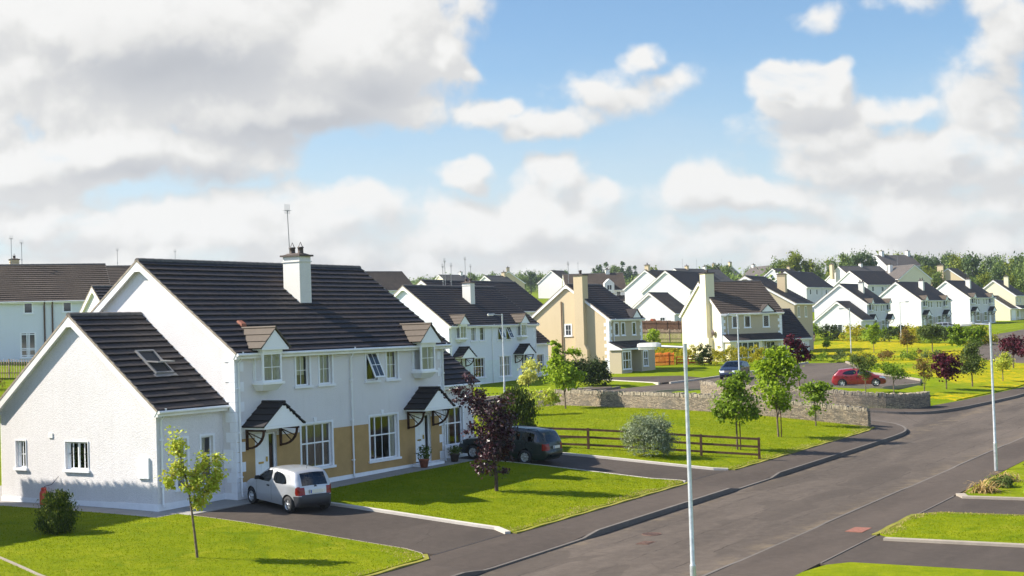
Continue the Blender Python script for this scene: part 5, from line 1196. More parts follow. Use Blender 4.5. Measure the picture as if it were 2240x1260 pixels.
# ------------------------------------------------------------------ walls and fences
def stone_wall(name, label, path, h, w=.42):
    p = np.array(densify(smooth_path(path, 2), .45, False)); t = np.gradient(p, axis=0); t /= np.hypot(*t.T)[:, None]
    nr = np.stack([-t[:, 1], t[:, 0]], 1); s = np.concatenate([[0], np.cumsum(np.hypot(*np.diff(p, axis=0).T))]); n = len(p)
    z = T(p[:, 0], p[:, 1]); o = thing(name, label, 'stone wall', (*p[0], z[0]))
    O = np.array([p[0][0], p[0][1], z[0]]); mb = MB(); rg = random.Random(5)
    a = p + nr * w / 2; b = p - nr * w / 2
    def V(q, i, zz): return (q[i][0] - O[0], q[i][1] - O[1], zz - O[2])
    for i in range(n - 1):
        for q in (a, b): mb.add([V(q, i, z[i] - .4), V(q, i + 1, z[i + 1] - .4), V(q, i + 1, z[i + 1] + h), V(q, i, z[i] + h)], [(0, 1, 2, 3)], 0, [[(s[i], -.4), (s[i + 1], -.4), (s[i + 1], h), (s[i], h)]])
        mb.quad(V(a, i, z[i] + h), V(a, i + 1, z[i + 1] + h), V(b, i + 1, z[i + 1] + h), V(b, i, z[i] + h))
    for i in (0, n - 1): mb.add([V(a, i, z[i] - .4), V(b, i, z[i] - .4), V(b, i, z[i] + h), V(a, i, z[i] + h)], [(0, 1, 2, 3)], 0, [[(0, -.4), (w, -.4), (w, h), (0, h)]])
    mb.build('masonry', M['stone'], o)
    c = MB(); d = .05
    while d < s[-1] - .06:
        k = rg.uniform(.07, .13); x, y = np.interp(d, s, p[:, 0]), np.interp(d, s, p[:, 1]); zz = np.interp(d, s, z) + h
        i = min(n - 2, int(np.searchsorted(s, d)) ); tt = t[i]; nn = nr[i]; hh = rg.uniform(.15, .24); tl = rg.uniform(-.02, .02); ww = w / 2 + rg.uniform(-.02, .03)
        v = [(x + tt[0] * e * k * .44 + nn[0] * f * ww - O[0] + (tt[0] * tl if g_ else 0), y + tt[1] * e * k * .44 + nn[1] * f * ww - O[1] + (tt[1] * tl if g_ else 0), zz - O[2] + (hh * rg.uniform(.9, 1.06) if g_ else -.02)) for g_ in (0, 1) for e, f in ((-1, -1), (1, -1), (1, 1), (-1, 1))]
        c.hexa(v); d += k
    c.build('coping', M['copst'], o)
    return o
stone_wall('stone_wall', 'curved rubble stone wall around the corner lawn, nearer of the two', [(44.5, 12.2), (43.5, 8.8), (42.3, 4.9), (41.4, 1.4), (40.75, -2.1), (40.4, -5.0), (40.2, -7.8), (39.95, -9.8), (39.9, -10.65)], .86)
stone_wall('stone_wall', 'curved rubble stone wall across the side road, below the parked red car', [(55.6, 6.4), (53.2, 4.2), (51.6, 1.5), (50.9, -1.5), (50.6, -4.5), (50.7, -7.0), (51.4, -8.9), (52.8, -9.75), (54.6, -9.9)], .74)
def rail_fence(name, label, p0, p1, n, h, mat, rails=3, post=.11, rh=.10, cat='fence'):
    p0, p1 = np.array(p0, float), np.array(p1, float); z0 = TZ(*p0)
    o = thing(name, label, cat, (*p0, z0)); d = (p1 - p0); ln = np.hypot(*d); d /= ln
    P = lambda s: np.array([d[0] * s, d[1] * s, TZ(*(p0 + d * s)) - z0])
    for i in range(n):
        q = P(ln * i / (n - 1)); m_ = MB(); a = math.atan2(d[1], d[0]); m_.bar((q[0], q[1], q[2] - .3), (q[0], q[1], q[2] + h), post, post, up=(d[0], d[1], .01)); m_.build('post', mat, o)
    sd_ = np.array([-d[1], d[0], 0]) * (post / 2 + .022)
    for k in range(rails):
        m_ = MB(); zz = h * (.22 + .70 * k / max(1, rails - 1)) if rails > 1 else h * .8
        for i in range(n - 1):
            a, b = P(ln * i / (n - 1)), P(ln * (i + 1) / (n - 1)); off = np.array([0, 0, zz]); m_.bar(a + off + sd_, b + off + sd_, .04, rh)
        m_.build('rail', mat, o)
    return o
rail_fence('post_and_rail_fence', 'dark brown three-rail wooden fence along the corner lawn beside the grey-green shrub', (18.55, 1.6), (22.75, -10.9), 6, 1.02, M['fence_wood'])
def pale_fence(name, label, p0, p1, h, mat, pitch=.12, w=.085, gap_top=True):
    p0, p1 = np.array(p0, float), np.array(p1, float); z0 = TZ(*p0); o = thing(name, label, 'fence', (*p0, z0)); d = p1 - p0; ln = np.hypot(*d); d /= ln; m_ = MB(); rg = random.Random(int(ln * 10))
    k = 0
    while k * pitch < ln:
        s = k * pitch; x, y = d * s; zz = TZ(*(p0 + d * s)) - z0; hh = h * rg.uniform(.95, 1.03)
        m_.bar((x, y, zz - .1), (x, y, zz + hh), w, .02, up=(d[0], d[1], .01)); k += 1
    m_.build('pales', mat, o)
    for i in range(int(ln / 2.4) + 1):
        s = min(ln, i * 2.4); x, y = d * s; zz = TZ(*(p0 + d * s)) - z0; q = MB(); q.bar((x - d[1] * .06, y + d[0] * .06, zz - .2), (x - d[1] * .06, y + d[0] * .06, zz + h * 1.02), .09, .09); q.build('post', mat, o)
    r = MB()
    for f in (.25, .75):
        a = np.array([-d[1] * .03, d[0] * .03, h * f]); b = np.array([d[0] * ln - d[1] * .03, d[1] * ln + d[0] * .03, TZ(*p1) - z0 + h * f]); r.bar(a, b, .04, .07)
    r.build('rail', mat, o)
    return o
pale_fence('board_fence', 'orange-stained close-boarded fence beside the tan house porch', (95.9, 30.4), (98.4, 28.7), 1.3, M['red_wood'], .13, .125)
rail_fence('low_fence', 'low orange-brown rail fence between the tan and the cream house', (98.6, 28.5), (99.6, 25.0), 4, .85, M['red_wood'], 3, .12, .16)
pale_fence('paling_fence', 'grey weathered paling fence, lower of the two behind the tan house', (131, 50.5), (139.5, 46.8), 1.75, M['grey_wood'], .22, .13)
pale_fence('board_fence', 'brown close-boarded fence, upper of the two behind the tan house', (147, 58.0), (157, 54.5), 1.75, M['fence_wood'], .17, .165)
pale_fence('paling_fence', 'pale picket fence along the top of the buttercup meadow', (152, 34.5), (160.5, 35.2), .9, M['grey_wood'], .3, .17)
pale_fence('paling_fence', 'dark paling fence beneath the left background house', (32.5, 60.2), (38.4, 57.6), 1.45, M['grey_wood'], .2, .15)
# ------------------------------------------------------------------ street lamps
def lamp(name, label, x, y, h, adir, arm=1.05, base_box=True):
    z = TZ(x, y); o = thing(name, label, 'street lamp', (x, y, z), adir, 'street lamps of the estate')
    p = MB(); p.tube([(0, 0, -.4), (0, 0, 1.15)], .075, 8); p.tube([(0, 0, 1.15), (0, 0, 1.2), (0, 0, h - .02)], [.075, .058, .045], 8, cap=False); p.tube([(0, 0, h - .55), (0, 0, h + .03)], .052, 8); p.box(-.05, .05, -.083, -.06, .35, .95); p.build('pole', M['galv'], o)
    a = MB(); a.tube([(0, 0, h - .06), (arm * .62, 0, h - .02)], .028, 8); a.build('arm', M['galv'], o)
    hd = MB(); x0, x1 = arm * .62 - .02, arm + .18
    prof = [(x0, .04, .04), (x0 + .08, .085, .065), (x0 + .18, .10, .075), (x1 - .08, .095, .07), (x1, .075, .045)]
    vs = []
    for (xx, w, t) in prof: vs += [(xx, -w, h - .03), (xx, -w * .8, h + t), (xx, w * .8, h + t), (xx, w, h - .03)]
    fs = [(i * 4 + k, i * 4 + (k + 1) % 4, i * 4 + 4 + (k + 1) % 4, i * 4 + 4 + k) for i in range(4) for k in range(4)] + [(0, 1, 2, 3), (19, 18, 17, 16)]
    hd.add(vs, fs); hd.build('lamp_head', M['lampgrey'], o)
    ln = MB(); vs = []
    for (xx, w) in ((x0 + .14, .08), (x0 + .22, .09), (x1 - .06, .088), (x1 - .03, .07)): vs += [(xx, -w, h - .032), (xx, -w * .75, h - .095), (xx, w * .75, h - .095), (xx, w, h - .032)]
    ln.add(vs, [(i * 4 + k, i * 4 + (k + 1) % 4, i * 4 + 4 + (k + 1) % 4, i * 4 + 4 + k) for i in range(3) for k in range(4)] + [(0, 1, 2, 3), (15, 14, 13, 12)]); ln.build('lens', M['lens'], o)
    return o
LAMPS = [(-7.55, -21.3, 6.36, 90, 'tall galvanised street lamp nearest to us, its pole crossing the bottom edge'), (22.3, -21.5, 6.13, 90, 'galvanised street lamp at the right, standing behind the dry sword-leaved plants'),
         (51.8, 20.9, 6.2, 150, 'street lamp in front of the second white pair, behind the purple tree'), (57.6, 4.4, 5.6, 110, 'street lamp behind the nearer stone wall, in front of the cream house'),
         (119.0, 16.2, 5.3, 120, 'street lamp standing in front of the low white extension by the meadow'), (154, 20.6, 5.6, -60, 'slim far street lamp in front of the middle far-right white pair')]
for x, y, h, a, lb in LAMPS: lamp('street_lamp', lb, x, y, h, rad(a))
# ------------------------------------------------------------------ road ironwork and small things
def cover(name, label, x, y, r, rect=None, zf=rz, mat='rust'):
    z = float(zf(np.array([x]), np.array([y]))[0]) + .006; o = None; m_ = MB()
    if rect:
        w, d = rect; m_.box(-w / 2, w / 2, -d / 2, d / 2, -.03, .006)
        if name == 'drain_grate':
            n = 7
            for i in range(n): m_.box(-w / 2 + .04 + (w - .08) * i / n, -w / 2 + .04 + (w - .08) * (i + .55) / n, -d / 2 + .04, d / 2 - .04, .0061, .022)
    else:
        m_.lathe([(0, .004), (r * .94, .004), (r * .95, .012), (r, .012), (r, -.03)], (0, 0, 0), 'z', 24)
        for i in range(-3, 4): hw = math.sqrt(max(0, (r * .85)**2 - (i * r * .24)**2)); m_.box(-hw, hw, i * r * .24 - .02, i * r * .24 + .02, .0041, .012)
    o = m_.build(name, M[mat]); o.location = (x, y, z); tag(o, label, 'drain cover' if name != 'drain_grate' else 'drain'); return o
cover('manhole_cover', 'round rusty manhole cover in the road beside the foreground lamp', 3.6, -14.75, .33)
cover('drain_grate', 'rusty slotted gully grate in the road, nearer than the round cover', 1.95, -15.35, 0, (.62, .42))
cover('manhole_cover', 'reddish square cover in the right-hand pavement', 5.7, -21.0, 0, (1.0, .55), lambda x, y: T(x, y), 'redcover')
cover('access_cover', 'small yellow cover in the pavement right of the second lamp', 33.4, -21.0, 0, (.75, .32), lambda x, y: T(x, y), 'brass')
gb = thing('gas_bottle', 'red gas bottle standing against the white gable wall', 'gas bottle', (-3.62, 6.0, TZ(-3.6, 6.0) + .02))
b_ = MB(); b_.lathe([(0, .02), (.13, .0), (.15, .06), (.15, .42), (.12, .50), (.06, .54), (.0, .55)], (0, 0, 0), 'z', 16); b_.build('body', M['gasred'], gb)
b_ = MB(); b_.lathe([(.09, .52), (.10, .52), (.10, .62), (.09, .62)], (0, 0, 0), 'z', 12); b_.build('collar', M['gasred'], gb)
b_ = MB(); b_.tube([(0, 0, .55), (.0, -.03, .66), (.15, -.25, .72), (.3, -.45, 1.0)], .012, 6); b_.build('hose', M['black'], gb)
ms = MB(); ms.box(-.02, .0, -.1, .1, 0, .3)
# ------------------------------------------------------------------ cars
def car(name, label, cat, loc, rz_, S, paint, group='parked cars'):
    o = thing(name, label, cat, loc, rz_, group); rg = random.Random(1)
    W = S['W']; prof = S['prof']
    # dense profile, keeping segment tags
    D = []; tags = []
    for (x0, z0, t0), (x1, z1, _) in zip(prof[:-1], prof[1:]):
        n = max(1, int(math.hypot(x1 - x0, z1 - z0) / .045))
        for i in range(n): D.append((x0 + (x1 - x0) * i / n, z0 + (z1 - z0) * i / n)); tags.append(t0)
    D.append(prof[-1][:2]); D = np.array(D)
    for _ in range(2): D[1:-1] = .25 * D[:-2] + .5 * D[1:-1] + .25 * D[2:]
    zb = S['belt']; tum = S['tum']; Lh = S['L'] / 2
    def halfw(x, z, d):
        w = W / 2 - .035 * ((z - .6) / .4)**2 * (z < .6) - max(0, z - zb) * tum
        ax = max(0, abs(x) - (Lh - .75)); w -= .20 * (ax / .75)**2.2
        r = .075
        if d < r: w -= r * (1 - math.sqrt(max(0, 1 - (1 - d / r)**2))) * .9
        return w
    def dist_prof(P): 
        out = np.full(len(P), 9.0)
        for a, b in zip(D[:-1], D[1:]):
            ab = b - a; t = np.clip(((P - a) @ ab) / max(ab @ ab, 1e-9), 0, 1); out = np.minimum(out, np.hypot(*(P - a - t[:, None] * ab).T))
        return out
    bot = []
    for xw in (S['xf'], S['xr']):
        za = S['ra']; zc = S['rw'] ; h = S['sill']; a0 = math.asin(max(-1, min(1, (h - zc) / za)))
        bot += [(xw + za * math.cos(t), zc + za * math.sin(t)) for t in np.linspace(a0, math.pi - a0, 15)]
    outline = [tuple(p) for p in D] + [(D[-1][0] - .1, S['sill'])] + bot + [(D[0][0] + .1, S['sill'])]
    # side surface by constrained triangulation
    segs = []; pts = []; loops = []
    def addloop(lp):
        i0 = len(pts); pts.extend(lp); loops.append(list(range(i0, len(pts))))
    addloop(outline); wins = {}
    for k, lp in S['win'].items(): wins[k] = densify(smooth_path(lp, 1, True), .05); addloop(wins[k])
    reg = {}
    for k, lp in S.get('reg', {}).items(): reg[k] = densify(lp, .06); 
    ol = np.array(outline)
    gx_, gz_ = np.meshgrid(np.arange(-Lh, Lh, .07), np.arange(.15, S['H'], .06)); G = np.stack([gx_.ravel(), gz_.ravel()], 1)
    G = G[inside(G, outline)]; G = G[edge_dist(G, outline) > .025]
    for lp in wins.values(): G = G[edge_dist(G, lp) > .02]
    for lp in reg.values(): G = G[edge_dist(G, lp) > .02]
    edges = []
    for k, lp in reg.items():
        LP = np.array(lp); ins = inside(LP, outline) & (edge_dist(LP, outline) > .004); i0 = len(pts); pts.extend(lp); n = len(lp)
        edges += [(i0 + i, i0 + (i + 1) % n) for i in range(n)]
    for lp in loops: edges += [(lp[i], lp[(i + 1) % len(lp)]) for i in range(len(lp))]
    allp = [Vector(p) for p in pts] + [Vector(p) for p in G]
    vo, eo, fo, *_ = delaunay_2d_cdt(allp, edges, [], 0, 1e-4)
    A = np.array([(v.x, v.y) for v in vo]); dp = dist_prof(A); hw = np.array([halfw(x, z, d) for (x, z), d in zip(A, dp)])
    cen = np.array([A[list(f)].mean(0) for f in fo]); ok = inside(cen, outline)
    lab = np.array(['body'] * len(fo), dtype=object)
    for k, lp in reg.items(): lab[inside(cen, lp)] = k
    for k, lp in wins.items(): lab[inside(cen, lp)] = 'side_window'
    parts = {}
    def put(k, verts, faces, sm=True): parts.setdefault(k, MB()).add(verts, faces, 0, None, sm)
    for sg in (1, -1):
        for k in set(lab):
            idx = [i for i in range(len(fo)) if ok[i] and lab[i] == k]
            if not idx: continue
            if k == 'side_window':
                for wk, lp in wins.items():
                    ii = [i for i in idx if inside(cen[i:i + 1], lp)[0]]; used = sorted({v for i in ii for v in fo[i]}); mp_ = {v: j for j, v in enumerate(used)}
                    put('side_window|%s%d' % (wk, sg), [(A[v][0], sg * (hw[v] - .004), A[v][1]) for v in used], [tuple(mp_[v] for v in fo[i]) for i in ii])
            else:
                used = sorted({v for i in idx for v in fo[i]}); mp_ = {v: j for j, v in enumerate(used)}; kk = k if k in ('body',) else k + ('|%d' % sg if 'light' in k else '|r' if k == 'bumper' else '')
                put(kk, [(A[v][0], sg * hw[v], A[v][1]) for v in used], [tuple(mp_[v] for v in fo[i]) for i in idx])
    # centre strip across the car
    ss = np.array([-1, -.93, -.86, -.74, -.5, -.25, 0, .25, .5, .74, .86, .93, 1.0]); n = len(D)
    tg = np.gradient(D, axis=0); tg /= np.hypot(*tg.T)[:, None]; nm = np.stack([-tg[:, 1], tg[:, 0]], 1)
    we = np.array([halfw(x, z, 0) for x, z in D]); bow = S.get('bow', .045)
    C = np.array([[(D[i][0] + nm[i][0] * bow * (1 - s * s), s * we[i], D[i][1] + nm[i][1] * bow * (1 - s * s)) for s in ss] for i in range(n)])
    for i in range(n - 1):
        for j in range(len(ss) - 1):
            t = tags[min(i, len(tags) - 1)]; sm = (ss[j] + ss[j + 1]) / 2; k = 'body'
            zz = (D[i][1] + D[i + 1][1]) / 2
            if t == 'rw': k = 'rear_window' if abs(sm) < S.get('rwf', .86) else 'body'
            elif t == 'ws': k = 'windscreen' if abs(sm) < .86 else 'body'
            elif t == 'bump': k = 'bumper|r' if D[i][0] < 0 else 'bumper|f'
            elif t == 'lamp' and abs(sm) > .70: k = ('tail_light|' if D[i][0] < 0 else 'headlight|') + str(1 if sm > 0 else -1)
            elif t == 'grille' and abs(sm) < .6: k = 'grille'
            elif t == 'grille' and abs(sm) >= .6: k = 'headlight|' + str(1 if sm > 0 else -1)
            k = k if k != 'bumper' else 'bumper|r'; put(k, [tuple(C[i][j]), tuple(C[i][j + 1]), tuple(C[i + 1][j + 1]), tuple(C[i + 1][j])], [(0, 1, 2, 3)])
    mats = dict(body=paint, side_window=M['carglass'], rear_window=M['carglass'], windscreen=M['carglass'], bumper=S.get('bmat', paint), tail_light=M['redlens'], headlight=M['clearlens'], grille=M['black'], trim=M['black'])
    for k, mb in parts.items():
        nm_ = k.split('|')[0]; ob = mb.build(nm_, mats[nm_], o)
        bm = bpy_weld(ob)
    ub = MB(); zt = S['belt'] - .12
    ub.box(-Lh + .2, Lh - .2, -W / 2 + .24, W / 2 - .24, S['sill'] - .02, .52); ub.box(S['xr'] + S['ra'], S['xf'] - S['ra'], -W / 2 + .06, W / 2 - .06, S['sill'] - .01, .5)
    ub.build('underbody', M['black'], o)
    for sx in S['seats']:
        for sy in ((-.37, .37) if sx > -.3 else (-.37, .37)):
            st = MB(); st.hexa([(sx - .25, sy - .24, .45), (sx + .25, sy - .24, .45), (sx + .25, sy + .24, .45), (sx - .25, sy + .24, .45), (sx - .25, sy - .24, .62), (sx + .25, sy - .24, .62), (sx + .25, sy + .24, .62), (sx - .25, sy + .24, .62)])
            st.hexa([(sx - .32, sy - .23, .6), (sx - .2, sy - .23, .6), (sx - .2, sy + .23, .6), (sx - .32, sy + .23, .6), (sx - .46, sy - .2, 1.1), (sx - .36, sy - .2, 1.1), (sx - .36, sy + .2, 1.1), (sx - .46, sy + .2, 1.1)])
            st.box(sx - .47, sx - .38, sy - .12, sy + .12, 1.12, 1.28); st.build('seat', M['seat'], o)
    for xw in (S['xf'], S['xr']):
        for sg in (1, -1):
            w = MB(); r = S['rw']; yc = sg * (W / 2 - .10); tw = .095
            w.lathe([(r * .62, -tw), (r * .93, -tw), (r, -tw * .7), (r, tw * .7), (r * .93, tw), (r * .62, tw)], (xw, yc, r - .004), 'y', 28); wo_ = w.build('wheel', M['rubber'], o)
            rm = MB(); yo = sg * (tw - .012)
            rm.lathe([(r * .66, yo), (r * .63, yo + sg * .006), (r * .58, yo - sg * .03)], (xw, yc, r - .004), 'y', 28); rm.lathe([(r * .58, yo - sg * .07), (0, yo - sg * .07)], (xw, yc, r - .004), 'y', 20, 1); rm.lathe([(r * .17, yo - sg * .03), (r * .15, yo + sg * .0), (0, yo + sg * .004)], (xw, yc, r - .004), 'y', 12)
            ns = S.get('spokes', 6)
            for k in range(ns):
                a = 2 * math.pi * k / ns + .3; ca, sa = math.cos(a), math.sin(a); hw_ = S.get('spw', .028)
                q = []
                for rr, hh in ((r * .12, hw_ * 1.1), (r * .60, hw_)):
                    q += [(xw + ca * rr - sa * hh, yc + yo - sg * .01, r - .004 + sa * rr + ca * hh), (xw + ca * rr + sa * hh, yc + yo - sg * .01, r - .004 + sa * rr - ca * hh), (xw + ca * rr + sa * hh, yc + yo - sg * .05, r - .004 + sa * rr - ca * hh), (xw + ca * rr - sa * hh, yc + yo - sg * .05, r - .004 + sa * rr + ca * hh)]
                rm.hexa(q)
            rm.build('rim', [M['alloy'], M['black']], wo_)
    for sg in (1, -1):
        m_ = MB(); x = S['mir']; y = sg * (W / 2 - .02); m_.hexa([(x - .05, y, zb + .02), (x + .06, y, zb + .02), (x + .03, y + sg * .16, zb + .03), (x - .05, y + sg * .18, zb + .03), (x - .05, y, zb + .15), (x + .03, y, zb + .15), (x + .0, y + sg * .16, zb + .15), (x - .05, y + sg * .18, zb + .15)]); m_.build('mirror', S.get('mmat', M['black']), o)
        for hx in S['handles']:
            m_ = MB(); hy = halfw(hx, zb - .12, 1); m_.box(*sorted((hx - .075, hx + .075)), *sorted((sg * (hy - .005), sg * (hy + .022))), zb - .14, zb - .09); m_.build('door_handle', S.get('hmat', M['black']), o)
        for dx in S.get('gaps', ()):
            m_ = MB()
            zz_ = np.linspace(S['sill'] + .08, zb - .01, 9)
            for a, b in zip(zz_[:-1], zz_[1:]): m_.quad((dx - .006, sg * (halfw(dx, a, 1) + .002), a), (dx + .006, sg * (halfw(dx, a, 1) + .002), a), (dx + .006, sg * (halfw(dx, b, 1) + .002), b), (dx - .006, sg * (halfw(dx, b, 1) + .002), b))
            m_.build('door_gap', M['black'], o)
    return o, C, D, tags
def bpy_weld(ob):
    import bmesh
    bm = bmesh.new(); bm.from_mesh(ob.data); bmesh.ops.remove_doubles(bm, verts=bm.verts, dist=.0015); bmesh.ops.recalc_face_normals(bm, faces=bm.faces)
    for f in bm.faces: f.smooth = True
    bm.to_mesh(ob.data); bm.free()
def m_paint(name, c, rough=.28, metal=.0, coat=.8):
    m, gg, out = new_mat(name); f = gg.noise(objco(gg), 3, 4, .6)
    pbr(gg, out, gg.mix(gg.m('MULTIPLY', gg.step(f, .5, .8), .25), C4(c), tuple(x * .75 for x in c) + (1,)), gg.lin(f, .3, .8, rough, rough + .12), metal, coat=coat); return m
M['carglass'] = m_glass('car_glass', (.16, .19, .20), .02)
M['redlens'] = m_plain('red_lamp_lens', (.22, .006, .008), .2, spec=.4)
M['clearlens'] = m_plain('headlamp_lens', (.60, .63, .65), .1, .3)
M['alloy'] = m_plain('alloy_wheel', (.60, .61, .62), .32, .7)
M['rubber'] = m_plain('tyre_rubber', (.018, .018, .019), .8)
M['seat'] = m_plain('seat_fabric', (.045, .042, .045), .9)
M['silver'] = m_paint('silver_paint', (.44, .45, .46), .34, .5)
M['dkgreen'] = m_paint('dark_green_paint', (.004, .014, .015), .25, .0, .25)
M['dkblue'] = m_paint('dark_blue_paint', (.010, .017, .042), .25, .2, .35)
M['red'] = m_paint('red_paint', (.21, .008, .018), .25)
M['darkplast'] = m_plain('dark_grey_bumper', (.035, .036, .042), .55)
M['plate'] = m_plain('number_plate', (.70, .68, .58), .5)
M['blueflash'] = m_plain('blue_plate_band', (.03, .08, .35), .5)
HATCH = dict(L=3.73, W=1.61, H=1.45, belt=.92, tum=.33, sill=.22, rw=.285, ra=.345, xf=1.15, xr=-1.27, seats=(.2, -.75), mir=.66, handles=(-.02,), gaps=(-.22, .78), spokes=5, spw=.035, bmat=None, rwf=.86,
    prof=[(-1.74, .26, 'bump'), (-1.84, .36, 'bump'), (-1.865, .50, 'bump'), (-1.85, .60, 'bump'), (-1.80, .635, 'lamp'), (-1.79, .80, 'lamp'), (-1.755, .90, 'body'), (-1.745, .935, 'rw'), (-1.60, 1.20, 'rw'), (-1.50, 1.345, 'body'), (-1.36, 1.40, 'body'), (-.9, 1.425, 'body'), (-.2, 1.415, 'body'), (.2, 1.37, 'body'), (.28, 1.345, 'ws'), (.95, .945, 'body'), (1.05, .905, 'body'), (1.4, .845, 'body'), (1.66, .73, 'grille'), (1.77, .60, 'bump'), (1.845, .50, 'bump'), (1.84, .34, 'bump'), (1.76, .24, 'bump')],
    win=dict(a=[(.80, .945), (.26, 1.285), (-.06, 1.335), (-.155, 1.335), (-.17, .93), (.3, .925)], b=[(-.29, .93), (-.27, 1.325), (-.72, 1.305), (-1.0, 1.22), (-1.16, 1.06), (-1.19, .95)]),
    reg={'bumper': [(-2, .2), (-1.60, .2), (-1.56, .59), (-1.9, .60)], 'tail_light': [(-2, .622), (-1.66, .622), (-1.63, .70), (-1.64, .86), (-1.70, .925), (-2, .925)], 'headlight': [(1.5, .64), (1.95, .62), (1.95, .76), (1.58, .76)]})
HATCH['bmat'] = M['darkplast']
ESTATE = dict(L=4.70, W=1.72, H=1.5, belt=.97, tum=.32, sill=.22, rw=.31, ra=.37, xf=1.42, xr=-1.27, seats=(.25, -.75), mir=.8, handles=(-.05, -1.0), gaps=(-.02, .92, -.98), spokes=7, spw=.045, rwf=.86,
    prof=[(-2.20, .27, 'bump'), (-2.32, .38, 'bump'), (-2.35, .50, 'bump'), (-2.33, .60, 'bump'), (-2.28, .64, 'lamp'), (-2.27, .80, 'lamp'), (-2.23, .92, 'body'), (-2.21, .975, 'rw'), (-2.05, 1.25, 'rw'), (-1.95, 1.38, 'body'), (-1.82, 1.435, 'body'), (-1.2, 1.475, 'body'), (-.3, 1.475, 'body'), (.15, 1.44, 'body'), (.25, 1.41, 'ws'), (.98, .99, 'body'), (1.1, .95, 'body'), (1.75, .87, 'body'), (2.12, .77, 'grille'), (2.26, .62, 'bump'), (2.34, .5, 'bump'), (2.32, .33, 'bump'), (2.2, .24, 'bump')],
    win=dict(a=[(.84, .985), (.24, 1.355), (-.02, 1.39), (-.05, .975)], b=[(-.14, .975), (-.12, 1.395), (-.82, 1.395), (-.98, 1.3), (-.98, .975)], c=[(-1.07, .98), (-1.07, 1.385), (-1.72, 1.345), (-1.95, 1.1), (-1.98, .985)]),
    reg={'tail_light': [(-2.6, .635), (-2.08, .635), (-2.08, .92), (-2.6, .92)], 'headlight': [(1.98, .64), (2.5, .62), (2.5, .80), (2.0, .78)], 'trim': [(-2.0, .44), (1.05, .44), (1.05, .49), (-2.0, .49)]})
MODERN = dict(L=4.35, W=1.80, H=1.5, belt=.98, tum=.36, sill=.22, rw=.32, ra=.375, xf=1.33, xr=-1.32, seats=(.2, -.75), mir=.78, handles=(-.1, -1.05), gaps=(-.12, .85), spokes=5, spw=.04, rwf=.84,
    prof=[(-2.0, .26, 'body'), (-2.12, .36, 'body'), (-2.15, .55, 'body'), (-2.10, .70, 'lamp'), (-2.02, .88, 'body'), (-1.98, 1.0, 'rw'), (-1.60, 1.36, 'body'), (-1.45, 1.41, 'body'), (-.6, 1.49, 'body'), (-.1, 1.49, 'body'), (.3, 1.44, 'ws'), (1.20, 1.00, 'body'), (1.35, .95, 'body'), (1.8, .84, 'body'), (2.0, .74, 'grille'), (2.12, .58, 'body'), (2.16, .44, 'trim'), (2.12, .30, 'body'), (2.0, .22, 'body')],
    win=dict(a=[(1.0, 1.02), (.34, 1.36), (-.1, 1.40), (-.14, .99)], b=[(-.22, .99), (-.2, 1.40), (-.9, 1.34), (-1.25, 1.17), (-1.28, 1.02)]),
    reg={'headlight': [(1.62, .72), (2.3, .60), (2.3, .80), (1.62, .82)], 'tail_light': [(-2.4, .72), (-1.85, .72), (-1.85, .88), (-2.4, .9)]})
def plate(o, C, D, z, flash=True, w=.52, h=.115):
    i = int(np.argmin([abs(c[6][2] - z) + (0 if c[6][0] < 0 else 9) for c in C])); x = min(c[6][0] for c in C[max(0, i - 3):i + 4]) - .012
    m_ = MB(); m_.box(x - .012, x + .03, -w / 2, w / 2, z - h / 2, z + h / 2); p = m_.build('number_plate', M['plate'], o)
    if flash: m_ = MB(); m_.box(x - .015, x - .0121, w / 2 - .05, w / 2, z - h / 2 + .004, z + h / 2 - .004); m_.build('plate_band', M['blueflash'], p)
dz1 = lambda x, y: TZ(x, y) - .012
o, C_, D_, _ = car('parked_car', 'small silver three-door hatchback on the driveway by the white house door', 'car', (.08, -2.28, dz1(.08, -2.28) + .0), rad(72), HATCH, M['silver'])
o.rotation_euler = (0, -math.atan(.060), rad(72))
plate(o, C_, D_, .76)
m_ = MB(); m_.lathe([(0, -.012), (.055, -.012), (.06, .01)], (-1.79, 0, .905), 'x', 14); m_.build('badge', M['black'], o)
m_ = MB(); m_.tube([(-1.60, .06, .96), (-1.745, .0, .955), (-1.66, -.25, 1.12)], .012, 5); m_.build('wiper', M['black'], o)
m_ = MB(); m_.tube([(-1.2, 0, 1.44), (-1.42, 0, 1.80)], .006, 5); m_.build('antenna', M['black'], o)
o, C_, D_, _ = car('parked_car', 'dark green estate car with roof rails behind the purple tree', 'car', (15.05, -2.25, dz1(15.05, -2.25)), rad(90), ESTATE, M['dkgreen'])
o.rotation_euler = (0, -math.atan(.062), rad(90)); plate(o, C_, D_, .77)
for sg in (1, -1): m_ = MB(); m_.tube([(.1, sg * .56, 1.44), (0, sg * .56, 1.50), (-1.7, sg * .56, 1.49), (-1.8, sg * .56, 1.42)], .018, 6); m_.build('roof_rail', M['black'], o)
car('parked_car', 'dark blue five-door car facing down the close behind the stone walls', 'car', (76.3, 12.6, TZ(76.3, 12.6) - .10), rad(187), MODERN, M['dkblue'])
o, *_ = car('parked_car', 'red hatchback parked side-on above the shaded end of the stone wall', 'car', (66.75, -1.45, TZ(66.75, -1.45) - .10), rad(-71), MODERN, M['red']); o.scale = (.93, .93, .93)
car('parked_car', 'dark car half hidden beside the picket fence at the far end of the meadow', 'car', (161.5, 37.6, TZ(161.5, 37.6)), rad(150), MODERN, M['dkblue'])
car('parked_car', 'pale silver car parked in front of the last far-right white pair', 'car', (205, 27.5, TZ(205, 27.5)), rad(-60), ESTATE, M['silver'])
sh = thing('garden_shed', 'dark red garden shed above the brown close-boarded fence', 'shed', (152.5, 61.0, TZ(152.5, 61.0)), 0)
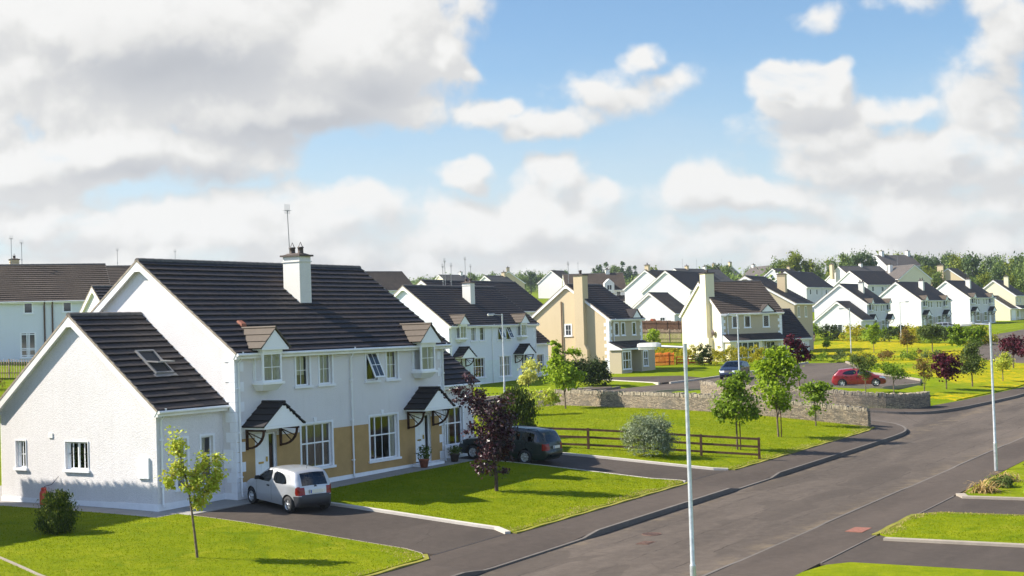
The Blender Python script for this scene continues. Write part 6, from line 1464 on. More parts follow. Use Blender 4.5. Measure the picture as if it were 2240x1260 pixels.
m_ = MB(); m_.box(-1.6, 1.6, -1.2, 1.2, -.3, 1.9); m_.build('wall', M['fence_wood'], sh); m_ = MB(); m_.hexa([(-1.75, -1.35, 1.9), (1.75, -1.35, 1.9), (1.75, 1.35, 1.9), (-1.75, 1.35, 1.9), (-1.75, -.05, 2.5), (1.75, -.05, 2.5), (1.75, .05, 2.5), (-1.75, .05, 2.5)]); m_.build('roof', M['black'], sh)
pt = thing('play_tent', 'bright orange-red play tent beside the dark red garden shed', 'tent', (157.0, 59.5, TZ(157, 59.5)), .3)
m_ = MB(); m_.hexa([(-1.6, -1.1, 0), (1.6, -1.1, 0), (1.6, 1.1, 0), (-1.6, 1.1, 0), (-1.5, -.08, 1.6), (1.5, -.08, 1.6), (1.5, .08, 1.6), (-1.5, .08, 1.6)]); m_.build('canvas', m_plain('orange_canvas', (.62, .12, .03), .7), pt)
tk = thing('oil_tank', 'grey oil tank against the wall of the left background house', 'tank', (38.9, 69.3, TZ(38.9, 69.3) + .3), rad(-34.6))
m_ = MB(); m_.hexa([(-.8, -.5, 0), (.8, -.5, 0), (.8, .5, 0), (-.8, .5, 0), (-.85, -.55, 1.0), (.85, -.55, 1.0), (.85, .55, 1.0), (-.85, .55, 1.0)]); m_.hexa([(-.85, -.55, 1.0), (.85, -.55, 1.0), (.85, .55, 1.0), (-.85, .55, 1.0), (-.5, -.3, 1.18), (.5, -.3, 1.18), (.5, .3, 1.18), (-.5, .3, 1.18)]); m_.build('tank_body', M['galv'], tk)
m_ = MB(); m_.lathe([(.12, 1.15), (.12, 1.25), (0, 1.27)], (.2, 0, 0), 'z', 10); m_.build('filler_cap', M['black'], tk)
# ------------------------------------------------------------------ trees and plants
def leaf_cloud(name, lobes, n, size, mat, parent, rng, clump=.16, cn=None, droop=0.0, aspect=.55, shell=.35):
    """many small leaves gathered in clumps spread through the lobes (cx, cy, cz, rx, ry, rz)"""
    Lb = np.array(lobes, float); vol = (Lb[:, 3] * Lb[:, 4] * Lb[:, 5])**.75; pr = vol / vol.sum()
    cn = cn or max(12, n // 45)
    k = rng.choice(len(Lb), cn, p=pr); d = rng.normal(size=(cn, 3)); d /= np.linalg.norm(d, axis=1)[:, None]
    r = rng.random(cn)**shell; C = Lb[k, :3] + d * r[:, None] * Lb[k, 3:6]
    cs = clump * (.6 + .8 * rng.random(cn)) * np.clip(Lb[k, 3:6].mean(1) / Lb[:, 3:6].mean(), .5, 1.5)
    w = rng.random(cn) + .3; a = rng.choice(cn, n, p=w / w.sum())
    P = C[a] + rng.normal(size=(n, 3)) * cs[a][:, None] * np.array([1, 1, .75])
    nrm = rng.normal(size=(n, 3)) * .75 + d[a] * .6 + np.array([0, 0, .55]); nrm /= np.linalg.norm(nrm, axis=1)[:, None]
    t = rng.normal(size=(n, 3)); 
    if droop: t = t * (1 - droop) + np.array([0, 0, -1.0]) * droop
    u = t - nrm * (t * nrm).sum(1)[:, None] if not droop else t
    u /= np.linalg.norm(u, axis=1)[:, None] + 1e-9; v = np.cross(nrm, u); v /= np.linalg.norm(v, axis=1)[:, None] + 1e-9
    s = size * (.55 + .9 * rng.random(n))[:, None]; h = s * .5; ww = s * aspect * .5
    bend = nrm * s * .10
    V = np.stack([P - u * h, P + v * ww + bend, P + u * h, P - v * ww + bend], 1)
    return fast_mesh(name, V.reshape(-1, 3), 4, mat, parent)
def tree(name, label, cat, x, y, lobes, n, size, leaf, trunk, rz_=0.0, bark='bark', group=None, seed=1, z=None, scale=1.0, stake=False, droop=0.0, aspect=.55, clump=.16, shell=.35, cn=None, crownname='crown'):
    o = thing(name, label, cat, (x, y, TZ(x, y) + .02 if z is None else z), rz_, group); rng = np.random.default_rng(seed); rg = random.Random(seed)
    if trunk:
        pts, r0, r1 = trunk; m_ = MB(); n_ = len(pts); m_.tube([(pts[0][0], pts[0][1], -.15)] + pts, [r0 * 1.35] + [r0 + (r1 - r0) * i / (n_ - 1) for i in range(n_)], 8)
        for (cx, cy, cz, rx, ry, rz2) in lobes:
            # limb from the nearest lower trunk point into the lobe
            best = max([p for p in pts if p[2] < cz - .05] or [pts[0]], key=lambda p: p[2] - .8 * math.hypot(p[0] - cx, p[1] - cy))
            a = Vector(best); b = Vector((cx, cy, cz + rz2 * .5)); mid = a.lerp(b, .5) + Vector((rg.uniform(-.1, .1) * rx, rg.uniform(-.1, .1) * rx, .08 * rz2)); rr = r1 * 1.1
            m_.tube([a, mid, b], [rr, rr * .7, rr * .25], 5, cap=False)
            for _ in range(4):
                e = Vector((cx + rg.uniform(-.9, .9) * rx, cy + rg.uniform(-.9, .9) * ry, cz + rg.uniform(-.5, .9) * rz2)); m_.tube([mid, mid.lerp(e, .6) + Vector((0, 0, .04)), e], [rr * .5, rr * .35, rr * .12], 4, cap=False)
        m_.build('trunk', M[bark], o)
    if stake: m_ = MB(); m_.tube([(.16, -.12, -.2), (.16, -.12, 1.35)], .03, 6); m_.bar((.16, -.12, 1.2), (0, 0, 1.2), .03); m_.build('stake', M['brown_wood'], o)
    leaf_cloud(crownname, lobes, int(n * 1.45), size * .82, L[leaf], o, rng, clump, cn or max(12, n // 45), droop, aspect, shell)
    return o
def az(px): return 0.5513 - math.atan((px - 1120) / 3085) - math.pi / 2     # local x then runs across the view
T0L = [(-.72, 0, 2.35, .20, .2, .30), (-.5, 0, 3.2, .13, .13, .46), (-.42, 0, 2.5, .2, .2, .35), (-.1, 0, 2.1, .24, .24, .30), (.16, .1, 2.6, .14, .16, .42), (.62, 0, 2.55, .13, .15, .42), (.45, 0, 2.05, .2, .2, .22), (.02, 0, 1.6, .2, .2, .16), (.25, 0, 1.8, .2, .2, .2)]
tree('maple_tree', 'young yellow-green maple on the front lawn before the white gable', 'tree', -8.28, -6.06, T0L, 2300, .11, 'lime', ([(0, 0, 0), (-.06, 0, .7), (-.13, 0, 1.4), (-.2, 0, 2.0), (-.35, 0, 2.7), (-.5, 0, 3.4)], .04, .015), az(430), seed=3, clump=.085, cn=95, aspect=.8)
T1L = [(-.1, 0, 2.6, .72, .6, .75), (-.75, 0, 3.45, .42, .4, .6), (-1.0, 0, 4.25, .16, .16, .55), (-1.45, 0, 3.75, .28, .25, .4), (.42, 0, 3.0, .45, .4, .55), (-1.1, 0, 2.3, .3, .3, .35), (.68, 0, 1.55, .16, .16, .4), (-.1, 0, 1.55, .55, .5, .5), (-.35, 0, .9, .5, .42, .28), (.15, 0, .7, .4, .38, .18), (-.75, 0, 1.1, .3, .3, .2), (.35, 0, 2.2, .4, .4, .4)]
T1L = [(a * .88, b, c, d * .9, e, f) for a, b, c, d, e, f in T1L]
tree('purple_plum_tree', 'dark purple-leaved tree on the lawn between the driveways, before the green estate car', 'tree', 7.27, -6.45, T1L, 3200, .145, 'purple', ([(0, 0, 0), (.0, 0, .55), (-.06, 0, 1.2), (-.1, 0, 2.0), (-.35, 0, 2.9), (-.8, 0, 3.7)], .075, .022), az(1088), 'barkd', seed=8, clump=.13, cn=170, aspect=.62)
LR = 'young street trees'
tree('street_tree', 'bright green tree at the left end of the nearer stone wall', 'tree', 41.2, 9.66, [(-.2, 0, 2.3, .95, .9, .75), (-.3, 0, 3.3, .55, .5, .6), (-.55, 0, 4.1, .3, .3, .4), (.7, 0, 3.6, .4, .4, .35), (.5, 0, 1.9, .7, .7, .6), (-.9, 0, 2.7, .4, .4, .5)], 2900, .21, 'maple', ([(0, 0, 0), (-.05, 0, 1.0), (-.1, 0, 2.0), (-.2, 0, 3.2)], .05, .025), az(1250), group=LR, seed=11, aspect=.75)
tree('street_tree', 'round-headed green tree with stake just behind the end of the brown fence', 'tree', 25.14, -8.83, [(0, 0, 2.35, .85, .8, .75), (-.35, 0, 3.0, .5, .5, .5), (.2, 0, 3.2, .45, .45, .45), (.75, 0, 1.75, .42, .4, .22), (-.6, 0, 1.75, .4, .4, .3)], 2700, .18, 'green', ([(0, 0, 0), (0, 0, .8), (.0, 0, 1.5), (0, 0, 2.6)], .05, .025), az(1605), group=LR, seed=12, stake=True, aspect=.75)
tree('street_tree', 'tallest bright green tree on the corner lawn, between the fence end and the wall end', 'tree', 31.36, -8.53, [(0, 0, 2.7, .8, .8, .8), (-.55, 0, 3.6, .6, .55, .6), (.3, 0, 3.9, .6, .55, .6), (.05, 0, 4.45, .35, .35, .35), (.85, 0, 3.4, .35, .35, .5), (-.85, 0, 2.6, .35, .35, .3), (.2, 0, 1.75, .55, .55, .3)], 3300, .19, 'maple', ([(0, 0, 0), (-.03, 0, .9), (-.06, 0, 1.7), (0, 0, 3.0)], .05, .03), az(1703), group=LR, seed=13, stake=True, aspect=.75)
tree('street_tree', 'smallest green tree on the corner lawn, close to the end of the stone wall', 'tree', 37.64, -8.33, [(0, 0, 1.6, .5, .5, .6), (-.3, 0, 2.2, .4, .4, .3), (.4, 0, 2.1, .4, .4, .35), (0, 0, .9, .35, .35, .35)], 1300, .17, 'green', ([(0, 0, 0), (0, 0, .8), (0, 0, 1.6)], .04, .02), az(1785), group=LR, seed=14, aspect=.75)
tree('street_tree', 'thin green tree behind the nearer stone wall, left of the crimson maple', 'tree', 60.5, 2.6, [(0, 0, 2.1, .6, .6, .7), (-.2, 0, 2.9, .45, .4, .45), (.3, 0, 2.6, .4, .4, .4)], 1300, .2, 'olive', ([(0, 0, 0), (0, 0, 1.3), (0, 0, 2.3)], .05, .02), az(1660), group=LR, seed=15, aspect=.75)
tree('crimson_maple', 'crimson-leaved maple between the blue car and the garage with the dark roof', 'tree', 66.5, 3.2, [(-.1, 0, 2.6, .9, .8, .8), (-.4, 0, 3.3, .6, .6, .5), (.5, 0, 2.1, .6, .6, .6)], 1900, .22, 'redmaple', ([(0, 0, 0), (0, 0, 1.2), (0, 0, 2.4)], .06, .03), az(1750), group='crimson maples', seed=16, aspect=.7)
tree('street_tree', 'feathery green tree in front of the red car', 'tree', 61.6, -3.6, [(0, 0, 1.9, .8, .7, .5), (-.7, 0, 2.1, .5, .5, .4), (.5, 0, 2.0, .5, .5, .45), (0, 0, 1.2, .4, .4, .4)], 1700, .16, 'olive', ([(0, 0, 0), (0, 0, 1.0), (0, 0, 1.8)], .04, .02), az(1885), group=LR, seed=17, aspect=.5)
tree('street_tree', 'feathery green tree just right of the red car', 'tree', 60.9, -5.84, [(0, 0, 1.7, .75, .7, .5), (-.6, 0, 2.0, .5, .4, .3), (.6, 0, 1.4, .5, .5, .4)], 1400, .17, 'green', ([(0, 0, 0), (0, 0, .8), (0, 0, 1.6)], .04, .02), az(1963), group=LR, seed=18, aspect=.5)
tree('bronze_tree', 'sparse bronze-leaved sapling just left of the round crimson maple', 'tree', 64.3, -7.05, [(0, 0, 1.9, .5, .5, .7), (-.2, 0, 2.6, .3, .3, .4), (.2, 0, 1.2, .4, .4, .4)], 650, .18, 'bronze', ([(0, 0, 0), (0, 0, 1.2), (0, 0, 2.4)], .035, .015), az(2022), seed=19, aspect=.6)
tree('crimson_maple', 'round crimson maple by the meadow, left of the olive-grey tree', 'tree', 67.93, -7.7, [(0, 0, 1.75, .95, .9, .85), (-.3, 0, 2.3, .6, .6, .4), (.4, 0, 1.3, .6, .6, .5)], 2200, .2, 'redmaple', ([(0, 0, 0), (0, 0, .8), (0, 0, 1.6)], .05, .03), az(2068), group='crimson maples', seed=20, aspect=.7)
tree('olive_tree', 'olive-green upright tree right of the round crimson maple', 'tree', 72.0, -8.6, [(0, 0, 2.0, .85, .8, .9), (.1, 0, 2.9, .6, .6, .6), (-.2, 0, 1.2, .6, .6, .5)], 2300, .2, 'olive', ([(0, 0, 0), (0, 0, .8), (0, 0, 2)], .06, .03), az(2118), seed=21, aspect=.55)
tree('street_tree', 'broad mid-green tree behind the olive-green one', 'tree', 102.7, -.6, [(0, 0, 2.4, 1.5, 1.4, .9), (-.7, 0, 3.1, .9, .9, .6), (.8, 0, 2.9, 1.0, .9, .6)], 2400, .3, 'green', ([(0, 0, 0), (0, 0, 1.0), (0, 0, 2.2)], .08, .04), az(2112), group=LR, seed=22, aspect=.65)
tree('street_tree', 'green tree on the meadow in front of the middle far-right white pair', 'tree', 123.6, 8.23, [(0, 0, 2.2, 1.4, 1.2, .7), (-.6, 0, 2.6, .8, .8, .5), (.8, 0, 2.2, .8, .8, .5)], 2000, .3, 'olive', ([(0, 0, 0), (0, 0, 1.2), (0, 0, 2.0)], .07, .03), az(2040), group=LR, seed=23, aspect=.6)
tree('bronze_tree', 'small brownish tree on the meadow in front of the slim far lamp', 'tree', 118.5, 9.64, [(0, 0, 1.8, .7, .7, .8), (.1, 0, 2.5, .4, .4, .5)], 900, .24, 'bronze', ([(0, 0, 0), (0, 0, 1.2), (0, 0, 2.0)], .05, .02), az(1985), seed=24, aspect=.6)
tree('street_tree', 'slender light green tree on the meadow right of the lamp by the low extension', 'tree', 123.3, 14.9, [(0, 0, 2.3, .6, .6, .9), (.3, 0, 2.8, .5, .5, .4), (-.3, 0, 2.7, .4, .4, .4), (0, 0, 1.3, .35, .35, .5)], 1200, .26, 'maple', ([(0, 0, 0), (0, 0, 1.0), (0, 0, 2.2)], .05, .02), az(1912), group=LR, seed=25, aspect=.65)
tree('street_tree', 'tiny light green sapling on the yellow meadow', 'tree', 133.7, 24.2, [(0, 0, .95, .38, .35, .6)], 350, .24, 'maple', ([(0, 0, 0), (0, 0, .5), (0, 0, 1.0)], .03, .02), az(1808), group=LR, seed=26, aspect=.65)
tree('crimson_maple', 'crimson maple by the upper road near the right edge', 'tree', 95.4, -6.64, [(0, 0, 2.1, .9, .8, .8), (-.5, 0, 2.5, .5, .5, .4), (.5, 0, 1.6, .5, .5, .4)], 1500, .24, 'redmaple', ([(0, 0, 0), (0, 0, 1.0), (0, 0, 2.0)], .06, .03), az(2215), group='crimson maples', seed=27, aspect=.7)
tree('crimson_maple', 'crimson maple cut by the right edge of the view', 'tree', 90.5, -9.3, [(0, 0, 1.8, .9, .8, .8), (.4, 0, 2.2, .5, .5, .4)], 1200, .24, 'redmaple', ([(0, 0, 0), (0, 0, 1.0), (0, 0, 2.0)], .06, .03), az(2250), group='crimson maples', seed=28, aspect=.7)
tree('street_tree', 'small pale green sapling left of the second lamp at the meadow edge', 'tree', 79.5, -9.2, [(0, 0, 1.4, .6, .6, .6), (.2, 0, 1.9, .35, .35, .3)], 800, .2, 'lime', ([(0, 0, 0), (0, 0, .8), (0, 0, 1.5)], .04, .02), az(2172), group=LR, seed=29, aspect=.65)
tree('pale_maple', 'pale yellow-leaved little tree in front of the bluish-white pair', 'tree', 47.5, 16.2, [(0, 0, 2.0, .55, .5, .55), (.2, 0, 2.6, .45, .45, .4), (-.25, 0, 1.5, .4, .4, .4)], 900, .2, 'pale', ([(0, 0, 0), (0, 0, 1.0), (0, 0, 2.0)], .04, .02), az(1098), seed=30, aspect=.75)
tree('leafy_shrub', 'yellow-green shrub low behind the purple tree, left of the stone wall', 'shrub', 36.0, 9.2, [(0, 0, .9, 1.0, .8, .6), (1.2, 0, 1.15, .5, .5, .5), (-.7, 0, .7, .6, .6, .5)], 1800, .17, 'lime', None, az(1085), seed=31, aspect=.7, crownname='foliage')
tree('weeping_tree', 'dark weeping tree beyond the roof of the green estate car', 'tree', 22.7, 2.1, [(0, 0, 1.6, .85, .8, .8), (-.1, 0, 2.2, .6, .6, .45), (.5, 0, .9, .45, .45, .7), (-.5, 0, .9, .45, .45, .7)], 3800, .2, 'weep', ([(0, 0, 0), (0, 0, 1.0), (0, 0, 2.0)], .07, .04), az(1135), 'barkd', seed=32, droop=.85, aspect=.4, clump=.14)
tree('dense_bush', 'large dark evergreen bush between the bright green tree and the tan house porch', 'bush', 64.6, 20.6, [(0, 0, 1.0, 1.5, 1.1, 1.0), (.7, 0, 1.6, .8, .8, .6), (-.7, 0, 1.4, .9, .8, .7), (1.3, 0, .9, .6, .6, .9)], 5500, .2, 'dark', None, az(1320), seed=33, aspect=.6, clump=.2, crownname='foliage')
tree('silver_shrub', 'big grey-green silvery shrub beside the brown fence on the corner lawn', 'shrub', 20.0, -6.6, [(0, 0, .85, 1.15, 1.0, .8), (.1, 0, 1.5, .85, .8, .6), (.55, 0, 1.2, .7, .7, .6), (-.6, 0, 1.0, .65, .6, .6), (.9, 0, .6, .45, .5, .5)], 9500, .12, 'silver', None, az(1425), seed=34, aspect=.34, clump=.13, cn=260, crownname='foliage')
tree('weeping_shrub', 'dark mound-shaped weeping shrub on the shaded lawn by the white gable', 'shrub', -8.0, .2, [(0, 0, .62, .50, .50, .62), (.0, 0, 1.0, .36, .36, .32), (.28, 0, .42, .28, .34, .42), (-.28, 0, .40, .28, .34, .40), (0, -.3, .4, .4, .3, .4)], 9000, .085, 'weep', None, az(125), seed=35, droop=.8, aspect=.5, clump=.08, cn=320, crownname='foliage')
for i, (x, y, s) in enumerate([(102, 31.5, .95), (100.3, 29.3, .8), (98.5, 26.6, 1.0), (97.2, 24.4, .9), (96.0, 22.0, 1.05), (94.6, 19.6, .95), (93.4, 17.2, .9)]):
    dk = i == 3
    tree('garden_shrub', ['yellow-green garden shrub behind the low orange rail fence', 'dark green bush in the row of yellow shrubs before the cream gable', 'yellow-green shrub in the row before the cream gable'][0 if i < 2 else 1 if dk else 2], 'shrub', x, y,
         [(0, 0, .9, 1.5, 1.2, .8), (.5, 0, 1.5, .9, .8, .6), (-.7, 0, 1.35, .8, .7, .6)], 1500, .2, 'dark' if dk else 'yelhedge', None, i * 1.1, seed=40 + i, scale=s, crownname='foliage', group='shrubs before the cream house')
for i in range(8):
    t_ = i / 7; x, y = 105.2 - 2.0 * t_, 17.5 - 17 * t_
    tree('low_shrub', 'low mixed shrub in the bed between the close and the yellow meadow', 'shrub', x, y, [(0, 0, .42, 1.2, 1.0, .42), (.5, 0, .6, .6, .6, .35), (-.5, 0, .55, .6, .6, .3)], 500, .22, ('bronze', 'green', 'olive', 'yelhedge')[i % 4], None, i * .9, seed=60 + i, crownname='foliage', group='low shrubs beside the meadow')
HP = [(166, 37.5), (163.2, 33.5), (160.8, 29.5), (158.6, 25.5), (156.8, 21.5), (153.5, 18.2), (150.2, 15), (147.5, 11.5), (145, 8)]
for i, (x, y) in enumerate(HP):
    tree('hedge_shrub', ['mid-green tall hedge shrub in the row below the far-right white pairs', 'dark green tall hedge shrub in the row below the far-right white pairs', 'yellowish tall hedge shrub in the row below the far-right white pairs'][i % 3], 'hedge', x, y, [(0, 0, 1.0, 2.1, 1.8, 1.0), (.8, 0, 1.6, 1.1, 1.1, .7), (-.8, 0, 1.5, 1.1, 1.1, .6)], 1100, .34, ('green', 'dark', 'yelhedge')[i % 3], None, i * .7, seed=80 + i, clump=.25, crownname='foliage', group='tall hedge row at far right')
for i, (x, y, lf, lab) in enumerate([(88, 17.8, 'maple', 'bright green tree at the left of the cream gable, above the grey palings'), (112, 41, 'green', 'green sapling beside the brown fence behind the tan house')]):
    tree('street_tree', lab, 'tree', x if i else 103.5, y if i else 33.5, [(0, 0, 2.2, .7, .7, 1.2), (.2, 0, 3.2, .5, .5, .6)], 1100, .26, lf, ([(0, 0, 0), (0, 0, 1.2), (0, 0, 2.4)], .06, .03), 0, seed=95 + i, group=LR, aspect=.65)
def sword_plant(name, label, x, y, n, h, seed):
    o = thing(name, label, 'plant', (x, y, TZ(x, y) + .03), 0, 'dry sword-leaved plants'); rng = np.random.default_rng(seed); V = []
    for _ in range(n):
        a = rng.random() * 6.283; ln = h * (.6 + .7 * rng.random()); el = .25 + 1.1 * rng.random(); w = .02 + .014 * rng.random(); b = np.array([rng.normal() * .16, rng.normal() * .16, 0])
        d = np.array([math.cos(a), math.sin(a)]); sd_ = np.array([-d[1], d[0], 0]) * w; prev = b; e = el
        for k in range(4):
            q = prev + np.array([d[0] * math.cos(e), d[1] * math.cos(e), math.sin(e)]) * ln / 4; f0, f1 = 1 - k * .22, 1 - (k + 1) * .22
            V += [prev - sd_ * f0, prev + sd_ * f0, q + sd_ * f1, q - sd_ * f1]; prev = q; e -= .42 + .25 * rng.random()
    fast_mesh('leaves', np.array(V), 4, L['phorm'], o); return o
sword_plant('sword_plant', 'straw-coloured sword-leaved clump at the drive edge, nearer of the two', 15.3, -22.65, 150, .85, 1)
sword_plant('sword_plant', 'brownish sword-leaved clump right at the foot of the second lamp', 18.6, -22.7, 110, .8, 2)
for i, (x, y, s, lab) in enumerate([(16.9, -22.9, .5, 'small dark round bush between the two sword-leaved clumps'), (20.0, -23.9, .75, 'low green bush right of the second lamp foot'), (14.9, -24.6, .5, 'low bright green bush on the lawn at the right edge')]):
    tree('low_bush', lab, 'bush', x, y, [(0, 0, .25 * s / .5, .5 * s / .5, .5 * s / .5, .25 * s / .5)], 900, .11, ('olive', 'dark', 'maple')[i], None, 0, seed=120 + i, clump=.1, crownname='foliage')
for i, (x, y, h, lab) in enumerate([(10.78, -.62, .55, 'terracotta pot with a leafy plant left of the right-hand door'), (13.1, -.62, .3, 'small planter with a wire hoop right of the right-hand door')]):
    o = thing('potted_plant', lab, 'plant pot', (x, y, TZ(x, y) + .02)); m_ = MB(); m_.lathe([(0, 0), (.15, 0), (.21, .30), (.235, .30), (.235, .36), (.19, .36), (.18, .30), (0, .30)], (0, 0, 0), 'z', 16); m_.build('pot', M['terracotta' if i == 0 else 'clay'], o)
    leaf_cloud('foliage', [(0, 0, .36 + h / 2, .22, .22, h / 2)], 420, .09, L['olive'], o, np.random.default_rng(130 + i), .07, 30)
    if i: m_ = MB(); m_.tube([(.2 * math.cos(t), 0, .34 + .42 * math.sin(t)) for t in np.linspace(0, math.pi, 10)], .01, 5); m_.build('hoop', M['pvc'], o)
for i, (x, y) in enumerate([(37.64, -8.33), (31.36, -8.53), (25.14, -8.83), (41.2, 9.66)]):
    pass
# added, unseen hedge left of the plot, shaped to shade gable foot and lawn
o = thing('shade_hedge', 'added unseen hedge left of the white gable, shading its foot', 'hedge', (-11.0, 10.75, -.38)); rng = np.random.default_rng(5)
m_ = MB()
for i in range(5): m_.tube([(-3.2 + i * 1.6, 0, -.2), (-3.2 + i * 1.6, 0, 6.6)], [.12, .04], 6)
m_.build('trunk', M['barkd'], o)
m_ = MB(); m_.box(-4.12, 4.05, -3.42, 3.35, .2, 7.42); m_.build('shade_core', M['barkd'], o)  # solid block added so the hedge casts a clean shadow edge
P = rng.random((80000, 3)) * np.array([8.4, 7.0, 7.45]) + np.array([-4.2, -3.5, .1]); f = rng.integers(0, 5, 80000)
P[f == 0, 0] = 4.2 - rng.random((f == 0).sum()) * .12; P[f == 1, 1] = -3.5 + rng.random((f == 1).sum()) * .3; P[f == 2, 2] = 7.4 + rng.random((f == 2).sum()) * .2; P[f == 3, 0] = -4.2 + rng.random((f == 3).sum()) * .3
u = rng.normal(size=(80000, 3)); u /= np.linalg.norm(u, axis=1)[:, None]; v = np.cross(u, rng.normal(size=(80000, 3))); v /= np.linalg.norm(v, axis=1)[:, None]
V = np.stack([P - u * .08, P + v * .06, P + u * .08, P - v * .06], 1); fast_mesh('foliage', V.reshape(-1, 3), 4, L['dark'], o)
# ------------------------------------------------------------------ far tree line
FT = [(370.0, 99.7, 11.7, 13.9, 2.2, 0), (380.2, 100.7, 12.0, 13.3, 2.0, 0), (361.9, 92.3, 11.1, 14.7, 2.5, 1), (367.4, 91.7, 11.1, 14.1, 2.2, 1), (459.9, 114.0, 14.1, 16.7, 3.7, 3), (470.5, 113.4, 14.2, 15.7, 2.4, 3), (414.6, 90.5, 11.8, 14.4, 2.4, 0), (386.3, 80.6, 10.6, 13.6, 2.0, 1), (406.3, 83.2, 11.1, 13.9, 2.4, 1), (406.9, 80.8, 10.9, 14.0, 2.4, 0), (426.9, 83.5, 11.4, 15.4, 2.2, 1), (350.0, 61.1, 8.2, 14.0, 3.1, 2), (331.2, 53.6, 7.0, 15.0, 2.7, 1), (400.1, 66.5, 9.6, 14.3, 3.2, 0), (391.1, 61.1, 8.9, 14.8, 3.1, 1), (381.9, 56.5, 8.1, 14.7, 2.8, 0), (353.1, 47.7, 6.6, 15.5, 2.9, 2), (343.8, 43.2, 6.1, 15.0, 2.8, 1), (334.4, 39.4, 5.6, 15.5, 2.7, 0), (338.5, 65.8, 8.6, 10.4, 1.8, 2), (319.6, 58.9, 7.5, 9.8, 1.4, 0), (302.7, 44.0, 5.5, 10.1, 1.8, 2), (297.3, 45.0, 5.5, 9.2, 1.6, 0), (323.0, 44.8, 5.9, 11.9, 2.4, 1), (313.7, 40.6, 5.3, 10.9, 2.1, 2), (324.0, 40.1, 5.5, 12.1, 2.4, 0), (392.3, 153.2, 14.9, 10.4, 2.1, 0), (402.5, 154.8, 15.2, 10.8, 2.2, 1), (394.8, 147.4, 14.8, 10.3, 2.4, 0), (406.9, 144.4, 14.8, 9.6, 2.2, 0), (445.2, 156.3, 15.8, 11.0, 2.4, 3), (363.1, 119.0, 12.9, 12.2, 1.7, 0), (373.5, 120.0, 13.1, 12.4, 2.3, 2), (365.3, 113.2, 12.6, 13.9, 3.1, 2), (366.6, 109.8, 12.4, 12.4, 2.8, 2), (386.4, 113.6, 12.9, 11.8, 2.0, 0), (415.9, 120.1, 13.8, 13.7, 3.1, 3), (407.1, 115.1, 13.4, 12.9, 1.8, 0), (509.1, 256.0, 20.7, 13.2, 2.8, 4), (528.2, 262.6, 21.3, 12.8, 2.9, 4), (530.1, 259.0, 21.2, 12.5, 3.3, 0), (531.7, 255.9, 21.1, 13.1, 2.9, 4), (532.9, 253.5, 21.1, 12.6, 2.5, 4), (534.1, 251.1, 21.0, 11.2, 2.5, 4), (525.7, 267.2, 21.4, 11.8, 2.1, 4), (393.9, 173.7, 15.7, 10.5, 1.7, 3), (414.7, 220.1, 17.8, 9.5, 1.7, 1), (429.7, 234.2, 18.5, 9.4, 2.1, 2), (430.2, 271.6, 19.8, 9.4, 2.2, 0), (434.6, 264.7, 19.6, 9.5, 2.9, 0), (454.0, 271.5, 20.2, 8.7, 2.3, 0), (475.1, 275.4, 20.7, 9.9, 2.7, 0), (477.1, 272.0, 20.6, 10.4, 2.7, 1), (479.0, 268.7, 20.6, 9.2, 1.9, 0), (458.8, 300.8, 21.4, 8.6, 1.9, 1), (455.5, 305.6, 21.5, 8.1, 2.3, 0), (467.9, 322.7, 22.3, 7.7, 2.4, 0), (463.2, 329.3, 22.4, 6.8, 2.4, 1), (443.6, 322.2, 21.8, 6.1, 2.3, 2), (433.9, 318.5, 21.5, 5.7, 1.9, 2)]
KL = ['far1', 'far2', 'far3', 'far3', 'far2']
def proto(kind, seed):
    rng = np.random.default_rng(seed); o = thing('broadleaf_tree' if kind != 4 else 'conifer_tree', '', 'tree', (0, 0, -200)); m_ = MB(); m_.tube([(0, 0, -.1), (.01, 0, .2), (0, .01, .6)], [.035, .025, .012], 6); lob = []
    for i in range(13 if kind != 3 else 9):
        a = rng.random() * 6.283; r = .24 * rng.random()**.5; z = .34 + .50 * rng.random(); k = 1 - abs(z - .55) * 1.0
        rr = (.13 + .07 * rng.random()) * (1 if kind != 3 else .7); lob.append((r * math.cos(a) * k, r * math.sin(a) * k, z, rr, rr, rr * .8))
    if kind == 4: lob = [(0, 0, .2 + .75 * i / 8, .25 * (1 - i / 9) + .03, .25 * (1 - i / 9) + .03, .08) for i in range(9)]
    for l in lob[:7]: m_.tube([(0, 0, .3), (l[0] * .6, l[1] * .6, l[2] - .05), (l[0], l[1], l[2])], [.015, .01, .004], 4, cap=False)
    m_.build('trunk', M['barkd'], o)
    leaf_cloud('crown', lob, 2600 if kind != 3 else 1100, .055, L[KL[kind]], o, rng, .045, 90 if kind != 3 else 60, shell=.45)
    return o
KN = {0: 'mid-green', 1: 'dark green', 2: 'yellow-green', 3: 'thin airy pale', 4: 'dark conifer'}
protos = {(k, s): None for k in range(5) for s in range(2)}
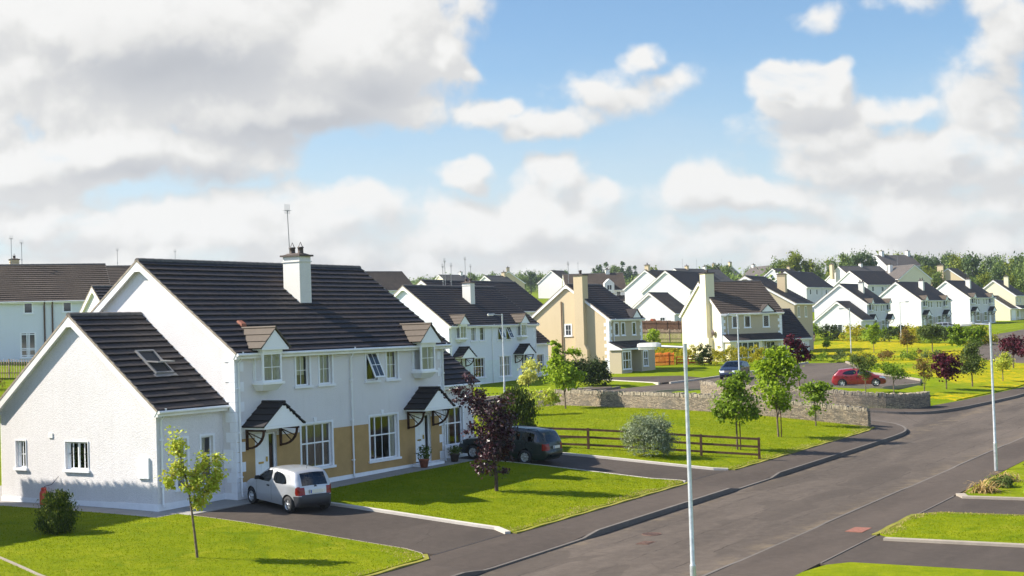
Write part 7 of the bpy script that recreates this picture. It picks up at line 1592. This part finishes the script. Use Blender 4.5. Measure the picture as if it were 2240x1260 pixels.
for i, (x, y, z, h, r, k) in enumerate(FT):
    px_ = (x - CAM.x) * math.sin(YAW) - (y - CAM.y) * math.cos(YAW); fwd = (x - CAM.x) * math.cos(YAW) + (y - CAM.y) * math.sin(YAW); s_ = px_ / fwd
    where = 'in the far-right wood behind the last white pairs' if s_ > .29 else 'on the skyline behind the upper right houses' if s_ > .21 else 'behind the middle rows of far roofs' if s_ > .13 else 'on the wooded knoll above the brown roofs' if s_ > .05 else 'on the far skyline left of the tan house'
    lab = '%s tree %s' % (KN[k], where); key = (k, i % 2)
    sc = (max(r * (1.25 if k != 4 else 2.0), h * .25) / .40, max(r * (1.25 if k != 4 else 2.0), h * .25) / .40, h * 1.03)
    sc = (sc[0], sc[1], sc[2])
    if protos[key] is None:
        o = proto(k, 200 + k * 7 + i % 2); protos[key] = o; o.location = (x, y, z - .1); o.rotation_euler = (0, 0, i * 1.7); o.scale = sc; o['label'] = lab; o['group'] = 'trees on the skyline'
    else: inst(protos[key], (x, y, z - .1), i * 1.7, sc, lab, 'trees on the skyline')
# far wood on the hills: uncountable
rng = np.random.default_rng(77); n = 5200
s_ = rng.uniform(-.12, .42, n); dd = 470 + 700 * rng.random(n)**1.5; dd = np.where(s_ > .13, 400 + 300 * rng.random(n), np.where(s_ < .055, 640 + 600 * rng.random(n), dd + 130))
th = YAW - np.arctan(s_); X = CAM.x + dd * np.cos(th); Y = CAM.y + dd * np.sin(th)
keep = (np.sin(X * .021) * np.sin(Y * .017 + 1) > -.45); X, Y, dd = X[keep], Y[keep], dd[keep]
h_ = np.clip((dd - 520) / 900, 0, 1); h_ = h_ * h_ * (3 - 2 * h_); ang = np.arctan2(Y - CAM.y, X - CAM.x); Z = T(X, Y) + h_ * (7 + 4 * np.sin(ang * 13 + 1.0) + 2 * np.sin(ang * 29 + dd * .004))
n = len(X); sz = rng.uniform(1.8, 4.2, n); V = []
for k in range(44):
    P = np.stack([X, Y, Z + sz * .9], 1) + rng.normal(size=(n, 3)) * sz[:, None] * np.array([.5, .5, .42]); u = rng.normal(size=(n, 3)); u /= np.linalg.norm(u, axis=1)[:, None]; w = np.cross(u, rng.normal(size=(n, 3))); w /= np.linalg.norm(w, axis=1)[:, None]; q = sz[:, None] * .17
    V.append(np.stack([P - u * q, P + w * q * .7, P + u * q, P - w * q * .7], 1))
stuff(fast_mesh('distant_wood', np.concatenate(V).reshape(-1, 3), 4, L['far1']), 'distant woodland covering the hills behind the houses', 'wood')
tree('flower_shrub', 'small shrub with reddish flowers at the left edge, below the dark paling fence', 'shrub', 31.5, 53.5, [(0, 0, .5, .9, .8, .5), (.5, 0, .7, .5, .5, .35)], 700, .13, 'bronze', None, 0, seed=140, crownname='foliage')
# ------------------------------------------------------------------ air
hz = MB(); hz.box(-90, 1150, -130, 700, -4, 75)
ho = stuff(hz.build('haze', []), None, None)
hm = bpy.data.materials.new('haze_air'); hm.use_nodes = True; hnt = hm.node_tree
for n_ in list(hnt.nodes): hnt.nodes.remove(n_)
hv = hnt.nodes.new('ShaderNodeVolumePrincipled'); hv.inputs['Density'].default_value = .00012; hv.inputs['Color'].default_value = (.80, .90, 1.0, 1); hv.inputs['Anisotropy'].default_value = .3
hout = hnt.nodes.new('ShaderNodeOutputMaterial'); hnt.links.new(hv.outputs[0], hout.inputs['Volume'])
ho.data.materials.append(hm)
